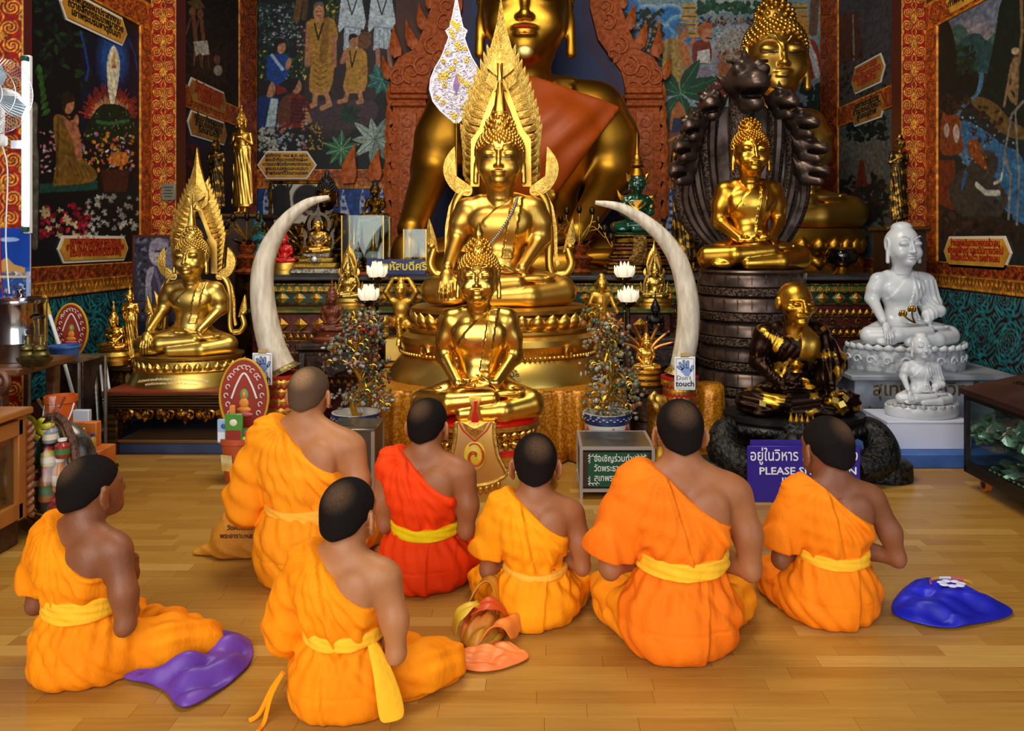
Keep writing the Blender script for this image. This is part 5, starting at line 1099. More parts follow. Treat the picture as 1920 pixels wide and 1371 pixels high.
  if sc < 1.5:
   b=MB();b.tube([(q[0]*.97,q[1] -.06,q[2]) for q in spline([p0,p1,p2,p3],8)],lambda q:.022+.012*q,6);b.build('neck_belly',bronze,hd)
 MB().prism([(-.2,.1),(.2,.1),(.37,.5),(.38,.85),(.3,1.15),(.14,1.34),(0,1.38),(-.14,1.34),(-.3,1.15),(-.38,.85),(-.37,.5)],.04,y0=.06).build('hood_shield',bronze,hd)
 MB().box((0,.02,-.5),(.3,.18,1.3),bev=.03).build('hood_column',bronze,hd)
 # ---- 6 statue against the back wall, half behind the hood
 Y=8.0;x=XP(1455,Y);W=1.72;zb=1.06;zl=ZP(428,Y -.3)
 t=thing('lotus_throne','broad old gold lotus throne standing on the altar behind the hood','pedestal',(x,Y,0));h=zl
 MB().box((0,.1,.5),(1.68,1.0,.996),bev=.02).build('plinth',M('dark_gilt_plinth','#6e4a14',.5,.6),t)
 b=MB();b.lathe([(.84,1.0),(.86,1.04),(.8,1.1),(.78,1.18),(.84,1.26),(.88,h -.06),(.86,h -.005),(.001,h)],48,sy=.62);b.build('lotus_core',gold_old,t,angle=.6);petal_ring(t,gold_old,.83,1.2,30,h -1.28,True,.64,.15);petal_ring(t,gold_old,.83,1.04,30,.14,False,.64,.2)
 s6=statue('wall_statue','old gold statue with large curls and lotus bud crown, head rising above the dark hood','statue',(x,Y,zl),W,gold,'earth','curls','bud',eyes=black_m,sy=.8,hs=1.36,fin_scale=1.35)
 # ---- 7 marble statues
 marble=M('white_marble','#d0d1d0',.3,col2='#b2b5b8',mscale=2.5,mlo=.35,mhi=.7,spec=.5,sss=.06,coat=.15);marble_c=M('carved_marble','#aeb1b4',.42,col2='#7c8086',mscale=22,mlo=.42,mhi=.6,bump=.7,bscale=28)
 Y=5.5;x=XP(1694,Y);zp=.46
 t=thing('marble_plinth','grey veined stone plinth with gold Thai lettering under the big white marble figure','plinth',(x+.03,Y,0));pm=M('veined_grey_stone','#a9adb4',.4,col2='#7a7f88',mscale=5,wave=None);lt=M('gilt_lettering','#7a5a28',.45,.4)
 MB().box((0,.05,.255),(.93,.6,.34),bev=.005).build('block',pm,t);MB().box((0,0,.443),(1.06,.74,.034),bev=.006).build('cap_slab',M('grey_slab','#8b8e94',.4,col2='#6c7078',mscale=5),t)
 text('สุเทพ-ทรงวิทย์',.12,lt,t,(.0,-.253,.31),bold=.002);text('สร้างถวายวัดพระธาตุ',.05,lt,t,(-.2,-.253,.2),bold=.001);text('พ.ศ. ๒๕๓๙',.05,lt,t,(-.2,-.253,.135),bold=.001)
 t=thing('carved_marble_base','oval white marble base carved with scrolls, under the big marble figure','pedestal',(x,Y,zp));b=MB();b.lathe([(.4,0),(.405,.02),(.4,.12),(.385,.15),(.37,.156),(.001,.158)],48,sy=.72);b.build('block',marble_c,t,angle=.6)
 for k in range(11):
  a=PI+PI*(k+.5)/11;b=MB();b.tube([(.032*math.cos(q)*(1 -q/9),0,.032*math.sin(q)*(1 -q/9)) for q in np.linspace(0,6.6,22)],lambda u:.008 -.004*u,6);o=b.build('scroll',marble,t,(.405*math.cos(a),.292*math.sin(a),.07));o.rotation_euler=(0,0,math.atan2(math.sin(a)/.72,math.cos(a))+PI/2)
 pm2=petal_mesh(.07,.05,name='leaf_edge')
 for k in range(17):a=PI+PI*(k+.5)/17;o=ob('leaf_edge',pm2,marble,t,(.385*math.cos(a),.277*math.sin(a),.135));o.rotation_euler=(.5,0,math.atan2(math.sin(a)/.72,math.cos(a))+PI/2)
 s7=statue('marble_statue','big white marble figure touching the earth on the lettered plinth','statue',(x,Y,zp+.158),.7,marble,'earth','flatcap',None,drape=True,rz=.1,hs=1.22,lips=M('pale_lips','#b8aaa4',.4))
 b=MB()
 for k in range(9):b.tube(spline([(.18+.012*k,-.1 -.01*k,.28),(.2+.016*k,-.15,.32+.012*math.sin(k*2)),(.23+.012*k,-.12,.37)],4),.014,6)
 b.build('folded_cuff',marble_c,s7)
 brass=M('brass','#c49a3c',.3,1.0,col2='#8a6420',mscale=8,rough2=.45)
 fl=thing('gilt_lotus_sprays','small gilt flower sprays laid in the hand of the big marble figure','flowers',(x -.02,Y -.17,zp+.158+.16))
 for (dx,dz,lean) in ((-.075,.055,-.5),(-.015,.085,.1)):
  b=MB();b.tube(spline([(.02,0,0),(dx*.5,-.02,dz*.5),(dx,-.03,dz)],5),.006,6);b.build('stem',brass,fl)
  for k in range(7):a=k*.9;b=MB();b.sph((dx+.018*math.cos(a),-.03+.012*math.sin(a),dz+.01+.008*math.sin(a*2)),(.012,.012,.016),7,5);b.build('blossom',brass,fl)
 Y=4.89;x=XP(1735,Y)
 t=thing('white_display_box','plain white board box under the small marble figure','box',(XP(1716,4.94),4.94,.0));wb_=M('white_painted_board','#d0d4e4',.5);MB().box((0,0,.16),(.5,.36,.151),bev=.002).build('board',wb_,t);MB().box((.0,0,.243),(.504,.364,.012),bev=.002).build('top_board',wb_,t)
 t=thing('small_marble_base','smooth oval marble base under the small white figure','pedestal',(x,Y+.05,.25));b=MB();b.lathe([(.21,0),(.222,.02),(.22,.06),(.205,.075),(.001,.078)],40,sy=.7);b.build('block',marble,t,angle=.6)
 for k in range(11):a=PI+PI*(k+.5)/11;o=ob('leaf_edge',pm2,marble_c,t,(.2*math.cos(a),.14*math.sin(a),.058),scale=.7);o.rotation_euler=(.5,0,math.atan2(math.sin(a)/.7,math.cos(a))+PI/2)
 s8=statue('marble_statue','small white marble figure with red lips on the white box','statue',(x,Y+.05,.328),.355,marble,'earth','flatcap',None,drape=True,lips=M('red_paint_lips','#8c2a24',.4),hs=1.25)
 # ---- 8 bronze elder with gold leaf, on a dragon base
 leaf=M('bronze_with_gold_leaf','#2a1a12',.34,.9,col2='#d2a032',mscale=5.5,mlo=.56,mhi=.6,detail=8,bump=.15,bscale=30);leaf2=M('gold_leafed_face','#c89630',.33,1.0,col2='#4a3212',mscale=9,mlo=.58,mhi=.68,detail=8,bump=.15,bscale=40);leafr=M('gold_leafed_robe','#4a3016',.36,.95,col2='#c69a3c',mscale=4,mlo=.44,mhi=.5,detail=9,bump=.2,bscale=30)
 Y=4.6;x=XP(1488,Y);zl=.345;W=.715
 s=SDF((-.2,-.22,.64),(.2,.22,1.2),.0055)
 s.cap((0,.045,.62),(0,.02,.86),.07,.06,0);s.ell((0,.03,.985),(.112,.135,.125),.02);s.ell((0,-.03,.9),(.092,.1,.11),.05);s.ell((0,-.105,.815),(.04,.03,.03),.03)
 for g in (-1,1):
  s.ell((g*.075,-.08,.92),(.035,.035,.025),.02);s.cap((g*.015,-.125,.99),(g*.085,-.1,.985),.012,.008,.012);s.ell((g*.045,-.115,.955),(.026,.02,.014),.006);s.cap((g*.025,-.14,.95),(g*.07,-.125,.95),.003,.003,.003,'s');s.ell((g*.12,.03,.945),(.014,.035,.055),.01);s.ell((g*.02,-.145,.898),(.016,.014,.012),.01);s.chain([(g*.03,-.135,.905),(g*.055,-.115,.865),(g*.05,-.11,.835)],[.006,.006,.004],.006,) if False else None
  s.chain([(g*.035,-.137,.9),(g*.06,-.118,.865)],[.004,.003],.008) if False else None;s.cap((g*.036,-.14,.9),(g*.062,-.12,.86),.004,.003,.006,'s')
 s.chain([(0,-.125,.99),(0,-.145,.95),(0,-.162,.905)],[.012,.014,.02],.012);s.cap((-.035,-.122,.862),(.035,-.122,.862),.012,.012,.01);s.cap((-.045,-.135,.86),(.045,-.135,.86),.003,.003,.003,'s')
 for zz in (1.03,1.05):s.cap((-.06,-.11,zz),(.06,-.11,zz),.003,.003,.004,'s')
 el=s.mesh('elder_head',1)
 bd=statue_body('dhyana',.0075,False);bd.fn(lambda X,Y2,Z:(-.0075*np.abs(np.sin((Z*.8 -X*.9+2.2*X*X)*46))*((Z > .25) & (Z < .66) & (X > -.24) & (Z < .64 -.8*(X+.14)))).astype(np.float32)+0*Y2,'disp');bd.cap((.2,.06,.6),(.34,.06,.38),.1,.11,.05);bd.cap((.33,.04,.38),(.24,-.1,.24),.1,.07,.05);bd.fn(lambda X,Y2,Z:-.006*np.sin(X*95+Z*12 -Y2*30)*((X > .17) & (Z > .15) & (Z < .62)),'disp');bd.fn(lambda X,Y2,Z:-.006*np.sin(Z*110+X*20)*((Z < .24) & (np.abs(X) > .12))+0*Y2,'disp');bd.fn(lambda X,Y2,Z:.002 -Z,'i')
 t=thing('elder_statue','dark bronze seated elder patched with gold leaf, behind the purple sign','statue',(x,Y,zl),.0,None,W);ob('body',bd.mesh('elder_body',1),leaf,t);h=ob('head',el,leaf2,t);h.matrix_local=Matrix.Translation((0,.01,-.085)) @ Matrix.Rotation(.12,4,'Z') @ Matrix.Rotation(.05,4,'X') @ Matrix.Translation((0,.04,.7)) @ Matrix.Diagonal((1.18,1.12,1.04,1)) @ Matrix.Translation((0,-.04,-.7))
 sq=SDF((-.1,-.3,.2),(.4,.25,.74),.0075);sq.ell((0,.055,.5),(.222,.142,.19),0);sq.cap((-.05,.07,.61),(.19,.07,.61),.1,.1,.06);sq.ell((.09,-.035,.53),(.115,.066,.09),.05);sq.fn(lambda X,Y2,Z:-.004*np.sin(X*50 -Z*12)+0*Y2,'disp');sq.fn(lambda X,Y2,Z:np.maximum(-X -.0+(Z -.3)*.12,np.maximum(X -.24 -(Z -.5)*.3,.34 -Z))+0*Y2,'i',.008);sq.fn(lambda X,Y2,Z:Y2 -.1+0*X+0*Z,'i',.01);ob('shoulder_sash',sq.mesh('shoulder_sash',1),leafr,t)
 b=MB();b.lathe([(.03,0),(.045,.01),(.03,.03),(.05,.05),(.055,.07),(.03,.09),(.02,.1)],16,c=(-.02,-.14,.33));b.build('chest_medal',leaf2,t)
 leafs=M('loose_gold_leaf','#e0c060',.4,.9);
 for (dx,dz,r_) in ((.22,.15,.3),(.27,.12,-.4),(.3,.17,.8),(-.33,.12,.2)):o=MB().box((0,0,0),(.05,.004,.045)).build('leaf_patch',leafs,t,(dx,-.315+.05*abs(dx -.25),dz));o.rotation_euler=(-.5,r_,0)
 t=thing('dragon_base','black carved oval base with scaly dragon coils below the bronze elder','pedestal',(x,Y,0));bk=M('blackened_bronze','#2a2826',.42,.7,col2='#121110',mscale=8,rough2=.55,bump=.2,bscale=30);bks=M('blackened_scales','#34322f',.45,.65,col2='#0e0d0c',mscale=45,mlo=.42,mhi=.58,bump=1.0,bscale=60)
 b=MB();b.lathe([(.42,0),(.43,.03),(.4,.06),(.36,.08),(.33,.13),(.34,.2),(.38,.235),(.41,.25),(.41,.28),(.385,.3),(.4,.315),(.4,.34),(.38,.346),(.001,.347)],56,sy=.72);b.build('oval_base',bk,t,angle=.6)
 petal_ring(t,bk,.405,.25,40,.045,True,.72,.1,name='carved_petal')
 for g in (-1,1):
  b=MB();b.tube(spline([(g*.33,-.04,.27),(g*.41,-.09,.25),(g*.44,-.14,.19),(g*.42,-.2,.14),(g*.35,-.25,.11),(g*.24,-.29,.09)],8),lambda q:.06+.035*math.sin(q*2.8),12);b.build('dragon_coil',bks,t)
  b=MB();b.lathe([(.15,0),(.155,.02),(.15,.09),(.12,.11),(.001,.112)],24,c=(g*.46,-.14,.0),sy=.9);b.build('coil_foot',bks,t)
 dh=ob('dragon_head',nm,bks,t,(-.06,-.27,.25),(-.1,0,-.5),.95)
 b=MB();b.tube(spline([(-.3,-.3,.06),(-.2,-.31,.16),(-.12,-.29,.24),(-.06,-.25,.25)],6),.06,10);b.build('dragon_neck',bks,t)
 for k in range(5):MB().prism([(-.02,0),(.02,0),(.015,.05),(0,.09)],.02,y0=-.01,bulge=.01).build('dragon_crest',leaf2,t,(-.1+.03*k,-.26,.31 -.005*k),smooth=False)
 # ------------------------------------------------------------------ altar, stands and small things
darkwood=M('dark_carved_wood','#3a2214',.45,col2='#1e110a',mscale=10,bump=.5,bscale=40);redlac=M('red_lacquer','#a81810',.35,coat=.3);steel=M('brushed_steel','#9a9890',.32,.9,col2='#7c7a72',mscale=6,stretch=(1,1,14));alu=M('aluminium_frame','#b8b8b4',.38,.7)
glassm=clear_pane('clear_glass','#eef4f0');black_pl=M('black_plastic','#141414',.4);whitep=M('white_plastic','#e8e8e6',.4)
bronze_d=M('dark_green_bronze','#4a3a22',.42,.85,col2='#241c12',mscale=10);terr=M('terracotta_plastic','#b4502a',.4,col2='#a04420',mscale=3);orange_pl=M('orange_plastic','#cc5a1c',.35)
def leg_mesh(h,r,name='leg'):
 b=MB();b.tube(spline([(0,0,h),(.25*r,-.9*r,h*.75),(0,-.3*r,h*.35),(0,-.9*r,h*.08),(0,-.9*r,0)],5),lambda t:r*(1 -.45*math.sin(t*PI*.8)),8);return b.mesh(name)
def carved_stand(label,loc,wx,wy,h,mat,apron_mat,group=None,cat='stand',top_h=.05,name='carved_stand'):
 t=thing(name,label,cat,loc,0,group)
 b=MB();b.box((0,0,h -top_h/2),(wx,wy,top_h),bev=.012);b.build('top',mat,t,angle=.5)
 b=MB();b.box((0,0,h -top_h*1.35),(wx*.93,wy*.9,top_h*.8),bev=.01);b.build('neck_moulding',apron_mat,t)
 pts=[(-wx*.48,h -top_h*1.6),(wx*.48,h -top_h*1.6)];n=9
 for k in range(n+1):u=1 -2*k/n;pts.append((wx*.46*u,h -top_h*1.6 -h*(.10+.10*abs(math.cos(u*PI*1.5))+(.06 if k % 2 else 0))))
 MB().prism(pts,.03,y0=-wy*.46,bulge=0).build('apron',apron_mat,t,smooth=False)
 for k in range(int(max(3,wx/.09))):
  xx=-wx*.42+wx*.84*k/(int(max(3,wx/.09)) -1);b=MB();b.tube([(.028*math.cos(q)*(1 -q/8),0,.028*math.sin(q)*(1 -q/8)) for q in np.linspace(0,5.6,16)],lambda u:.009 -.005*u,6);b.build('scroll',apron_mat,t,(xx,-wy*.46 -.005,h -top_h*1.6 -h*.09))
 me=leg_mesh(h -top_h*1.6,min(.05,wx*.09))
 for sx in (-1,1):
  for sy in (-1,1):ob('leg',me,mat,t,(sx*wx*.43,sy*wy*.4,0))
 return t
def lotus_lamp(label,loc,h):
 t=thing('lotus_lamp',label,'lamp',loc,0,None)
 b=MB();b.lathe([(.05,0),(.052,.012),(.03,.03),(.014,.05),(.011,h*.5),(.016,h*.52),(.011,h*.54),(.01,h -.06),(.03,h -.05),(.055,h -.02),(.05,h -.012),(.02,h -.03)],18);b.build('stem',bronze_d,t)
 lit=M('lit_lotus_glass','#efe0c4',.5,emit=.45);pm=petal_mesh(.05,.1,.35,name='petal');pm2=petal_mesh(.045,.115,.35,name='petal')
 for k in range(8):a=k*PI/4;o=ob('petal',pm,lit,t,(.04*math.cos(a),.04*math.sin(a),h -.03));o.rotation_euler=(.32,0,a+PI/2)
 for k in range(6):a=k*PI/3+.4;o=ob('petal',pm2,lit,t,(.022*math.cos(a),.022*math.sin(a),h -.02));o.rotation_euler=(.08,0,a+PI/2)
 pl=petal_mesh(.05,.07,.1,name='leaf_cup')
 for k in range(5):a=k*1.257;o=ob('leaf_cup',pl,bronze_d,t,(.04*math.cos(a),.04*math.sin(a),h -.035));o.rotation_euler=(1.25,0,a+PI/2)
 return t
def build_altar():
 gm=M('altar_gilt_moulding','#8a6422',.45,.8,col2='#3a2a10',mscale=40,mlo=.42,mhi=.58,bump=.6,bscale=70);grn=M('altar_green_glass','#2f6a3c',.25,spec=.7);gld=M('altar_gold_inlay','#b8862c',.35,.9,bump=.5,bscale=80);rdm=M('altar_red_ground','#6a1a10',.5,col2='#3c1008',mscale=20);grey=M('altar_grey_top','#3c3a38',.45,col2='#2a2826',mscale=6)
 t=thing('altar','long tiered altar faced with green and gold diamond inlay','altar',(.25,6.55,0));X0,X1=-2.4,2.5
 MB().box((.04,.04,.5),(4.86,.76,.98),bev=.01).build('body',rdm,t);MB().box((.03,.03,1.035),(4.9,.84,.045),bev=.012).build('top_slab',grey,t);MB().box((-.83,-.45,.39),(3.14,.2,.78),bev=.01).build('lower_body',rdm,t);MB().box((-.83,-.45,.795),(3.2,.26,.035),bev=.01).build('lower_slab',M('altar_ledge_gilt','#8a7430',.45,.6,col2='#4a5a30',mscale=8),t)
 y=-.36
 for z,h,m in ((.985,.022,gm),(.925,.016,gm),(.835,.016,gm)):MB().box((.05,y,z),(4.92,.05,h),bev=.006).build('moulding',m,t)
 MB().box((.05,y+.005,.88),(4.9,.02,.085)).build('diamond_ground',M('altar_dark_inlay','#1e2416',.3,spec=.6),t,smooth=False);MB().box((.05,y+.005,.955),(4.9,.02,.045)).build('triangle_ground',gld,t,smooth=False)
 def dm(r,d=.014):b=MB();b.prism([(-r,0),(0,-r),(r,0),(0,r)],d,y0=0,bulge=d*.8);return b.mesh('diamond_tile',smooth=False)
 a,c,e=dm(.054),dm(.04,.012),dm(.012,.008);tri=MB().prism([(-.022,.02),(.022,.02),(0,-.022)],.01,y0=0).mesh('triangle_tile',smooth=False)
 n=38
 for k in range(n):
  xx=-2.36+4.82*k/(n -1);ob('diamond_tile',a,grn,t,(xx,y -.012,.88));ob('diamond_tile',c,gld,t,(xx,y -.022,.88));ob('diamond_tile',e,redlac,t,(xx,y -.04,.88))
 for k in range(84):ob('triangle_tile',tri,grn,t,(-2.38+4.86*k/83,y -.012,.955))
 # carved rows on the lower body and the tall end
 for (x0,x1,yy,rows) in ((-2.38,.72,-.56,((.70,.1,'d'),(.61,.05,'p'),(.53,.07,'f'),(.45,.05,'p'),(.36,.08,'f'),(.27,.05,'p'))),(.78,2.46,-.36,((.775,.05,'p'),(.70,.07,'f'),(.62,.05,'p'),(.53,.09,'f'),(.44,.05,'p')))):
  for (z,h,k) in rows:
   MB().box(((x0+x1)/2,yy,z -h/2 -.006),(x1 -x0,.04,.012)).build('moulding',gm,t,smooth=False)
   pm=petal_mesh(h*.85,h*.9,.3,name='carved_petal') if k == 'p' else None;nn=int((x1 -x0)/(h*(1.0 if k == 'p' else 1.35)));b=MB()
   for j in range(nn):
    xx=x0+(x1 -x0)*(j+.5)/nn
    if k == 'p':
     w2,h2=h*.42,h*.9;b.prism([(xx -w2,z -h2/2),(xx+w2,z -h2/2),(xx+w2*.8,z),(xx,z+h2/2),(xx -w2*.8,z)],.015,y0=yy -.025,bulge=.014)
    elif k == 'd':b.prism([(xx -h*.55,z),(xx,z -h*.48),(xx+h*.55,z),(xx,z+h*.48)],.012,y0=yy -.025,bulge=.014)
    else:b.tube([(xx+h*.4*math.cos(q)*(1 -q/9),yy -.022,z+h*.4*math.sin(q)*(1 -q/9)) for q in np.linspace(0,6.3,14)],.006,5)
   stuff(b.build('carved_row',gld if k != 'f' else gm,t,smooth=False))
   # gold cloth table under the round pedestal
 gc=M('gold_brocade','#d8901a',.38,.35,col2='#a8640c',mscale=70,mlo=.45,mhi=.55,spec=.6,bump=.2,bscale=120)
 t=thing('draped_table','low table draped in pleated gold brocade under the round pedestal','table',(-.28,5.34,0));MB().box((0,.0,.4),(1.5,1.04,.05),bev=.01).build('tabletop',darkwood,t)
 for sx in (-1,1):
  for sy in (-1,1):MB().box((sx*.7,sy*.47,.19),(.06,.06,.372)).build('leg',darkwood,t,smooth=False)
 vs=[];fs=[];n=160;rows=(.4295,.40,.3,.2,.1,.012)
 per=[(-.8,.56),(-.8,-.56),(.8,-.56),(.8,.56)];L=[1.12,1.6,1.12];T=sum(L)
 for i in range(n+1):
  s_=T*i/n;k=0
  while k < 2 and s_ > L[k]:s_ -= L[k];k += 1
  p,q=np.array(per[k]),np.array(per[k+1]);c_=p+(q -p)*s_/L[k];nn_=np.array([(q -p)[1],-(q -p)[0]])/L[k]
  for j,z in enumerate(rows):d=(.008+.028*j/5)*math.sin(i*1.25+.4*math.sin(i*.7))+.004*j;vs.append((c_[0]+nn_[0]*d,c_[1]+nn_[1]*d,z))
 m=len(rows)
 for i in range(n):
  for j in range(m -1):fs.append([i*m+j,i*m+j+1,(i+1)*m+j+1,(i+1)*m+j])
 b=MB();b.add(vs,fs);o=b.build('cloth_skirt',gc,t,angle=3);md=o.modifiers.new('thick','SOLIDIFY');md.thickness=.004
 MB().box((0,-.0,.4275),(1.6,1.12,.004)).build('cloth_top',gc,t)
 # low carved table under the arched statue by the wall
 rl=M('ribbed_dark_gilt','#6a4a1c',.45,.6,col2='#2c1c0c',mscale=60,mlo=.4,mhi=.6,stretch=(.02,1,1));gb=M('bright_gilt_carving','#d8a040',.28,.95,col2='#5a3610',mscale=26,mlo=.36,mhi=.5,bump=.6,bscale=40)
 Y=4.93;x0,x1=XP(190,Y),XP(502,Y);w_=x1 -x0;t=thing('low_carved_table','low dark gilt table with an openwork apron holding the satin statue','table',((x0+x1)/2,Y+.4,0));h=.393
 MB().box((0,0,h -.004),(w_,.8,.012)).build('tabletop',M('table_red_top','#7a2a1a',.4),t,smooth=False)
 for k in range(6):MB().box((0,-.4+.004*k,h -.018 -.017*k),(w_ -.008*k,.03,.013),bev=.004).build('ribbed_moulding',rl,t)
 for sx in (-1,1):
  MB().box((sx*(w_/2 -.045),-.34,(h -.11)/2+.0),(.09,.09,h -.11),bev=.01).build('leg',rl,t);MB().box((sx*(w_/2 -.1),.3,h/2 -.06),(.06,.06,h -.12)).build('leg',redlac,t,smooth=False)
 b=MB()
 for k in range(-3,4):
  cx=k*w_/8.2
  for g in (-1,1):
   b=MB();b.tube(spline([(cx,-.385,h -.13),(cx+g*.035,-.39,h -.16),(cx+g*.05,-.392,h -.125),(cx+g*.02,-.395,h -.118),(cx+g*.03,-.395,h -.145)],5),lambda u:.017 -.009*u,7);b.build('leaf_scroll',gb,t)
  MB().prism([(cx -.03,h -.12),(cx+.03,h -.12),(cx+.02,h -.165),(cx,h -.19 -.015*(k == 0)),(cx -.02,h -.165)],.02,y0=-.395,bulge=.02).build('leaf_pendant',gb,t,smooth=False)
 MB().box((0,-.37,h -.125),(w_ -.18,.012,.03)).build('apron_rail',rl,t,smooth=False)
 MB().box((0,-.25,.09),(w_ -.2,.3,.012)).build('shelf',M('worn_shelf_wood','#6a4a2c',.5),t,smooth=False);MB().box((0,-.375,.085),(w_ -.2,.02,.022)).build('shelf_edge',M('shelf_gilt_edge','#94682c',.45,.4),t,smooth=False)
 carved_stand('narrow dark gilt stand against the teal panel holding two small gold figures',(-2.91,5.5,0),.40,.4,.50,rl,gb)
 carved_stand('dark carved stand with curled legs holding the brown wooden figure',(-1.40,5.62,0),.53,.34,.62,darkwood,darkwood);carved_stand('dark carved stand with curled legs holding the black figure',(.81,5.62,0),.46,.34,.66,darkwood,darkwood)
 tall=M('dark_cabinet_lacquer','#24140e',.5,col2='#3a2010',mscale=8)
 for nm,lb,x,y,sx,sy,h in (('tall_pedestal','tall dark lacquered pedestal in the corner under the standing gold pair',XP(432,7.4),7.5,.62,.6,ZP(402,7.4)),('tall_pedestal','tall dark pedestal before the red pilaster, behind the marble figure',XP(1688,6.5),6.52,.36,.36,ZP(425,6.5))):
  t=thing(nm,lb,'pedestal',(x,y,0));MB().box((0,0,h/2),(sx -.06,sy -.06,h -.02)).build('body',tall,t,smooth=False);MB().box((0,0,h -.02),(sx,sy,.04),bev=.01).build('cap',rl,t);MB().box((0,0,.04),(sx,sy,.08),bev=.01).build('foot',rl,t)
def build_small_statues():
 emer=M('emerald_green_glass','#0a4630',.12,spec=.7,coat=.5,col2='#06301f',mscale=4);redg=M('red_lacquer_figure','#c01c12',.25,coat=.4);teal=M('teal_patina','#1f7478',.45,col2='#14585c',mscale=6);wood=M('brown_carved_wood','#7a3c22',.38,col2='#54260f',mscale=8,stretch=(1,1,3));blk=M('black_figure_bronze','#1c1614',.35,.5,col2='#0e0b0a',mscale=6)
 silver=M('silver_rhinestone','#c8c0b4',.2,.9,col2='#8a8070',mscale=60,mlo=.4,mhi=.6,bump=1.0,bscale=120);dg=gold_dark
 zt=1.058;zl=.8125;S=lambda px,Y:XP(px,Y)
 def ped(label,loc,prof,mats,sy=.8,cat='pedestal',name='pedestal',petals=None):
  t=thing(name,label,cat,loc)
  for (nm,pr,m) in prof:b=MB();b.lathe(pr,32,sy=sy);b.build(nm,m,t,angle=.6)
  if petals:R,z,n,h=petals;petal_ring(t,mats,R,z,n,h,True,sy,.1)
  return t
  # on the altar
 Y=6.42;s=Y/F;ped('small stepped gold base under the red figure',(S(533,Y),Y,zt),(('step',[(.13,0),(.13,.03),(.115,.035)],gold_pale),('upper_step',[(.11,.035),(.11,.07),(.1,.09),(.001,.092)],gold)),gold,.7)
 statue('red_statue','small glossy red seated figure beside the tusk','statue',(S(533,Y),Y,zt+.092),.2,redg,'dhyana','cap','flame',fin_mat=gold,fin_scale=.5)
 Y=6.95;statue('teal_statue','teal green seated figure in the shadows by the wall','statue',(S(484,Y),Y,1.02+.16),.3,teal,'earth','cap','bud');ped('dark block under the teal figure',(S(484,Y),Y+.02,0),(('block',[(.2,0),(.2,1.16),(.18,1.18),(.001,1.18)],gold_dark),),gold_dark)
 Y=6.52;ped('dark bronze base under the snake fan figure',(S(566,Y),Y,zt),(('block',[(.09,0),(.1,.02),(.085,.1),(.001,.105)],dg),),dg)
 r=statue('snake_fan_statue','small dark bronze figure before a fan of thin snake necks, beside the red one','statue',(S(566,Y),Y,zt+.105),.22,dg,'dhyana','cap','bud')
 for k in range(7):
  a=PI/2+(k -3)*.36;b=MB();b.tube(spline([(0,.12,.3),(.35*math.cos(a),.13,.5+.35*math.sin(a)),(.8*math.cos(a),.08,.5+.85*math.sin(a))],5),lambda q:.05+.025*math.sin(q*3),8);b.sph((.82*math.cos(a),.04,.5+.88*math.sin(a)),(.06,.08,.06),8,6);b.build('snake_neck',dg,r)
 Y=6.4;t=thing('jewelled_pedestal','tiered base crusted with silver stones under the jewelled figure','pedestal',(S(596,Y),Y,zt))
 for k,(w_,z,h) in enumerate(((.4,0,.045),(.33,.045,.045),(.27,.09,.04),(.22,.13,.04))):MB().box((0,0,z+h/2),(w_,w_*.55,h),bev=.012).build('tier',silver if k % 3 == 0 else M('gold_rhinestone','#b89840',.25,.9,bump=.9,bscale=110),t)
 b=MB();b.sph((0,-.1,.12),(.022,.015,.022),12,8);b.build('jewel',M('clear_jewel','#e8e8ee',.1,.3,coat=.6),t)
 for k in range(12):b=MB();a=k*PI/6;b.sph((.04*math.cos(a),-.098,.12+.04*math.sin(a)),.008,6,5);b.build('small_jewel',silver,t)
 r=statue('jewelled_statue','crowned gold figure dripping with silver stones, framed by a silver arch','statue',(S(596,Y),Y,zt+.17),.24,gold,'dhyana','cap','spire',fin_mat=silver,hair_mat=silver)
 for g in (-1,1):
  b=MB();b.tube(spline([(g*.42,.1,.1),(g*.48,.1,.4),(g*.42,.1,.62),(g*.52,.1,.75)],5),.04,8);b.build('side_ornament',silver,r);MB().prism([(g*x,z) for x,z in [(.38,.5),(.52,.52),(.5,.68),(.56,.86),(.44,.74)]],.04,y0=.08,bulge=.02).build('side_flame',silver,r,smooth=False);MB().prism([(g*x,z) for x,z in [(.2,1.25),(.42,1.3),(.5,1.48),(.34,1.4),(.22,1.42)]],.04,y0=.1,bulge=.02).build('crown_flame',silver,r,smooth=False)
 b=MB();b.tube([(.34*math.cos(q),.14,.95+.36*math.sin(q)) for q in np.linspace(-.6,PI+.6,24)],.055,8);b.build('halo_ring',silver,r);b=MB();b.tube(spline([(-.2,-.02,.6),(0,-.1,.45),(.2,-.02,.6)],6),.03,8);b.tube(spline([(-.24,.0,.5),(0,-.12,.3),(.24,.0,.5)],6),.025,8);stuff(b.build('chest_jewels',silver,r))
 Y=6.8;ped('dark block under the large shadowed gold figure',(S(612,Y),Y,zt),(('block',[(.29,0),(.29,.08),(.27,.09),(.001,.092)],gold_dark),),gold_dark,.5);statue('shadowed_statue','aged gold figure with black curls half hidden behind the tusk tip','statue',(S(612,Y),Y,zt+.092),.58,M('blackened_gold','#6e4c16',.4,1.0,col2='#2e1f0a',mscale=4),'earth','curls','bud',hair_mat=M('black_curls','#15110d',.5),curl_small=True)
 Y=6.72;ped('dark block under the small bronze figure',(S(703,Y),Y,zt),(('block',[(.13,0),(.13,ZP(412,Y) -zt -.02),(.001,ZP(412,Y) -zt)],gold_dark),),gold_dark);statue('bronze_statue','small dark bronze seated figure beside the giant statue','statue',(S(703,Y),Y,ZP(412,Y)),.26,dg,'earth','cap','bud',hair_mat=M('black_curls','#15110d',.5))
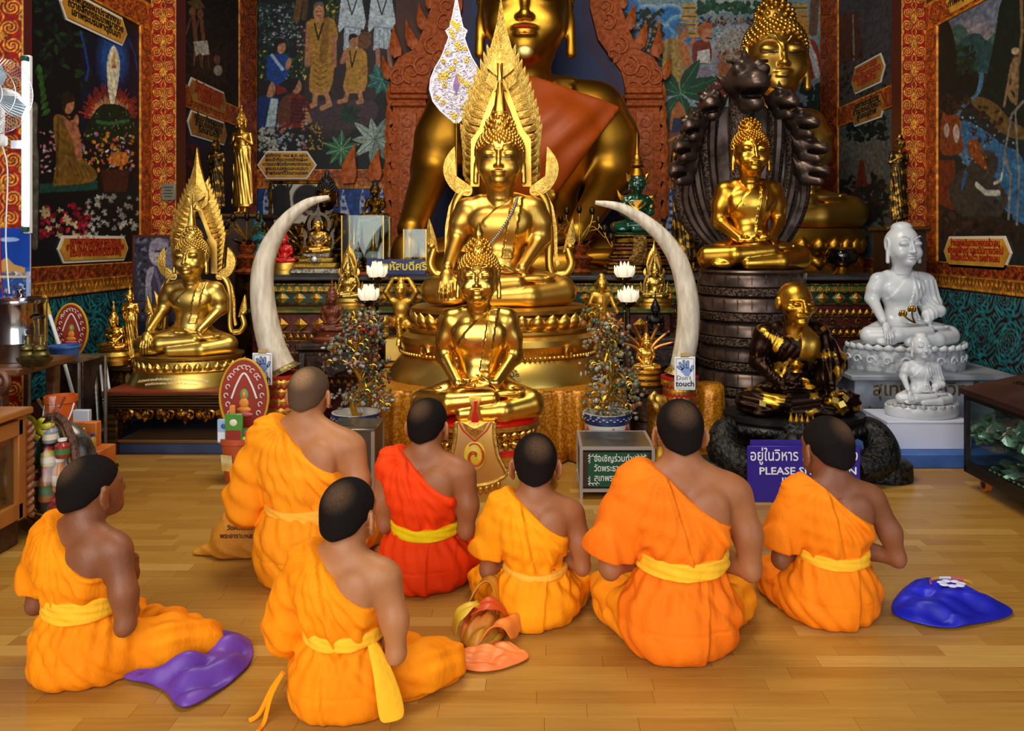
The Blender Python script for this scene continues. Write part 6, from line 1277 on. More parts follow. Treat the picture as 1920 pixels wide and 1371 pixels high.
 # lower ledge: two small arched statues
 for px_,lb in ((652,'tiny arched gold figure behind the wooden one'),(1228,'tiny arched gold figure behind the black one')):
  Y=6.1;ped('small tiered gold base under the %s' % lb,(S(px_,Y),Y,zl),(('step',[(.125,0),(.125,.025),(.11,.035)],gold),('lotus',[(.105,.035),(.115,.05),(.1,.075),(.001,.078)],gold_pale)),gold,.6)
  r=statue('arched_statue',lb+', on the altar ledge','statue',(S(px_,Y),Y,zl+.078),.215,gold_pale,'earth','cap','flame');arch(r,gold_pale,gold,.2)
 Y=5.6;statue('wooden_statue','carved brown wooden figure on the dark stand','statue',(S(622,Y),Y,.62+.075),.25,wood,'dhyana','cap','flame');ped('carved wooden base under the brown figure',(S(622,Y),Y,.621),(('block',[(.13,0),(.135,.02),(.115,.04),(.13,.07),(.001,.074)],wood),),wood,.7)
 statue('black_statue','small black seated figure on the dark stand','statue',(S(1229,Y),Y,.661),.2,blk,'dhyana','cap','flame')
 # emerald figure on its tiered base
 Y=6.5;x=S(1195,Y);t=thing('tiered_base','red and gold tiered base under the emerald green figure','pedestal',(x,Y,zt))
 gb_=M('tier_gilt_relief','#8a6424',.45,.85,col2='#4a3010',mscale=50,mlo=.4,mhi=.6,bump=.6,bscale=90);oxred=M('tier_ox_red','#5e1610',.45)
 for k,(w_,z,h,m) in enumerate(((.54,0,.03,gb_),(.52,.03,.035,gold_dark),(.5,.065,.03,gb_),(.45,.095,.03,oxred),(.46,.125,.022,gb_),(.44,.147,.04,gold_dark),(.39,.187,.03,oxred),(.4,.217,.025,gb_),(.38,.242,.05,gold_dark),(.4,.292,.024,gb_),(.36,.316,.02,emer))):MB().box((0,0,z+h/2),(w_,w_*.6,h),bev=.012).build('tier',m,t)
 MB().prism([(-.05,.3),(.05,.3),(.06,.16),(.1,.1),(0,.085),(-.1,.1),(-.06,.16)],.02,y0=-.17,bulge=.012).build('hanging_panel',gb_,t,smooth=False)
 r=statue('emerald_statue','emerald green glass figure with a gold spired crown and jewels','statue',(x,Y,zt+.336),.43,emer,'dhyana','cap','spire',hair_mat=gold_old,fin_mat=gold_old,fin_scale=1.15)
 for g in (-1,1):
  for (pts) in ([(.2,.6),(.32,.6),(.36,.68),(.38,.8),(.3,.7),(.22,.68)],[(.12,.93),(.2,.97),(.21,1.12),(.16,1.08),(.13,1.05)]):MB().prism([(g*a,b_) for a,b_ in pts],.05,y0=.0,bulge=.02).build('gold_flame',gold_old,r,smooth=False)
  b=MB();b.tube(spline([(g*.17,.02,.64),(g*.14,-.07,.52),(0,-.12,.42)],6),.022,8);b.build('gold_collar',gold_old,r);b=MB();b.lathe([(.078,0),(.082,.03),(.078,.06)],16,c=(g*.27,.07,.46),cap=False);b.build('armband',gold_old,r);b=MB();b.sph((g*.43,-.1,.1),(.09,.1,.09),12,8);b.build('knee_ornament',gold_old,r)
 MB().prism([(-.09,.6),(.09,.6),(.05,.45),(0,.38),(-.05,.45)],.03,y0=-.12,bulge=.02).build('chest_ornament',gold_old,r,smooth=False)
 b=MB();b.lathe([(.15,1.04),(.165,1.06),(.15,1.09),(.12,1.14),(.1,1.2)],24,c=(0,.03,.0));b.build('crown_band',gold_old,r)
 # naga figure, gold, before the tusk
 Y=5.04;x=S(1212,Y);zb=ZP(724,Y);t=thing('round_stool','small dark round stool under the gold snake fan figure','stool',(x,Y,0));b=MB();b.lathe([(.1,0),(.11,.02),(.09,.05),(.09,zb -.06),(.12,zb -.03),(.12,zb -.002),(.001,zb)],24);b.build('body',darkwood,t);b=MB();b.lathe([(.115,zb*.5),(.12,zb*.52),(.115,zb*.55)],24,cap=False);b.build('band',gold_dark,t)
 ped('coiled snake base under the gold snake fan figure',(x,Y,zb),tuple(('coil',[(R,z),(R+.012,z+.018),(R,z+.036)],gold_old) for R,z in ((.1,0),(.093,.036),(.085,.072))),gold_old,.8)
 r=statue('snake_fan_statue','gold meditating figure before seven spread snake necks, beside the tusk','statue',(x,Y,zb+.108),.185,gold_hi,'dhyana','cap',None)
 for k in range(7):
  a=PI/2+(k -3)*.42;b=MB();b.tube(spline([(0,.14,.4),(.4*math.cos(a),.15,.62+.32*math.sin(a)),(.85*math.cos(a),.1,.62+.8*math.sin(a)),(1.0*math.cos(a),.03,.62+.95*math.sin(a))],5),lambda q:.1 -.06*q,8);b.sph((1.02*math.cos(a),-.01,.62+.97*math.sin(a)),(.05,.07,.05),8,6);b.build('snake_neck',M('copper_gold','#b87c3c',.32,1.0),r)
  # standing figures
 def standing(label,px_,top,bot,Y,m,hair='curls',zbase=None,name='standing_statue',yaw=0.0):
  z0=ZP(bot,Y) if zbase is None else zbase;sc=(ZP(top,Y) -z0)/3.02;r=thing(name,label,'statue',(S(px_,Y),Y,z0),yaw,None,sc);ob('body',BM('standing'),m,r)
  for o in [ob('head',BM('head'),m,r)]+([stuff(ob('hair_curls',BM('curls'),m,r)),ob('hair_cap',BM('cap'),m,r)] if hair == 'curls' else [ob('hair',BM('cap'),m,r)]):o.matrix_local=Matrix.Translation((0,.04,2.4)) @ Matrix.Scale(1.12,4) @ Matrix.Translation((0,-.04,-.7))
  ob('finial',BM('flame'),m,r).matrix_local=Matrix.Translation((0,.035,2.95)) @ Matrix.Scale(.8,4)
  return r
 gl2=M('gilded_patchy_bronze','#3a2a16',.4,.85,col2='#b0822c',mscale=7,mlo=.5,mhi=.6,detail=7)
 standing('tall gold standing figure with hands crossed on its chest, in the corner',452,208,402,7.4,gold,yaw=-.15);standing('patchy dark gilt standing figure in the corner beside the gold one',404,256,402,7.35,gl2,'cap');standing('patchy gilt standing figure on the tall pedestal before the red pilaster',1688,248,425,6.5,gl2,'cap',yaw=.1);standing('gilded standing figure half hidden behind the snake hood',1292,215,500,6.75,gl2,'cap',zbase=1.058)
 Y=5.38;standing('slim copper gold standing figure on the narrow stand',243,540,672,Y,gold_hi,'cap',zbase=.501,yaw=.1);Y=5.45;x=S(216,Y)
 Y=5.33;x=S(212,Y);ped('copper gold tiered base under the small seated figure',(x,Y,.501),(('step',[(.115,0),(.115,.03),(.1,.035)],gold_hi),('drum',[(.095,.035),(.105,.06),(.09,.085),(.1,.1),(.001,.104)],gold_relief)),gold,.7);statue('seated_statue','small copper gold seated figure on the narrow stand','statue',(x,Y,.605),.2,gold_hi,'holding','cap','flame')
 # kneeling gold bearers beside the round pedestal
 def bearer(label,px_,py_,Y,h,raised,cube):
  z0=ZP(py_,Y);t=thing('kneeling_bearer',label,'statue',(S(px_,Y),Y,z0),0,None,h)
  s=SDF((-.5,-.45,-.02),(.5,.4,1.12),.013)
  s.ell((0,.02,.5),(.16,.12,.17),0);s.ell((0,.02,.3),(.14,.12,.12),.06);s.cap((-.14,.02,.63),(.14,.02,.63),.07,.07,.05)
  s.ell((0,-.02,.84),(.12,.125,.14),.03);s.ell((0,-.11,.8),(.06,.05,.05),.03);s.ell((0,-.13,.85),(.022,.03,.03),.015);s.ell((0,0,1.0),(.07,.07,.07),.03)
  for g in (-1,1):
   s.ell((g*.12,0,.84),(.03,.03,.05),.01);s.ell((g*.05,-.125,.87),(.025,.02,.02),.008)
   if raised:s.chain([(g*.17,.02,.63),(g*.27,-.02,.8),(g*.16,.0,1.0)],[.06,.055,.04],.02);s.ell((g*.1,0,1.03),(.08,.05,.035),.02)
   else:s.chain([(g*.18,.02,.62),(g*.25,-.02,.42),(g*.06 if g < 0 else .3,-.2,.42 if g < 0 else .3)],[.06,.052,.04],.02)
  s.chain([(-.1,.0,.24),(-.26,-.16,.3),(-.24,-.12,.04)],[.1,.085,.055],.03);s.ell((-.26,-.2,.03),(.06,.12,.03),.02)
  s.chain([(.1,.0,.22),(.22,-.14,.1),(.2,.14,.06)],[.1,.085,.05],.03);s.cap((-.03,-.12,.3),(-.0,-.12,.05),.05,.06,.04)
  s.fn(lambda X,Y2,Z:.004*np.sin(X*90)*np.sin(Z*90)*((Z > .9) | (Z < .3))+0*Y2,'disp');s.fn(lambda X,Y2,Z:-Z,'i')
  ob('body',s.mesh('bearer_body',1),M('matte_gold_bearer','#dcb04c',.4,.9,col2='#b8882c',mscale=8,bump=.2,bscale=40),t)
  if not raised:b=MB();b.tube([(.02,-.25,.62),(.06,-.27,.05)],.03,8);b.build('club',gold,t)
  if cube:c=thing('bearer_block','pale gold block under the bearer with raised arms','block',(S(px_,Y),Y,.43));MB().box((0,0,(z0 -.43)/2+.02),(.2,.22,z0 -.43 -.04),bev=.01).build('block',gold_pale,c);MB().box((0,0,.02),(.22,.24,.04),bev=.01).build('foot',gold_old,c)
  else:c=thing('bearer_block','plain gold block under the bearer with the club','block',(S(px_,Y),Y,.43));MB().box((0,0,(z0 -.43)/2),(.22,.24,z0 -.43),bev=.01).build('block',gold_pale,c);MB().box((0,0,.02),(.24,.26,.04),bev=.01).build('foot',gold_old,c)
 bearer('kneeling gold bearer with both arms raised behind its head',752,630,5.75,.4,True,True);bearer('squatting gold guardian with a club beside the round pedestal',1128,612,5.76,.36,False,False)
def tusk(label,cl,rad,Y,cuff,vase):
 """ivory tusk in a brass cuff on a patterned vase stand"""
 s=Y/F;ivory=M('aged_ivory','#d8ccb4',.4,col2='#a89880',mscale=5,mlo=.38,mhi=.75,stretch=(7,7,1.4),bump=.1,bscale=8,spec=.4)
 x0,z0=XP(cl[0][0],Y),ZP(cl[0][1],Y);t=thing('elephant_tusk',label,'tusk',(x0,Y,z0));pts=spline([((p[0] -cl[0][0])*s,-.0,(cl[0][1] -p[1])*s) for p in cl],8);n=len(pts)
 rr=np.interp(np.linspace(0,1,n),np.linspace(0,1,len(rad)),rad);b=MB();b.tube(pts,list(rr*s),20);b.build('ivory',ivory,t,angle=2)
 d=Vector(pts[3]) -Vector(pts[0]);g=1 if d.x > 0 else -1;b=MB();q=[(-d.x*k*.35,0,-d.z*k*.35) for k in (-.2,.3,.8,1.6,2.4)];b.tube([(p[0],p[1],p[2]) for p in q],[rr[0]*s*k for k in (1.02,1.12,1.14,1.3,1.42)],20);b.build('cuff',M('engraved_pale_brass','#b8a468',.38,.9,col2='#7a6a38',mscale=40,bump=.5,bscale=80),t)
 zc=z0+q[-1][2];xc=x0+q[-1][0];v=thing('tusk_stand',vase,'stand',(xc,Y,0));R=rr[0]*s;H=zc -.005
 prof=[(R*1.0,0),(R*1.2,.015),(R*1.15,.05),(R*1.25,H*.35),(R*1.62,H*.65),(R*1.5,H*.86),(R*1.66,H*.95),(R*1.7,H)];b=MB();b.lathe(prof,28);b.build('vase',M('red_stand_lacquer','#9c2018',.4),v)
 gp=M('mirror_gold_tile','#d8a848',.3,.9);tl=MB().prism([(-.5,0),(0,-.5),(.5,0),(0,.25)],.12,y0=-.04,bulge=.05).mesh('gold_scale',smooth=False);rows=9
 for j in range(rows):
  z=H*(.12+.82*j/(rows -1));rz=float(np.interp(z,[p[1] for p in prof],[p[0] for p in prof]))
  for k in range(12):
   a=PI+PI*(k+.5*(j % 2)+.25)/12;o=ob('gold_scale',tl,gp,v,(rz*1.0*math.cos(a),rz*math.sin(a),z),(0,0,a+PI/2),(rz*.4,rz*.3,H/rows*1.1))
 return t
def no_touch(label,px,py,Y,w=34,h=58,rz=0.0):
 s=Y/F;t=thing('warning_card',label,'sign',(XP(px,Y),Y,ZP(py,Y)),rz);W,H=w*s,h*s
 MB().box((0,0,0),(W*1.08,.004,H*1.04)).build('plastic_sleeve',M('clear_sleeve','#d8dcdc',.2),t,smooth=False);MB().box((0,-.004,0),(W,.003,H)).build('card',M('white_card','#ececec',.5),t,smooth=False)
 bl=M('card_black_ink','#15161a',.5);f=MB();k=.0055
 for (c,d) in (((0,-.006,H*.46),(W*.9,.001,k*.4)),((0,-.006,-H*.46),(W*.9,.001,k*.4)),((-W*.45,-.006,0),(k*.4,.001,H*.92)),((W*.45,-.006,0),(k*.4,.001,H*.92))):f.box(c,d)
 f.build('border_line',bl,t,smooth=False)
 hm=M('card_hand_blue','#7f98c8',.5);y=-.0065
 for mat,gr,yy in ((bl,.0032,-.0062),(hm,0,-.0078)):
  pal=[(-.1,.02),(-.16,.08),(-.14,.16),(-.08,.2),(.1,.2),(.17,.12),(.14,.0),(.08,-.08),(-.02,-.08)];MB().prism(spline([((x*1.1+.03)*W*1.5,(z+.0)*H*.9) for x,z in pal],4,True),.001,y0=yy).build('hand_palm',mat,t,smooth=False)
  for (x,z,a,L) in ((-.12,.14,2.6,.2),(-.08,.19,2.2,.26),(-.01,.21,1.85,.28),(.06,.2,1.55,.26),(.16,.1,1.15,.2)):
   b=MB();cx,cz=(x*1.1+.03)*W*1.5,z*H*.9;rr_=.033*W*1.5+gr
   MB().prism([(cx+rr_*math.cos(q),cz+rr_*math.sin(q)) for q in np.linspace(a+PI/2,a+3*PI/2,6)]+[(cx+L*W*1.15*math.cos(a)+rr_*math.cos(q),cz+L*W*1.15*math.sin(a)+rr_*math.sin(q)) for q in np.linspace(a -PI/2,a+PI/2,6)],.001,y0=yy).build('hand_finger',mat,t,smooth=False)
 text("Don't",H*.2,M('card_grey_ink','#555a66',.5),t,(-W*.06,-.009,-H*.2),name='lettering');text('touch',H*.25,bl,t,(0,-.0095,-H*.4),bold=.001)
 MB().box((0,-.0,H*.55),(W*.45,.004,H*.16)).build('tape',M('brown_tape','#b89458',.4),t,smooth=False)
def potted_jewel_tree(label,px,pot_lab,Y,base_px,seed,w=55,pal=0):
 r=random.Random(seed);s=Y/F;x=XP(px,Y);pz=ZP(base_px,Y);R=42*s
 t=thing('ceramic_pot',pot_lab,'pot',(x,Y,0));prof=[(R*.8,0),(R*.86,.01),(R*.96,pz*.55),(R*1.0,pz*.82),(R*1.06,pz*.9),(R*1.1,pz*.97),(R*1.08,pz),(R*.95,pz),(R*.9,pz*.9),(.001,pz*.88)]
 b=MB();b.lathe(prof,36,cap=False);b.build('pot',M('cream_glazed_ceramic','#d8d4c4',.25,coat=.4,spec=.6),t);b=MB();b.lathe([(R*1.03,pz*.83),(R*1.085,pz*.9),(R*1.12,pz*.965),(R*1.1,pz*1.003)],36,cap=False);b.build('rim_band',M('cobalt_rim_glaze','#1e2c58',.25,coat=.4),t)
 key=MB().box((0,0,0),(.012,.004,.003)).mesh('key_pattern',smooth=False)
 for k in range(22):
  a=PI+PI*(k+.5)/22;o=ob('key_pattern',key,M('white_glaze','#e8e8e4',.25),t,(R*1.1*math.cos(a),R*1.1*math.sin(a),pz*(.915+.03*(k % 2))),(0,0,a+PI/2))
 pt=petal_mesh(.034,.05,.06,name='painted_petal');lf=petal_mesh(.03,.07,.05,name='painted_leaf')
 for c,(ang,z,col) in enumerate(((-PI/2+.2,.66,'#cc4a30'),(-PI/2+.95,.68,'#c84428'),(-PI/2 -1.1,.66,'#c85a30'))):
  m=M('glaze_flower_%s' % col[1:],col,.3)
  for k in range(5):a=k*1.257;rz=R*.985;o=ob('painted_petal',pt,m,t,(rz*math.cos(ang)+.0*a,rz*math.sin(ang),pz*z));o.matrix_local=Matrix.Translation((rz*math.cos(ang),rz*math.sin(ang),pz*z)) @ Matrix.Rotation(ang+PI/2,4,'Z') @ Matrix.Rotation(a,4,'Y')
 gl=M('glaze_leaf_green','#2c4a44',.3)
 for ang in (-PI/2 -.45,-PI/2+.55,-PI/2 -.8,-PI/2+1.25):o=ob('painted_leaf',lf,gl,t,(R*.98*math.cos(ang),R*.98*math.sin(ang),pz*.55));o.rotation_euler=(0,0,ang+PI/2)
 tr=thing('jewel_tree',label,'artificial tree',(x,Y,pz*.885));wire=M('gold_wire','#c89a30',.3,.9);trunk=spline([(0,0,0),(-.02,-.01,.1),(.03,0,.2),(-.01,-.02,.32),(.02,0,.44),(0,0,.56)],8)
 b=MB();b.tube(trunk,lambda q:.02 -.014*q,8);b.build('trunk',wire,tr)
 cols=(('#585640','#706c50'),('#6e431e','#98622e'),('#86806a','#a89f8a'),('#35402c','#4c5a3c'),('#7a2a20','#9c3c28')) if pal == 0 else (('#6a6656','#84806e'),('#5c3820','#7a4c2c'),('#98907e','#b4aa9a'),('#343c2c','#4a523e'),('#74281c','#984028'))
 mats=[M('stone_leaf_%d_%d' % (pal,i),a,.3,col2=b_,mscale=30) for i,(a,b_) in enumerate(cols)];mb=[MB() for _ in mats]
 for k in range(34):
  q=trunk[r.randrange(4,len(trunk))];an=r.uniform(0,6.28);L=r.uniform(.06,1.0)*w*s*1.25*(1.0 -.45*q[2]/.6);e=(q[0]+L*math.cos(an),q[1]+L*.75*math.sin(an),q[2]*(.95)+r.uniform(-.02,.1));m_=((q[0]+e[0])/2,(q[1]+e[1])/2,max(q[2],e[2])+r.uniform(.0,.05))
  b=MB();b.tube(spline([q,m_,e],5),.005,5);cu=[(e[0]+.022*math.cos(t_)*(1 -t_/7),e[1] -.02,e[2]+.022*math.sin(t_)*(1 -t_/7)) for t_ in np.linspace(0,5,10)];b.tube(cu,.0045,5);b.build('branch',wire,tr)
  ci=r.choices(range(5),(4,4,2,4,1))[0]
  for j in range(r.randint(16,24)):
   c=[e[i]+r.gauss(0,(.038,.034,.034)[i]) for i in range(3)];rr_=r.uniform(.010,.017);d=[r.uniform(.4,1.35) for _ in range(3)];mb[ci if r.random() < .75 else r.randrange(5)].add([(c[0]+v[0]*rr_*d[0],c[1]+v[1]*rr_*d[1],c[2]+v[2]*rr_*d[2]) for v in _icov1],_icof1)
 for i,b in enumerate(mb):
  if b.v:stuff(b.build('stone_leaves',mats[i],tr,angle=3))
def cloth_bag(name,label,outline,h,mat,seed,folds=6,amp=.012,emblem=None,dirn=None,cat='bag'):
 """soft flattened cloth bag: closed outline on the floor puffed and creased"""
 c=np.mean(np.array(outline),0);t=thing(name,label,cat,(c[0],c[1],0));o=np.array(spline(outline,8,True)) -c;n=len(o);r2=np.random.default_rng(seed);ph=r2.uniform(0,6.28,8);rings=26;vs=[];fs=[]
 d=dirn or (1,.4);d=np.array(d)/np.linalg.norm(d);L=np.abs(o).max()
 def fold(p):u=(p @ d)/L;v=(p @ np.array((-d[1],d[0])))/L;return 1.5*np.abs(np.sin(v*folds+ph[0]+1.6*np.sin(u*2.2+ph[1]))) -.75+.5*np.sin(u*5+v*9+ph[2])+.35*np.sin(v*21+u*6+ph[3])+.8*np.abs(np.sin(u*6+v*3+ph[4]+1.2*np.sin(v*5+ph[5]))) -.4
 for k in range(rings+1):
  q=1 -k/rings
  for i in range(n):
   p=o[i]*(q if k < rings else 0.0);prof=(1 -q ** 2.4) ** .75;f=fold(p) if k else 0;vs.append((p[0],p[1],.004+h*prof+amp*f*min(1,(1 -q)*5)))
 for k in range(rings):
  for i in range(n):j=(i+1) % n;fs.append([k*n+i,k*n+j,(k+1)*n+j,(k+1)*n+i])
 b=MB();b.add(vs,fs);b.f.append(list(range(n))[::-1]);b.mi.append(0);ob_=b.build('cloth',mat,t,angle=3);md=ob_.modifiers.new('sub','SUBSURF');md.levels=md.render_levels=1
 return t,c
def build_props():
 tusk('big curved ivory tusk beside the low gilt table',[(528,690),(512,655),(499,605),(492,555),(493,505),(507,460),(538,412),(577,381),(617,370)],[26,25,23.5,22,20,17,13,9,4],4.77,None,'red and gold mirrored stand under the tusk by the terracotta bucket')
 tusk('big curved ivory tusk before the snake coils',[(1277,690),(1287,640),(1291,590),(1287,545),(1272,490),(1243,445),(1202,410),(1160,388),(1116,380)],[21,21.5,21,20,18,15,12,8.5,4],4.95,None,'red and gold mirrored stand under the tusk before the snake coils')
 no_touch('white hand warning card taped to the tusk beside the low gilt table',492,692,4.62);no_touch('white hand warning card taped to the tusk before the snake coils',1284,700,4.82,36,60)
 gc=_m['gold_brocade'];t=thing('small_draped_stool','small stool under gold brocade beside the stacked snake coils','stool',(1.09,5.1,0));b=MB();b.lathe([(.1,0),(.1,.15),(.095,.33),(.09,.40),(.07,.42),(.001,.425)],48,wob=lambda a,z:1+.09*math.sin(a*11)*(1 -z/.44));b.build('cloth_cover',gc,t,angle=3);MB().box((0,0,.1),(.1,.1,.2)).build('stool_block',darkwood,t)
 # gilt elephant heads at the second stand
 ev=thing('elephant_head_ornament','gilt elephant head ornament with curled trunk beside the tusk stand','ornament',(XP(1232,4.8),4.8,.0));s=SDF((-.12,-.16,.1),(.12,.14,.46),.006);s.ell((0,0,.34),(.06,.07,.065),0);s.chain([(0,-.05,.33),(-.02,-.1,.35),(-.05,-.11,.40),(-.03,-.1,.43)],[.035,.025,.018,.014],.02);s.ell((.05,.03,.34),(.012,.05,.055),.01);s.cap((.02,-.06,.32),(.0,-.11,.30),.01,.006,.005);s.cap((.0,.02,.3),(.02,.03,.12),.06,.07,.03);ob('head',s.mesh('elephant',1),gold_relief,ev);b=MB();b.lathe([(.08,0),(.085,.02),(.06,.05),(.06,.13),(.001,.135)],20,c=(.02,.03,0));b.build('foot',gold_old,ev)
 potted_jewel_tree('bushy jewel tree of grey and white stone leaves on gold wire, near the kneeling adult',668,'cream ceramic pot with a key pattern rim near the kneeling adult',4.62,772,3,62,1);potted_jewel_tree('loose jewel tree of brown and grey stone leaves on gold wire, above the white box',1138,'cream ceramic pot with painted red flowers behind the white box',4.61,772,9,62,0)
 # donation boxes
 Yf=4.1;x0,x1=XP(1087,Yf),XP(1228,Yf);w_=x1 -x0;dp=.36;t=thing('donation_box','metal framed donation box with green Thai notice','donation box',((x0+x1)/2,Yf+dp/2,0));h=.268;f=.016
 for sx in (-1,1):
  for sy in (-1,1):MB().box((sx*(w_/2 -f/2),sy*(dp/2 -f/2),h/2),(f,f,h)).build('post',alu,t,smooth=False)
 for z in (h -f/2,.045):
  for sy in (-1,1):MB().box((0,sy*(dp/2 -f/2),z),(w_ -2*f,f,f)).build('rail',alu,t,smooth=False)
  for sx in (-1,1):MB().box((sx*(w_/2 -f/2),0,z),(f,dp -2*f,f)).build('rail',alu,t,smooth=False)
 MB().box((0,0,h -.004),(w_ -2*f,dp -2*f,.006)).build('top_plate',steel,t,smooth=False);MB().box((0,.0,h+.0),(.1,.01,.003)).build('coin_slot',M('slot_dark','#6a4a40',.5),t,smooth=False)
 MB().box((0,-dp/2+.012,.15),(w_ -2*f,.004,.18)).build('front_board',M('dark_brown_board','#3a2a22',.4),t,smooth=False);gb=MB().box((0.005,-dp/2+.008,.15),(w_*.8,.004,.175)).build('notice',M('green_notice','#0e5032',.45),t,smooth=False)
 for sx in (-1,1):MB().box((sx*(w_/2 -f/2),0,.15),(.004,dp -2*f,.18)).build('side_panel',M('smoky_side','#5a564e',.3),t,smooth=False)
 MB().box((0,dp/2 -.012,.15),(w_ -2*f,.004,.18)).build('back_panel',steel,t,smooth=False);MB().box((0,0,.05),(w_ -2*f,dp -2*f,.006)).build('bottom_plate',steel,t,smooth=False)
 for i,l in enumerate(('ขอเชิญร่วมทำบุญ','วัดพระธาตุดอย','สุเทพราชวรวิหาร')):text(l,.046,white_txt,t,(-w_*.31,-dp/2+.005,.193 -.05*i),align='LEFT',bold=.0001,fit=(w_*.64,w_*.54,w_*.62)[i])
 for (cx,cz,gx,gz) in ((-1,1,1,-1),(1,1,-1,-1),(-1,-1,1,1)):
  b=MB()
  for k in range(3):b.tube([(cx*w_*.385+gx*(.012+.018*k)+gx*.009*math.cos(q),-dp/2+.005,.15+cz*.08+gz*.006+gz*.006*math.sin(q)) for q in np.linspace(0,4.5,8)],.0015,4);b.tube([(cx*w_*.385+gx*.004+gx*.005*math.sin(q),-dp/2+.005,.15+cz*.08+gz*(.012+.014*k)+gz*.006*math.cos(q)) for q in np.linspace(0,4.5,8)],.0015,4)
  stuff(b.build('corner_flourish',white_txt,t,smooth=False))
 Yf=4.2;x0,x1=XP(612,Yf),XP(702,Yf);w_=x1 -x0;dp=.27;t=thing('steel_collection_box','brushed steel collection box beside the kneeling adult','donation box',((x0+x1)/2,Yf+dp/2,0));h=.335
 MB().box((0,0,h/2+.01),(w_ -.01,dp -.01,h -.03),bev=.003).build('body',M('dark_steel_panel','#6a665c',.35,.7),t);MB().box((0,0,h -.006),(w_,dp,.014),bev=.003).build('top_plate',steel,t);MB().box((-.05,-.06,h+.002),(.1,.01,.003)).build('coin_slot',black_pl,t,smooth=False)
 for sx in (-1,1):
  for sy in (-1,1):MB().box((sx*(w_/2 -.009),sy*(dp/2 -.009),h/2 -.006),(.018,.018,h -.012)).build('post',alu,t,smooth=False)
  # bilingual sign
 Y=4.06;x0,x1=XP(1401,Y),XP(1612,Y);w_=x1 -x0;t=thing('notice_board','purple notice board asking visitors to sit down, in Thai and English','sign',((x0+x1)/2,Y,0));o=MB().box((0,0,.143),(w_,.012,.284),bev=.002).build('board',M('purple_board','#2e1a86',.35,spec=.5),t);wt=white_txt
 text('อยู่ในวิหาร กรุณานั่งลง',.078,wt,t,(-w_*.48,-.0075,.212),align='LEFT',bold=.0004,fit=w_*.95);text('PLEASE SIT DOWN',.052,wt,t,(-w_*.40,-.0075,.142),align='LEFT',bold=.0008,fit=w_*.86);text('IN THE HALL',.052,wt,t,(-w_*.20,-.0075,.09),align='LEFT',bold=.0008,fit=w_*.56)
 MB().box((0,.05,.1),(.03,.09,.2)).build('prop_strut',black_pl,t,smooth=False);MB().box((-.13,.02,.295),(.27,.01,.03)).build('upper_tab',M('purple_board','#2e1a86'),t,smooth=False)
 # lotus lamps
 for px_,py_,Y,lb in ((707,497,5.66,'tall glowing lotus lamp beside the kneeling bearer'),(691,540,5.54,'shorter glowing lotus lamp beside the wooden figure'),(1171,497,5.68,'tall glowing lotus lamp before the emerald base'),(1178,543,5.54,'shorter glowing lotus lamp beside the black figure')):
  zb=.6205 if px_ < 900 else .6605;lotus_lamp(lb,(XP(px_,Y),Y,zb),ZP(py_+18,Y) -zb)
  # ceremonial fan on a pole
 Y=6.02;s=Y/F;t=thing('ceremonial_fan','tall white filigree ceremonial fan on a thin gold pole','ceremonial fan',(XP(856,Y),Y,.8125));z=lambda y:ZP(y,Y) -.8125
 half=[(0,232),(14,222),(30,208),(44,190),(50,168),(48,148),(40,128),(28,108),(20,88),(14,70),(20,58),(12,52),(8,36),(3,10),(0,-14)];out=[(x*s,z(y)) for x,y in half]+[(-x*s,z(y)) for x,y in half[-2:0:-1]]
 MB().prism(out,.01,y0=-.005).build('fan_plate',M('fan_lilac_white','#d6ced8',.45,col2='#8a8294',mscale=40,mlo=.52,mhi=.6,detail=2),t,smooth=False);r=random.Random(4);wl_=M('fan_white_scroll','#ece6ea',.4);yl=M('fan_gold_flower','#d8b030',.4,.4);b1,b2,b3=MB(),MB(),MB()
 hx=lambda y:float(np.interp(y,[p[1] for p in half[::-1]],[p[0] for p in half[::-1]]))
 b=MB();b.tube([(p[0],-.008,p[1]) for p in out+out[:1]],.006,6);b.build('fan_edge',wl_,t)
 for k in range(190):
  y=r.uniform(20,226);x=r.uniform(-.92,.92)*hx(y);rr_=r.uniform(3,6)*s;a0=r.uniform(0,6.28);b1.tube([(x*s+rr_*math.cos(a0+q)*(1 -q/7),-.009 -.002*r.random(),z(y)+rr_*math.sin(a0+q)*(1 -q/7)) for q in np.linspace(0,5,9)],.0035,4)
 for k in range(46):
  y=r.uniform(40,222);x=r.uniform(-.8,.8)*hx(y)
  for j in range(5):b2.sph((x*s+.012*math.cos(j*1.257),-.012,z(y)+.012*math.sin(j*1.257)),(.008,.004,.008),6,4)
 stuff(b1.build('fan_scrolls',wl_,t));stuff(b2.build('fan_flowers',yl,t));b3.prism([(0,z(178)),(.025,z(160)),(0,z(138)),(-.025,z(160))],.01,y0=-.018,bulge=.012);b3.build('fan_jewel',M('amethyst','#9a7ab0',.2,coat=.5),t,smooth=False)
 b=MB();b.lathe([(.008,0),(.011,.05),(.009,.06),(.009,z(240)),(.016,z(236)),(.02,z(232)),(.01,z(228))],12);b.build('pole',gold_hi,t);b=MB();b.lathe([(.07,0),(.07,.02),(.02,.05),(.012,.06)],16);b.build('pole_foot',bronze_d,t)
 for g in (-1,1):MB().prism([(g*x*s,z(y)) for x,y in [(2,226),(12,218),(10,226),(4,232)]],.01,y0=-.012).build('fan_collar',wl_,t,smooth=False)
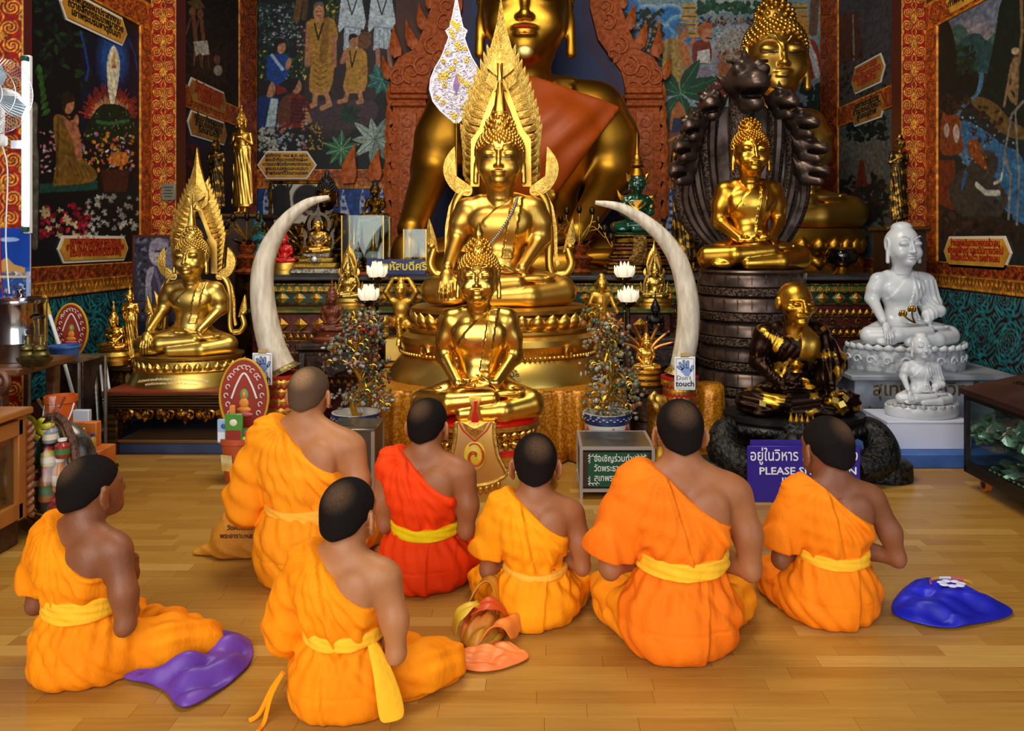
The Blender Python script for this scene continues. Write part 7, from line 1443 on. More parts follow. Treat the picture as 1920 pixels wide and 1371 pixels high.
 # glass cases with reliquaries
 def case(label,x0p,x1p,yt,yb,Y,dp,z0):
  x0,x1=XP(x0p,Y),XP(x1p,Y);w_=x1 -x0;H=ZP(yt,Y) -z0;t=thing('glass_case',label,'display case',((x0+x1)/2,Y+dp/2,z0));e=M('case_gold_edge','#c09a48',.35,.8)
  MB().box((0,0,.01),(w_+.02,dp+.02,.02)).build('base',M('case_red_base','#a83c1a',.4),t,smooth=False)
  for sx in (-1,1):
   MB().box((sx*w_/2,0,H/2+.01),(.004,dp,H -.02)).build('glass_pane',glassm,t,smooth=False)
   for sy in (-1,1):MB().box((sx*w_/2,sy*dp/2,H/2+.01),(.008,.008,H -.02)).build('edge_strip',e,t,smooth=False)
  MB().box((0,-dp/2,H/2+.01),(w_ -.008,.004,H -.02)).build('glass_pane',glassm,t,smooth=False);MB().box((0,dp/2,H/2+.01),(w_ -.008,.004,H -.02)).build('glass_pane',glassm,t,smooth=False);MB().box((0,0,H),(w_,dp,.005)).build('glass_lid',glassm,t,smooth=False);return t
 crys=M('crystal','#e8eef0',.08,.0,trans=.6,spec=.8)
 def reliquary(label,x,y,z,h,m2):
  t=thing('reliquary',label,'reliquary',(x,y,z));b=MB();b.lathe([(.2,0),(.21,.03),(.16,.06),(.19,.1),(.15,.14),(.17,.18),(.12,.24)],20);b.v=[(a*h,c*h,d*h) for a,c,d in b.v];b.build('foot',gold_hi,t);b=MB();b.lathe([(.12,.24),(.17,.29),(.17,.36),(.1,.42)],16);b.v=[(a*h,c*h,d*h) for a,c,d in b.v];b.build('urn',m2,t);b=MB();b.lathe([(.11,.42),(.12,.44),(.05,.52),(.06,.54),(.03,.62),(.035,.64),(.018,.78),(.001,1.0)],14);b.v=[(a*h,c*h,d*h) for a,c,d in b.v];b.build('spire',gold_hi,t)
 case('tall glass case holding two gold and crystal reliquaries',641,719,404,515,6.3,.26,1.058);
 for px_ in (664,700):reliquary('gold and crystal spired reliquary in the tall glass case, %s' % ('closer to the silver figure' if px_ == 664 else 'closer to the blue sign'),XP(px_,6.42),6.42,1.079,.38,crys)
 case('small glass case with one silver reliquary behind the blue sign',757,799,430,500,6.55,.2,1.058);reliquary('silver spired reliquary in the small glass case',XP(778,6.65),6.65,1.079,.24,M('silver_urn','#c4c8cc',.15,.95))
 Y=6.24;x0,x1=XP(688,Y),XP(798,Y);t=thing('name_board','dark blue board with yellow Thai lettering on the altar edge','sign',((x0+x1)/2,Y,1.058));h=.122;MB().box((0,0,h/2),(x1 -x0,.02,h),bev=.003).build('board',M('navy_board','#141c5a',.4),t);text('ช้างหัสบดีศรี',.085,M('yellow_lettering','#e0c81c',.4),t,(.03,-.0115,.038),bold=.002)
 # little elephant figure by the board
 Y=6.35;t=thing('elephant_figurine','tiny dark elephant figurine between the glass cases','figurine',(XP(742,Y),Y,1.058));s_=SDF((-.1,-.06,-.005),(.1,.06,.15),.005);s_.ell((0,0,.085),(.05,.035,.038),0);s_.ell((-.05,0,.105),(.028,.028,.03),.015);s_.chain([(-.07,0,.1),(-.085,0,.07),(-.09,0,.045)],[.013,.01,.007],.01)
 for a in (-.03,.03):
  for c in (-.018,.018):s_.cap((a,c,.08),(a,c,.0),.014,.013,.008)
 s_.fn(lambda X,Y2,Z:.001 -Z,'i');ob('body',s_.mesh('elephant_body',1),bronze_d,t);b=MB();b.tube(spline([(-.07,-.02,.095),(-.095,-.022,.085),(-.1,-.022,.1)],4),.004,6);b.build('tusk',whitep,t)
 # candelabra of lotus buds
 def candelabra(label,px_,Y,z0,ytop,stand):
  t=thing('lotus_candelabra',label,'ornament',(XP(px_,Y),Y,z0));H=ZP(ytop,Y) -z0
  b=MB();b.lathe([(.09,0),(.1,.02),(.06,.05),(.09,.1),(.11,.13),(.05,.16),(.07,.2),(.08,.23),(.03,.26)],20);b.build('vase',stand,t);r=random.Random(int(px_))
  b=MB();b.tube([(0,0,.25),(0,0,H -.05)],.007,6);b.build('stem',brass_,t);b=MB();b.sph((0,0,H -.02),(.022,.022,.035),10,7);b.build('lotus_bud',bronze_d,t)
  for k in range(8):
   g=-1 if k % 2 else 1;L=.1+.05*(k // 2);zz=H*(.92 -.13*(k // 2));p=spline([(0,0,.27),(g*L*.5,-.02,.3+.02*k),(g*L,-.03,zz -.06),(g*L,-.03,zz)],6);b=MB();b.tube(p,.005,6);b.build('stem',brass_,t);b=MB();b.sph((g*L,-.03,zz+.01),(.024,.024,.034),10,7);b.build('lotus_bud',bronze_d,t)
  pl=petal_mesh(.05,.07,.1,name='lotus_leaf')
  for k in range(6):a=k*1.05;o=ob('lotus_leaf',pl,bronze_d,t,(.06*math.cos(a),.06*math.sin(a),.24));o.rotation_euler=(1.0,0,a+PI/2)
 brass_=M('brass','#c49a3c');cop=M('copper_orange_relief','#b4622c',.4,.6,col2='#7a3414',mscale=40,bump=.6,bscale=60)
 candelabra('brass lotus bud candelabra with an orange vase beside the arched satin statue',1086,6.35,1.058,388,cop);candelabra('brass lotus bud candelabra near the teal figure',463,6.4,1.058,402,cop)
 t=thing('alms_bowl','black lacquer alms bowl on a brass foot, on the altar','bowl',(XP(1578,6.4),6.4,1.058));b=MB();b.lathe([(.07,0),(.05,.02),(.04,.05),(.06,.06)],24);b.build('foot',gold_old,t);b=MB();b.lathe([(.05,.06),(.11,.09),(.13,.14),(.12,.18),(.1,.2)],32);b.build('bowl',M('black_lacquer','#0c0a0a',.1,coat=.6),t);b=MB();b.lathe([(.102,.198),(.108,.205),(.1,.212),(.001,.213)],32);b.build('rim',gold_old,t)
 t=thing('framed_portrait','gilt framed dark abstract portrait leaning at the back wall','picture',(XP(553,8.6),8.6,ZP(405,8.6) -.12));w_,h=98*8.6/F,.5;
 for (c,d) in (((0,0,h -.02),(w_,.03,.04)),((0,0,.02),(w_,.03,.04)),((-w_/2+.02,0,h/2),(.04,.03,h -.08)),((w_/2 -.02,0,h/2),(.04,.03,h -.08))):MB().box(c,d,bev=.008).build('frame',gold_dark,t)
 p=Paint(-w_/2+.03,w_/2 -.03,.03,h -.03,.006,.006,(176,168,150));p.sc=.01;p.poly([(-.25,.4),(-.1,.45),(-.08,.2),(-.2,.1),(-.24,.25)],(20,18,18),smooth=3);p.ell((.14,.3),(.16,.16),(24,18,18));p.ell((.12,.22),(.06,.1),(60,24,20));p.line([(.05,.35),(.25,.33)],4,(12,10,10))
 for k in range(10):p.line([(p.r.uniform(-.25,0),.45),(p.r.uniform(-.25,0),.1)],2,(30,28,28))
 panel('picture_print',p,lambda u,v,d:(u,-.004 -d,v),.004,paintm,t);sp_=thing('picture_shelf','dark ledge along the back wall under the framed portrait','shelf',(XP(553,8.6),8.62,0));MB().box((0,.1,(ZP(405,8.6) -.12)/2),(1.0,.4,ZP(405,8.6) -.122),bev=.01).build('body',darkwood,sp_);MB().box((0,-.11,ZP(405,8.6) -.16),(1.04,.04,.04),bev=.005).build('edge',gold_dark,sp_)
 # ---- bags on the floor
 sat=lambda n,a,b_:M(n,a,.42,col2=b_,mscale=4,spec=.45)
 fl=lambda px_,py_:(XP(px_,YF(py_)),YF(py_))
 cloth_bag('cloth_bag','crumpled violet satin bag beside the boy in amber',[fl(214,1268),fl(300,1300),fl(352,1338),fl(470,1255),fl(468,1200),fl(410,1190),fl(330,1215)],.045,sat('violet_satin','#6a3f9c','#5a3490'),2,9,.02,dirn=(1,.9))
 t,c=cloth_bag('satin_bag','shiny royal blue satin bag with an embroidered crest',[fl(1672,1158),fl(1755,1183),fl(1830,1178),fl(1905,1152),fl(1800,1105),fl(1725,1090),fl(1680,1120)],.05,sat('royal_blue_satin','#1c22b8','#12168c'),4,5,.012,dirn=(1,-.2))
 em=[(1745,1112),(1765,1098),(1800,1098),(1822,1112),(1800,1128),(1765,1128)];ex,ey=XP(1784,YF(1128)),YF(1128)
 b=MB();
 for k in range(5):a=PI*(k+.5)/5;b=MB();b.tube([(ex -c[0]+.075*math.cos(q),ey -c[1]+.05*math.sin(q),.066) for q in np.linspace(a -.3,a+.3,5)],.006,5,flat=.5);b.build('crest_ribbon',M('crest_thread_%d' % (k % 3),('#c8882c','#b8485a','#c8c0d0')[k % 3],.5),t)
 for k in range(7):b=MB();a=k*.9;b.sph((ex -c[0]+.035*math.cos(a),ey -c[1]+.022*math.sin(a),.066),(.018,.013,.005),8,4);b.build('crest_stitch',M('crest_white_thread','#c8c4d4',.5),t)
 cloth_bag('satin_bag','flat peach orange satin bag beside the front boy',[fl(846,1250),fl(915,1266),fl(995,1238),fl(950,1212),fl(890,1215)],.03,sat('peach_satin','#f08a44','#dc7030'),6,4,.008,dirn=(1,.1))
 t,c=cloth_bag('cloth_bundle','twisted bundle of orange and yellow cloth between two seated boys',[fl(866,1215),fl(900,1228),fl(945,1205),fl(940,1175),fl(900,1160),fl(866,1180)],.07,sat('orange_bundle_silk','#d86a24','#c8942a'),9,8,.018,dirn=(.3,1),cat='cloth')
 for k,(m,pts) in enumerate((('#d8b030',[(-.075,-.06,.04),(-.06,-.07,.1),(-.02,-.05,.125),(.01,.0,.1)]),('#c84a1c',[(-.03,-.05,.1),(.03,-.03,.125),(.075,.0,.08),(.09,.02,.03)]),('#cc8a28',[(-.06,.03,.07),(-.02,.05,.15),(.03,.06,.16),(.05,.05,.06)]),('#e08030',[(-.01,-.09,.03),(.03,-.08,.075),(.08,-.05,.07),(.1,-.03,.02)]))):
  sp_=spline(pts,7);vs=[];fs=[];wd=.028+.006*k
  for i_,q in enumerate(sp_):
   for u in range(6):vs.append((q[0]+.004*u*(k -1),q[1]+(u/5 -.5)*2*wd,max(.008,q[2]+.009*math.sin(u*2.1+i_*.5+k))))
  for i_ in range(len(sp_) -1):
   for u in range(5):fs.append([i_*6+u,i_*6+u+1,i_*6+u+7,i_*6+u+6])
  b=MB();b.add(vs,fs);o=b.build('folded_strip',sat('bundle_strip_%d' % k,m,m),t,angle=3);md=o.modifiers.new('s','SOLIDIFY');md.thickness=.005;md=o.modifiers.new('ss','SUBSURF');md.levels=md.render_levels=1
  # upright ochre bag leaning by the kneeling adult
 Y=3.38;t=thing('shoulder_bag','ochre cloth shoulder bag with red lettering beside the kneeling adult','bag',(XP(432,Y),Y,0));oc=M('ochre_canvas','#c8841c',.7,col2='#b87414',mscale=6,bump=.2,bscale=90);vs=[];fs=[];pro=[(-.13,.0,.02),(-.06,.09,.06),(.0,.16,.05),(.08,.2,.02)]
 s_=SDF((-.24,-.14,-.01),(.28,.2,.3),.006);s_.chain([(-.14,0,.012),(.0,-.01,.03),(.16,0,.03)],[.02,.05,.05],.04);s_.chain([(-.05,.03,.1),(.06,.04,.19),(.17,.04,.2)],[.035,.035,.035],.08);s_.ell((.07,.0,.09),(.13,.06,.1),.06);s_.fn(lambda X,Y2,Z:.006*np.abs(np.sin((X*.8+Z)*36+2*np.sin(Z*30)))+0*Y2,'disp');s_.fn(lambda X,Y2,Z:.003 -Z,'i');ob('cloth',s_.mesh('bag_cloth',2),oc,t)
 for i,l in enumerate(('วัดศรีโสดา','พระอารามหลวง','อ.เมือง จ.เชียงใหม่')):text(l,.026,M('maroon_lettering','#5a1c14',.6),t,(.06,-.062+.006*(1 -i) ** 2,.125 -.032*i),(PI/2 -.1,0,0),bold=.0005)
 b=MB();b.tube(spline([(-.04,.02,.12),(.06,.05,.21),(.16,.06,.22)],6),.008,6,flat=.5);b.build('strap',oc,t)
def build_left():
# ---- wall fan, tube light, poster by the near column
 Y=4.5;s=Y/F;cx,cz=XP(-8,Y),ZP(180,Y);R=72*s;t=thing('wall_fan','white wall fan with a round wire guard on the red column','fan',(cx,Y,cz));wire=M('chrome_wire','#c8ccd0',.3,.8)
 for k in range(72):
  a=2*PI*k/72;b=MB();b.tube([(.035*math.cos(a),-.075,.035*math.sin(a)),(R*.7*math.cos(a),-.065,R*.7*math.sin(a)),(R*math.cos(a+.05),-.01,R*math.sin(a+.05)),(R*.6*math.cos(a),.05,R*.6*math.sin(a))],.0012,4,cap=False);b.build('guard_wire',wire,t)
 for rr_,yy in ((R,-.01),(R*.72,-.065),(R*.4,-.072)):b=MB();b.tube([(rr_*math.cos(q),yy,rr_*math.sin(q)) for q in np.linspace(0,2*PI,41)],.0024,5);b.build('guard_ring',wire,t)
 b=MB();b.lathe([(.001,0),(.036,0),(.04,.012),(.03,.02)],20,M4=Matrix.Translation((0,-.07,0)) @ Matrix.Rotation(PI/2,4,'X'));b.build('centre_badge',whitep,t);b=MB();b.lathe([(.05,0),(.06,.03),(.055,.1),(.001,.11)],20,M4=Matrix.Translation((0,.04,0)) @ Matrix.Rotation(-PI/2,4,'X'));b.build('motor',whitep,t)
 bm_=M('translucent_fan_blade','#9ab4c4',.3,alpha=.85)
 for k in range(3):
  a=k*2.094+.5;pts=[(.03,-.02),(R*.5,-.06),(R*.85,-.03),(R*.88,.04),(R*.5,.055),(.03,.02)];b=MB();b.prism(pts,.003,y0=-.01);o=b.build('blade',bm_,t,smooth=False);o.rotation_euler=(.25,a,0)
 MB().box((.0,.05,-R -.03),(.05,.05,.06),bev=.01).build('mount',whitep,t);b=MB();b.tube(spline([(0,.05,-R -.05),(.03,.055,-R -.2),(.02,.055,-R -.6),(.04,.055,-R -.9)],6),.004,5);b.build('cord',whitep,t);b=MB();b.tube([(0,.05,-R),(0,.06,0),(0,.19,0)],.014,8);b.build('neck',whitep,t)
 Yt=4.655;t=thing('tube_light','bright upright fluorescent tube beside the painted wall','lamp',(XP(46,Yt),Yt,ZP(430,Yt)));L=ZP(110,Yt) -ZP(430,Yt);MB().box((0,.03,L/2),(.04,.03,L+.05),bev=.004).build('housing',whitep,t);MB().box((-.05,.035,L/2),(.1,.02,.05),bev=.003).build('bracket',whitep,t);b=MB();b.tube([(0,0,.02),(0,0,L -.02)],.0145,12);b.build('tube',M('lit_tube','#e8f0ff',.4,emit=7),t)
 for zz in (0,L):MB().box((0,.005,zz),(.036,.04,.03),bev=.004).build('socket',M('tube_socket_green','#1f4a44',.4),t)
 # poster
 Y=4.686;x0,x1=-3.28,XP(57,Y);z0,z1=ZP(570,Y),ZP(428,Y);t=thing('temple_poster','blue sky temple poster hung on the near column','poster',((x0+x1)/2,Y,z0));p=Paint(x0 -(x0+x1)/2,x1 -(x0+x1)/2,0,z1 -z0,.004,.004,(22,66,160));W,H=x1 -x0,z1 -z0;p.sc=.004
 p.poly([(-W,H*.45),(W,H*.5),(W,H*.2),(-W,H*.2)],(60,110,180),.5);p.poly([(-W*.2,H*.5),(W*.05,H*.62),(W*.2,H*.52),(W*.4,H*.48),(W*.4,H*.4),(-W*.5,H*.4)],(196,150,84));p.scatter((-W*.5,H*.3,W*.5,H*.42),60,.014,[(200,190,190),(150,130,130),(90,100,130)]);p.scatter((-W*.5,H*.0,W*.5,H*.28),90,.014,[(40,50,80),(160,160,180),(90,90,120)]);p.ell((W*.1,H*.85),(W*.2,H*.03),(150,180,220));p.ell((-W*.3,H*.75),(W*.2,H*.02),(130,170,220));p.poly([(W*.42,0),(W*.5,0),(W*.5,H*.42),(W*.44,H*.42)],(150,170,210))
 panel('poster_print',p,lambda u,v,d:(u,-.003 -d,v),.002,M('glossy_poster',rough=.25) if False else MC('glossy_poster_print',.25,.5),t);MB().box((0,.002,H/2),(W,.006,H)).build('backing',whitep,t,smooth=False);b=MB();b.tube([(-.02,-.012,H),(-.015,-.014,H*.5),(.0,-.012,.02)],.003,5);b.build('red_string',M('red_string','#b01420',.6),t)
 MB().box((0,-.01,H*.36),(W*.9,.012,.014)).build('batten',M('pale_batten','#c8b898',.5),t,smooth=False)
 # carved bench and steel trolley
 t=thing('carved_bench','dark carved wooden bench end with a scrolled arm, holding the steel urn','bench',(-2.9,4.2,0));cw=M('carved_teak','#5c3620',.45,col2='#2e180c',mscale=24,mlo=.4,mhi=.6,bump=.9,bscale=40);pw=M('plain_teak','#6c4226',.4,col2='#4c2a16',mscale=5,stretch=(1,1,4));zt=ZP(672,4.3)
 MB().box((-.05,0,zt -.02),(.76,.5,.04),bev=.008).build('top',pw,t);MB().box((-.06,-.235,zt -.2),(.62,.03,.3),bev=.006).build('carved_panel',cw,t);MB().box((-.06,-.21,.25),(.6,.04,.06),bev=.006).build('lower_rail',pw,t);MB().box((-.06,0,.29),(.6,.4,.03),bev=.006).build('seat',pw,t)
 b=MB();b.tube([(.22+.055*math.cos(q)*(1 -q/11),-.245,zt -.06+.055*math.sin(q)*(1 -q/11)) for q in np.linspace(-1.2,7.5,34)],lambda u:.02 -.012*u,8);b.build('arm_scroll',pw,t)
 for k in range(5):
  for j in range(2):b=MB();b.tube([(-.3+.12*k+.04*math.cos(q)*(1 -q/8),-.257,zt -.14 -.12*j+.045*math.sin(q)*(1 -q/8)) for q in np.linspace(j*3,j*3+5.5,14)],lambda u:.011 -.006*u,6);b.build('carved_scroll',cw,t)
 for sx in (-.42,.22):
  for sy in (-.21,.21):MB().box((sx,sy,(zt -.04)/2),(.05,.05,zt -.04),bev=.006).build('leg',pw,t)
 Y=4.22;t=thing('steel_urn','shiny stainless steel water urn with a lid and tap','urn',(XP(38,Y),Y,zt));R=44*Y/F;H=ZP(562,Y) -zt;st=M('mirror_steel','#a8a8a8',.12,1.0);b=MB();b.lathe([(R*.97,0),(R,.01),(R,H*.3),(R*1.02,H*.31),(R,H*.33),(R,H*.92),(R*1.03,H*.94),(R*1.03,H*.97)],40);b.build('drum',st,t);b=MB();b.lathe([(R*1.04,H*.97),(R*1.04,H),(R*.8,H*1.04),(R*.15,H*1.06),(.012,H*1.1),(.02,H*1.16),(.001,H*1.18)],40);b.build('lid',st,t);b=MB();b.tube([(R*.72,-R*.7,H*.45),(R*.9,-R*.9,H*.46),(R*.95,-R*.95,H*.4)],.009,8);b.tube([(R*.85,-R*.85,H*.46),(R*.85,-R*.85,H*.54)],.006,6);b.build('tap',st,t)
 for g in (-1,1):b=MB();b.tube([(g*R,0,H*.7),(g*R*1.12,-.02,H*.74),(g*R*1.12,-.06,H*.74),(g*R*.98,-.08,H*.7)],.006,6);b.build('handle',black_pl,t)
 br=M('dull_brass','#7a6a3a',.45,.8,col2='#4c4424',mscale=10)
 for px_,lb in ((53,'small brass water pouring vessel in its bowl, before the urn'),(77,'small brass water pouring vessel in its bowl, beside the blue basin')):
  Y=4.03;t=thing('pouring_vessel',lb,'vessel',(XP(px_,Y),Y,zt));b=MB();b.lathe([(.025,0),(.03,.008),(.05,.03),(.054,.045),(.048,.046),(.02,.012)],24);b.build('bowl',br,t);b=MB();b.lathe([(.02,.012),(.035,.04),(.04,.06),(.03,.075),(.02,.08),(.034,.088),(.03,.1),(.012,.11),(.01,.15),(.014,.155),(.001,.16)],20);b.build('flask',br,t)
 Y=4.72;x0,x1=XP(92,Y),XP(164,Y);t=thing('steel_trolley','light steel tube trolley under the blue basin','trolley',((x0+x1)/2,Y,0));w_=x1 -x0+.06;h=ZP(670,Y)+.0;pa=M('trolley_worn_steel','#8c8878',.4,.7,col2='#6a5a44',mscale=8)
 for sx in (-1,1):
  for sy in (-.14,.14):b=MB();b.tube([(sx*w_/2,sy,0),(sx*w_/2,sy,h -.01)],.011,8);b.build('leg',pa,t)
 MB().box((0,0,h -.006),(w_,.3,.012)).build('shelf',pa,t,smooth=False);MB().box((0,0,.18),(w_,.3,.01)).build('shelf',pa,t,smooth=False)
 Y=4.68;t=thing('blue_basin','blue plastic basin on the steel trolley','basin',(XP(121,Y),Y,h));b=MB();R=27*Y/F;b.lathe([(R*.78,0),(R*.82,.006),(R*.95,.066),(R*1.04,.07),(R*1.04,.076),(R*.93,.074),(R*.76,.01),(.001,.009)],36,cap=False);b.build('basin',M('blue_plastic','#3c6ab4',.35),t);b=MB();b.lathe([(R*1.0,.062),(R*1.05,.07),(R*1.0,.076)],36,cap=False);b.build('rim',M('blue_plastic_rim','#4c7ac4',.35),t)
 def round_fan(label,loc,w_,h,rz,tilt):
  t=thing('talipot_fan',label,'ceremonial fan',loc,rz);o=[(w_/2*math.cos(a)*(1 -.12*max(0,-math.sin(a))),h/2+h/2*math.sin(a)) for a in np.linspace(0,2*PI,40)[:-1]]
  MB().prism(o,.012,y0=0).build('fan_board',M('fan_rust_red','#9c2c18',.5,col2='#862410',mscale=4),t,smooth=False);b=MB();b.tube([(x,-.003,z) for x,z in o+o[:1]],.007,6);b.build('fan_edge',M('fan_yellow_edge','#c89420',.4),t);wm=M('fan_white_print','#ddd6cc',.5);k_=w_/.3
  b=MB();b.tube(spline([(-w_*.26,-.004,h*.5),(-w_*.15,-.004,h*.68),(0,-.004,h*.82),(w_*.15,-.004,h*.68),(w_*.26,-.004,h*.5)],6),.006*k_,6,flat=.3);b.build('niche_outline',wm,t)
  b=MB()
  for g in (-1,1):
   for j in range(5):b.tube([(g*(w_*.37 -.01*abs(j -2))+.012*k_*math.cos(q),-.004,h*(.32+.11*j)+.014*k_*math.sin(q)) for q in np.linspace(0,4.6,9)],.003*k_,5)
  for j in range(-3,4):b.tube([(w_*.085*j+.014*k_*math.cos(q),-.004,h*(.9 -.012*j*j)+.012*k_*math.sin(q)) for q in np.linspace(0,4.6,9)],.003*k_,5)
  stuff(b.build('scroll_print',wm,t));fg=M('fan_figure_orange','#d8842c',.5);b=MB();b.sph((0,-.004,h*.44),(w_*.1,.006,h*.07),12,6);b.sph((0,-.004,h*.36),(w_*.15,.006,h*.04),12,6);b.sph((0,-.005,h*.545),(w_*.045,.006,h*.045),12,6);stuff(b.build('figure_print',fg,t));b=MB();b.sph((0,-.002,h*.545),(w_*.09,.004,h*.08),14,6);b.build('halo_print',M('fan_halo','#6a8a50',.5),t);b=MB();b.sph((0,-.004,h*.3),(w_*.19,.006,h*.03),14,6);b.build('lotus_print',M('fan_lotus_pink','#c85a6a',.5),t);return t
 Y=4.98;f1=round_fan('round rust red fan with a printed figure behind the blue basin',(XP(134,Y),Y,ZP(672,Y)),62*Y/F,102*Y/F,0,0);MB().box((0,.006,-.25),(.012,.01,.56)).build('handle',gold_dark,f1,smooth=False) if False else None
 st_=thing('fan_prop_box','dark box behind the trolley propping the rust red fan','box',(XP(134,Y),Y+.05,0));MB().box((0,0,ZP(672,Y)/2),(.2,.2,ZP(672,Y) -.002),bev=.006).build('box',darkwood,st_)
 t=thing('broom_pole','white and yellow cleaning pole leaning behind the blue basin','pole',(XP(112,4.92),4.92,.0));b=MB();b.tube([(.2,-.02,.0),(.0,.0,ZP(650,4.92)),(-.07,.01,ZP(590,4.92))],.011,8);b.build('shaft',whitep,t);b=MB();b.tube([(-.07,.01,ZP(590,4.92)),(-.105,.015,ZP(555,4.92))],.013,8);b.build('grip',M('yellow_grip','#d8a828',.4),t)
 for k in range(3):t=thing('metal_pole',('thick grey pole leaning under the trolley, nearest the bucket','thin grey pole leaning under the trolley, middle of three','thin pale pole leaning under the trolley, beside the gilt stand')[k],'pole',(XP(156+12*k,4.92),5.1+.03*k,0));b=MB();b.tube([(.06,-.1,0),(-.03 -.02*k,.0,.53)],.012 -.002*k,8);b.build('shaft',(steel,alu,whitep)[k],t);b=MB();b.tube([(-.03 -.02*k,.0,.53),(-.033 -.021*k,.0,.55)],.014 -.002*k,8);b.build('end_cap',black_pl,t)
 Y=4.2;t=thing('orange_bucket','tall orange plastic bucket with a white wire handle, under the trolley','bucket',(XP(114,Y),Y,0));zt2=ZP(742,Y);R=27*Y/F;b=MB();b.lathe([(R*.72,0),(R*.74,.01),(R*.97,zt2*.93),(R*1.05,zt2*.94),(R*1.05,zt2),(R*.95,zt2),(R*.72,.03),(.001,.028)],36,cap=False);b.build('bucket',orange_pl,t);b=MB();b.tube([(R*math.cos(q),-R*.9*abs(math.sin(q)) -.01,zt2*.93 -.16*math.sin(q)) for q in np.linspace(0,PI,16)],.004,6);b.build('wire_handle',whitep,t)
 # gift basket in cellophane
 Y=3.72;x=XP(104,Y);t=thing('gift_basket','upright boat shaped gift basket wrapped in clear film with a yellow bow','gift basket',(x,Y,0));s=Y/F;wk=M('basket_brown_weave','#5a3420',.55,col2='#38200f',mscale=60,bump=.6,bscale=90)
 zc=.2;b=MB();b.tube([(.155*math.cos(q)*(1 -.18*math.sin(q)) ,-.04*math.cos(q*2) -.05,.27+.24*math.sin(q)) for q in np.linspace(0,2*PI,44)],.02,8);b.build('basket_rim',wk,t);b=MB();b.tube([(.135*math.cos(q)*(1 -.18*math.sin(q)) ,-.04*math.cos(q*2) -.062,.27+.22*math.sin(q)) for q in np.linspace(0,2*PI,44)],.006,6);b.build('rim_braid',M('gold_braid','#b08a3c',.4,.6),t)
 b=MB();b.sph((0,.05,.24),(.165,.1,.24),24,14);b.build('basket_shell',M('basket_silver_foil','#76726c',.35,.6,col2='#34302c',mscale=14,bump=.5,bscale=14),t);b=MB();b.lathe([(.1,0),(.11,.02),(.1,.06),(.001,.065)],24,c=(0,.04,0));b.build('foot',wk,t)
 rr=random.Random(5)
 goods=((-.045,.2,'#6a1a14','jar'),(.02,.15,'#a8641c','bottle'),(.09,.2,'#c87a28','bottle'),(-.06,.33,'#2c5a3a','packet'),(.03,.31,'#c8b040','jar'),(.1,.35,'#8c2c20','jar'),(.03,.41,'#8a8f98','jar'),(.06,.08,'#8c1c14','jar'))
 for i,(gx,gz,c,k) in enumerate(goods):
  lb=('dark red jam jar','amber sauce bottle','orange juice bottle','green packet with a red roof print','mustard yellow lidded jar','brick red jar','pale grey glass jar','low red jar at the basket foot')[i]+' inside the wrapped gift basket'
  g=thing('basket_'+k,lb,k,(x+gx,Y -.09 -.012*(i % 3),gz),0,None);m=M('goods_%s' % c[1:],c,.25,coat=.3)
  if k == 'packet':MB().box((0,0,.035),(.075,.04,.1),bev=.006).build('pack',m,g);MB().box((0,-.021,.03),(.06,.002,.04)).build('label',M('goods_label_cream','#d8ccb0',.5),g,smooth=False)
  else:
   hh=.15 if k == 'bottle' else .085;b=MB();b.lathe([(.028,0),(.032,.008),(.032,hh*.65),(.016,hh*.8),(.016,hh*.9)],14);b.build('glass',m,g);b=MB();b.lathe([(.019,hh*.88),(.019,hh),(.001,hh*1.02)],14);b.build('cap',M('goods_cap_%d' % (i % 3),('#c8a838','#c02018','#d8d8d0')[i % 3],.4),g);b=MB();b.lathe([(.0326,hh*.2),(.0326,hh*.5)],14,cap=False);b.build('label',M('goods_label_%d' % (i % 2),('#d8ccb0','#3c6a34')[i % 2],.5),g)
 film=clear_pane('clear_film','#f4f4f4',.12,.12);b=MB();b.lathe([(.1,0),(.17,.08),(.19,.22),(.15,.38),(.05,.47),(.018,.52),(.04,.56),(.06,.6)],28,c=(0,-.03,0),sy=.85,cap=False,wob=lambda a,z:1+.07*math.sin(a*9+z*20));b.build('film_wrap',film,t,angle=3)
 bow=M('yellow_green_ribbon','#b8b428',.35,spec=.6)
 for k in range(8):a=k*.785;b=MB();b.tube(spline([(-.03,-.1,.49),(-.03+.05*math.cos(a),-.12,.49+.035*math.sin(a)),(-.03+.08*math.cos(a+.3),-.11,.49+.05*math.sin(a+.3) -.01)],5),.012,6,flat=.3);b.build('bow_loop',bow,t)
 # offering set with tiny figure
 Y=3.97;t=thing('low_stool','low dark stool under the orange offering set','stool',(XP(164,Y),Y,0));MB().box((0,0,.188),(.22,.18,.022),bev=.004).build('seat',darkwood,t)
 for sx in (-1,1):
  for sy in (-1,1):MB().box((sx*.09,sy*.07,.088),(.025,.025,.176)).build('leg',darkwood,t,smooth=False)
 t=thing('offering_set','boxed offering set in orange paper with candles beside the gift basket','gift set',(XP(164,Y),Y,.2));op=M('orange_paper_box','#c8702c',.5,col2='#b85c1c',mscale=10);MB().box((0,.0,.05),(.2,.16,.1),bev=.004).build('base_box',op,t);MB().box((-.03,.04,.16),(.13,.05,.12),bev=.004).build('back_box',op,t);MB().box((-.06,.06,.19),(.08,.03,.17),bev=.003).build('white_carton',M('carton_white','#b8c0c8',.5),t);MB().box((.0,-.082,.06),(.18,.003,.05)).build('front_label',M('gilt_label','#d8a838',.4,.4),t,smooth=False)
 for k,c in enumerate(('#d8d0c0','#c83020','#e0c080')):b=MB();b.tube([(-.05+.014*k,-.05,.1),(-.045+.014*k,-.05,.21)],.005,6);b.build('candle',M('candle_%d' % k,c,.5),t)
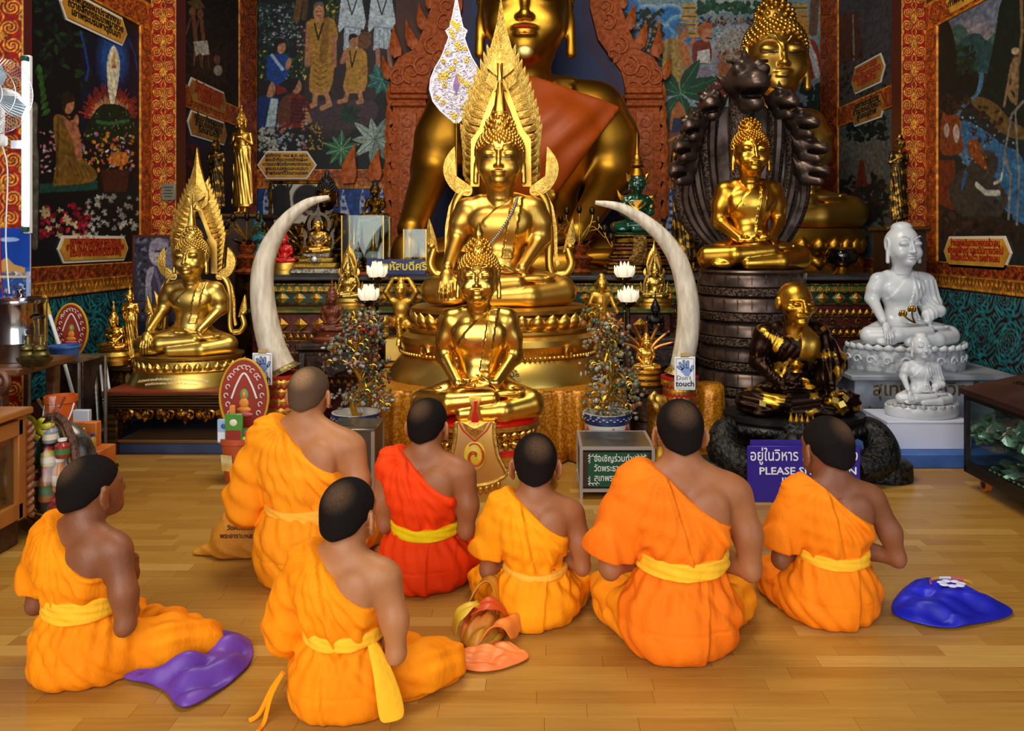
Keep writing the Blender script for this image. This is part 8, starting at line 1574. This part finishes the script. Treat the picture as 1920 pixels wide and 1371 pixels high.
 for px_,lb,w2 in ((163,'tiny gold plastic figure on the offering box',.085),):statue('tiny_statue',lb,'statue',(XP(px_,Y) -.0,Y -.03,.3005),w2,gold_pale,'earth','cap','flame')
 b=MB();g=thing('small_bottle','small clear bottle with a blue cap on the offering box','bottle',(XP(182,Y),Y -.04,.3005));b.lathe([(.016,0),(.018,.01),(.018,.05),(.008,.065)],14);b.build('glass',M('bottle_gold_liquid','#b88c30',.15,coat=.4),g);b=MB();b.lathe([(.009,.063),(.009,.078),(.001,.08)],12);b.build('cap',M('blue_cap','#28468c',.4),g)
 # display cabinet at the frame edge
 Y0,Y1,xr=2.7,3.5,-2.25 -.3+.02;t=thing('wooden_cabinet','honey wood glass fronted display cabinet at the picture edge','cabinet',(xr,(Y0+Y1)/2,0));hw=M('honey_wood','#a8682c',.4,col2='#8c5020',mscale=5,stretch=(1,1,.3));H=ZP(775,3.5);L=Y1 -Y0
 MB().box((.0,0,H+.012),(.62,L+.04,.03),bev=.006).build('top',hw,t);MB().box((-.02,0,.06),(.55,L,.12),bev=.006).build('plinth',M('carved_plinth_dark','#4a2c16',.5,bump=.6,bscale=40),t)
 for yy in (-L/2+.03,0,L/2 -.03):MB().box((.27,yy,H/2+.06),(.05,.06,H -.12),bev=.004).build('stile',hw,t)
 for zz in (.16,H -.05):MB().box((.27,0,zz),(.05,L -.06,.07),bev=.004).build('rail',hw,t)
 MB().box((.27,-.0,H/2+.05),(.006,L -.1,H -.22)).build('glass_pane',glassm,t,smooth=False);MB().box((-.28,0,H/2+.06),(.03,L,H -.12)).build('back_panel',M('cabinet_dark_back','#4a3020',.6),t,smooth=False);MB().box((0,L/2 -.01,H/2+.06),(.5,.02,H -.12)).build('end_panel',hw,t,smooth=False);MB().box((0,0,.2),(.5,L -.06,.02)).build('shelf',hw,t,smooth=False)
 b=MB();cp=[(.302+.006*math.cos(q*75),L/2+.004+.006*math.sin(q*75),.12+(H -.16)*q) for q in np.linspace(0,1,200)];b.tube(cp,.013,6);b.build('twisted_column',M('twisted_wood','#7a4420',.45),t)
 for k,(yy,zz,h2) in enumerate(((-.15,.38,.3),(-.05,.215,.02))):g=thing('cabinet_paper',('upright white notice sheet inside the display cabinet','loose white papers lying on the display cabinet shelf')[k],'paper',(xr+.2 -.1*k,(Y0+Y1)/2+yy,zz if k == 0 else .2105));MB().box((0,0,(h2/2 if k == 0 else .006)),((.01,.2,h2) if k == 0 else (.2,.26,.012))).build('sheet',M('white_paper','#dadce0',.6),g,smooth=False);MB().box((.006,0,h2*.6) if k == 0 else (.02,.02,.0145),(.002,.14,h2*.3) if k == 0 else (.15,.2,.004)).build('upper_sheet',M('grey_print','#a8b0bc',.6),g,smooth=False)
 # terracotta gift bucket with fan board
 Y=4.42;x=XP(450,Y);s=Y/F;t=thing('gift_bucket','terracotta plastic offering bucket with a paper label, packed with groceries','bucket',(x,Y,0));zt3=ZP(824,Y -.08);R=33*s;b=MB();b.lathe([(R*.78,0),(R*.8,.01),(R*.98,zt3*.86),(R*1.1,zt3*.88),(R*1.1,zt3),(R*.98,zt3),(R*.95,zt3*.9),(.001,zt3*.88)],36,cap=False);b.build('bucket',terr,t);o=MB().box((0,0,0),(.07,.003,.09)).build('label',M('yellow_paper_label','#d8cc9c',.5,col2='#c8a048',mscale=14),t,(-.04,-R*.86,zt3*.48),smooth=False);o.rotation_euler=(.12,0,-.3)
 round_fan('round rust red fan with a printed figure standing in the terracotta bucket',(x+.005,Y+.05,zt3*.9),92*s,150*s,0,0)
 for k,(dx,dy,w2,h2,c,lb,txt) in enumerate(((-.062,-.03,.075,.13,'#9cb8d0','pale blue carton in the offering bucket',None),(.0,-.055,.095,.165,'#4c8a34','tall green and red grocery packet in the offering bucket',None),(.07,-.045,.065,.085,'#2f5a24','small dark green packet in the offering bucket',None),(-.03,.0,.03,.2,'#d8782c','slim orange candle box in the offering bucket',None))):
  g=thing('grocery_packet',lb,'packet',(x+dx,Y+dy -.03,zt3*.9),-.1+.08*k);MB().box((0,0,h2/2),(w2,.022,h2),bev=.004).build('carton',M('packet_%d' % k,c,.35,coat=.3),g);MB().box((0,-.0118,h2*.28),(w2*.86,.001,h2*.38)).build('lower_print',M('packet_print_%d' % k,('#dde4ea','#8c2a1c','#c8c030','#e8c8a0')[k],.35),g,smooth=False);b=MB();b.sph((0,-.0115,h2*.72),(w2*.22,.002,w2*.2),10,5);b.build('round_print',M('packet_logo_%d' % k,('#3c62a8','#e0d8c0','#d84030','#f0e0c0')[k],.4),g)
  # black and white portrait behind the satin statue
 Y=5.98;xL,xR=XP(254,Y),XP(345,Y);z0,z1=ZP(645,Y),ZP(445,Y);w_,H=xR -xL,z1 -z0;t=thing('portrait_photo','large grey portrait of a robed man with a shoulder bag, leaning behind the satin statue','picture',((xL+xR)/2,Y,z0));p=Paint(-w_/2,w_/2,0,H,.004,.004,(52,48,62));p.sc=.004;U=lambda a,b_:(-w_/2+a*w_,H*(1 -b_))
 p.scatter((-w_/2,0,w_/2,H),260,.02,[(40,38,50),(70,66,80),(56,52,66),(90,88,100)]);p.poly([U(.28,.3),U(.5,.24),U(.78,.3),(U(.86,.62)),U(.8,1),U(.25,1),U(.2,.6)],(62,56,74),smooth=3);p.poly([U(.28,.3),U(.22,.45),U(.26,.62),U(.36,.62),U(.34,.42),U(.42,.28)],(136,128,138),smooth=3);p.ell(U(.5,.14),(.075,.105),(150,142,150));p.ell(U(.5,.085),(.068,.06),(120,114,124));p.line([U(.43,.13),U(.57,.13)],2.5,(30,28,36));p.line([U(.46,.19),U(.54,.19)],2,(60,50,60));p.line([U(.42,.3),U(.62,.62)],5,(92,84,108));p.poly([U(.3,.66),U(.62,.64),U(.64,.72),U(.3,.74)],(158,150,164));p.ell(U(.86,.2),(.08,.12),(110,104,120));p.poly([U(.0,.78),U(1,.8),U(1,1),U(0,1)],(34,32,44),.7);p.noise(.08)
 panel('photo_print',p,lambda u,v,d:(u,-.012 -d,v),.003,MC('glossy_poster_print'),t)
 for (c,d) in (((0,0,H+.008),(w_+.04,.025,.02)),((-w_/2 -.01,0,H/2),(.02,.025,H)),((w_/2+.01,0,H/2),(.02,.025,H))):MB().box(c,d,bev=.004).build('frame',M('dark_red_frame','#4a1c14',.4),t)
 pb=thing('portrait_stand','dark box holding up the grey portrait','box',((xL+xR)/2,Y+.06,0));MB().box((0,.0,z0/2),(w_+.02,.2,z0 -.002)).build('box',darkwood,pb,smooth=False);MB().box((0,-.0,.03),(w_+.06,.24,.06)).build('foot',darkwood,pb,smooth=False)
 Y=5.82;t=thing('naga_figurine','small gilt serpent figurine with a tall flame crest beside the grey portrait','figurine',(XP(294,Y),Y,ZP(612,Y)));b=MB();b.tube(spline([(.04,0,.0),(.05,0,.06),(.0,-.01,.09),(-.03,-.03,.12),(-.06,-.04,.11)],6),lambda q:.034 -.016*q,10);b.build('neck',gold,t);MB().prism([(-.03,.12),(.0,.2),(-.01,.26),(.05,.18),(.07,.08),(.03,.08)],.02,y0=-.02,bulge=.014).build('crest',gold_relief,t,smooth=False);b=MB();b.lathe([(.055,0),(.06,.01),(.05,.02),(.001,.021)],20,c=(.03,0,-.02));b.build('foot',gold_old,t)
 nb=thing('figurine_block','dark block under the serpent figurine','block',(XP(294,Y)+.03,Y,0));hb=ZP(612,Y) -.021;MB().box((0,0,hb/2),(.16,.12,hb)).build('block',darkwood,nb,smooth=False);MB().box((0,0,.03),(.2,.14,.06)).build('foot',darkwood,nb,smooth=False)
 t=thing('wall_plaque','small grey metal notice plaque screwed to the red pilaster','sign',(XP(315,6.78),6.79,ZP(360,6.78)));MB().box((0,0,0),(.115,.012,.14),bev=.003).build('plate',M('plaque_grey','#8c8878',.4,.5),t)
 for k in range(4):MB().box((0,-.007,.04 -.026*k),(.08 -.02*(k % 2),.001,.006)).build('engraved_line',black_pl,t,smooth=False)
def build_right():
# wheeled donation cabinet full of notes
 A=Vector((2.285,4.3,0));D=Vector((2.30,2.9,0)) -A;L=D.length;ang=math.atan2(D.y,D.x);t=thing('donation_cabinet','dark wheeled donation cabinet with a sloped lid, glass front full of banknotes','donation box',A,ang);br=M('dark_brown_cabinet','#3a2620',.35,col2='#2c1a16',mscale=5,spec=.6);z0,z1=.088,.505;W=.62;fr=M('black_frame','#161312',.35)
 # local: x along the glass front, y pointing away from the viewer
 MB().box((L/2,W/2,z0+.015),(L,W,.03)).build('bottom',fr,t,smooth=False)
 for xx in (.012,L -.012):
  for yy in (.012,W -.012):MB().box((xx,yy,(z0+z1)/2),(.024,.024,z1 -z0)).build('post',fr,t,smooth=False)
 for zz in (z0+.045,z1 -.014):MB().box((L/2,.012,zz),(L -.048,.024,.028)).build('rail',fr,t,smooth=False)
 MB().box((L/2,.012,(z0+z1)/2+.01),(L -.05,.005,z1 -z0 -.09)).build('glass_pane',glassm,t,smooth=False);MB().box((.012,W/2,(z0+z1)/2+.01),(.005,W -.05,z1 -z0 -.09)).build('glass_pane',glassm,t,smooth=False);MB().box((L/2,W -.012,(z0+z1)/2),(L -.05,.01,z1 -z0 -.06)).build('back_panel',M('cabinet_grey_back','#3a4450',.5),t,smooth=False)
 rise=.13;lid=MB();lid.add([(-.01,-.02,z1),(L,-.02,z1),(L,W,z1+rise),(-.01,W,z1+rise),(-.01,-.02,z1+.03),(L,-.02,z1+.03),(L,W,z1+rise+.03),(-.01,W,z1+rise+.03)],[[0,3,2,1],[4,5,6,7],[0,1,5,4],[1,2,6,5],[2,3,7,6],[3,0,4,7]]);lo_=lid.build('lid',br,t,smooth=False);lid=MB();lid.add([(0,0,z1),(0,W,z1),(0,W,z1+rise)],[[0,1,2]]);lid.build('lid_side',br,t,smooth=False)
 sl=math.atan2(rise,W+.02);sm=M('slot_steel','#8a8a88',.3,.7)
 for k,(xx,tx) in enumerate(((.2,'SUNDAY'),(.52,'MONDAY'),(.84,'TUESDAY'))):
  for nm,yy,dd,m,up in (('slot_plate',.36,(.2,.08,.004),sm,.002),('slot',.36,(.11,.012,.005),black_pl,.004)):o=MB().box((0,0,0),dd).build(nm,m,lo_,(xx,yy,z1+.03+(yy+.02)*math.tan(sl)+up),smooth=False);o.rotation_euler=(sl,0,0)
  text(tx,.05,M('lid_black_ink','#0c0a0a',.5),lo_,(xx,.2,z1+.033+.22*math.tan(sl)),(sl,0,0),bold=.001)
 cas=M('caster_steel','#9aa4ac',.3,.8)
 for k,(xx,yy) in enumerate(((.07,.08),(.07,W -.08),(L -.1,.08),(L -.1,W -.08))):
  MB().box((xx,yy,z0 -.008),(.08,.07,.012)).build('caster_plate',cas,t,smooth=False);c=MB().box((xx,yy,(z0+.03)/2+.012),(.05,.06,z0*.4),bev=.008).build('caster_fork',cas,t);b=MB();R=max(.03,z0*.38);b.lathe([(R*.55,-.014),(R,-.014),(R,.014),(R*.55,.014)],24,M4=Matrix.Translation((xx,yy,R)) @ Matrix.Rotation(PI/2,4,'X'));b.build('caster_wheel',M('caster_orange','#c8682c',.4),t);b=MB();b.lathe([(.001,-.016),(R*.6,-.016),(R*.6,.016),(.001,.016)],20,M4=Matrix.Translation((xx,yy,R)) @ Matrix.Rotation(PI/2,4,'X'));b.build('caster_hub',black_pl,t)
  # banknotes heaped on a sloping tray
 tr=M('tray_grey','#56646c',.5);zm=(z0+z1)/2;b=MB();b.add([(.03,.03,zm+.0),(L -.03,.03,zm -.09),(L -.03,W -.04,zm+.07),(.03,W -.04,zm+.14)],[[0,1,2,3]]);o=b.build('tray',tr,t,smooth=False);md=o.modifiers.new('s','SOLIDIFY');md.thickness=.006
 r=random.Random(12);cols=(('#86b8a0',6),('#a8cdb8',4),('#6ca48e',3),('#cc9a8c',1.2),('#a494b8',.6),('#c4d2c6',1));mats=[M('note_%d' % i,c,.6,col2='#dce4da',mscale=40,mlo=.5,mhi=.7) for i,(c,_) in enumerate(cols)]
 shapes=[]
 for k in range(7):
  vs=[];fs=[];ph=r.uniform(0,6)
  for i in range(7):
   for j in range(4):u,v=i/6 -.5,j/3 -.5;vs.append((u*.115,v*.06,.012*math.sin(u*5+ph)+.008*math.sin(v*6+ph*2)+.01*u*v))
  for i in range(6):
   for j in range(3):fs.append([i*4+j,(i+1)*4+j,(i+1)*4+j+1,i*4+j+1])
  b=MB();b.add(vs,fs);shapes.append(b.mesh('banknote',angle=3))
 M4=Matrix.Translation(A) @ Matrix.Rotation(ang,4,'Z')
 def note(p,rx,ry,rz_):
  mi=r.choices(range(6),[c[1] for c in cols])[0];nm_=('green','pale green','dark green','reddish','violet','greyish')[mi];low_=p[2] < z0+.1;o=bpy.data.objects.new('banknote',shapes[r.randrange(7)]);COL.objects.link(o)
  if not o.data.materials:o.data.materials.append(mats[0])
  o.material_slots[0].link='OBJECT';o.material_slots[0].material=mats[mi];o.matrix_world=M4 @ Matrix.Translation(p) @ Matrix.Rotation(rz_,4,'Z') @ Matrix.Rotation(ry,4,'Y') @ Matrix.Rotation(rx,4,'X');tag(o,nm_+(' banknote fallen on the floor of the donation cabinet' if low_ else ' crumpled banknote heaped on the tray of the donation cabinet'),'banknote',nm_+(' fallen banknotes' if low_ else ' heaped banknotes'))
 for k in range(165):
  u=r.uniform(.06,.8) if k % 4 else r.uniform(.1,L -.1);v=r.uniform(.035,.2) if k % 3 else r.uniform(.05,W -.1);zz=zm -.09*u/L+.12*v/W+.015+.1*r.random()*(1 -.3*math.sin(u*9));note((u,max(v,.05),min(zz,z1 -.05)),r.uniform(-.9,.9)+(.7 if v < .12 else 0),r.uniform(-.5,.5),r.uniform(0,6.28))
 for k in range(90):
  u=r.uniform(.04,.62);v=r.uniform(.05,.2);note((u,v,zm -.02 -.06*u+.13*r.random()*min(1,.4+u*1.6)),r.uniform(-.5,1.2),r.uniform(-.6,.6),r.uniform(0,6.28))
 for k in range(42):
  u=r.uniform(.12,L -.1);v=r.uniform(.05,.35);note((u,v,z0+.05+.02*r.random()*(1+2*u)),r.uniform(-.4,.4),r.uniform(-.3,.3),r.uniform(0,6.28))
 hol=M('punched_hole_light','#8a9a98',.4)
 for i in range(22):
  for j in range(2):MB().box((.2+.04*i+.02*j,.0135,z0+.05+.018*j),(.014,.003,.009)).build('punched_slot',hol,t,smooth=False)
  # gold box on the cabinet lid edge
 g=thing('small_gold_box','small gold box resting on the high edge of the donation cabinet lid','box',A+Vector((.52*math.cos(ang) -.5*math.sin(ang),.52*math.sin(ang)+.5*math.cos(ang),z1+.03+.52*math.tan(sl))));MB().box((0,0,.03),(.12,.1,.06),bev=.008).build('body',gold_old,g);MB().box((0,0,.07),(.1,.08,.025),bev=.008).build('lid',gold_pale,g)
import time as _time;_t0=_time.time()
for _f in (build_room,build_monks,build_statues,build_altar,build_small_statues,build_props,build_left,build_right):
 _f();print('BUILT',_f.__name__,round(_time.time() -_t0,1))
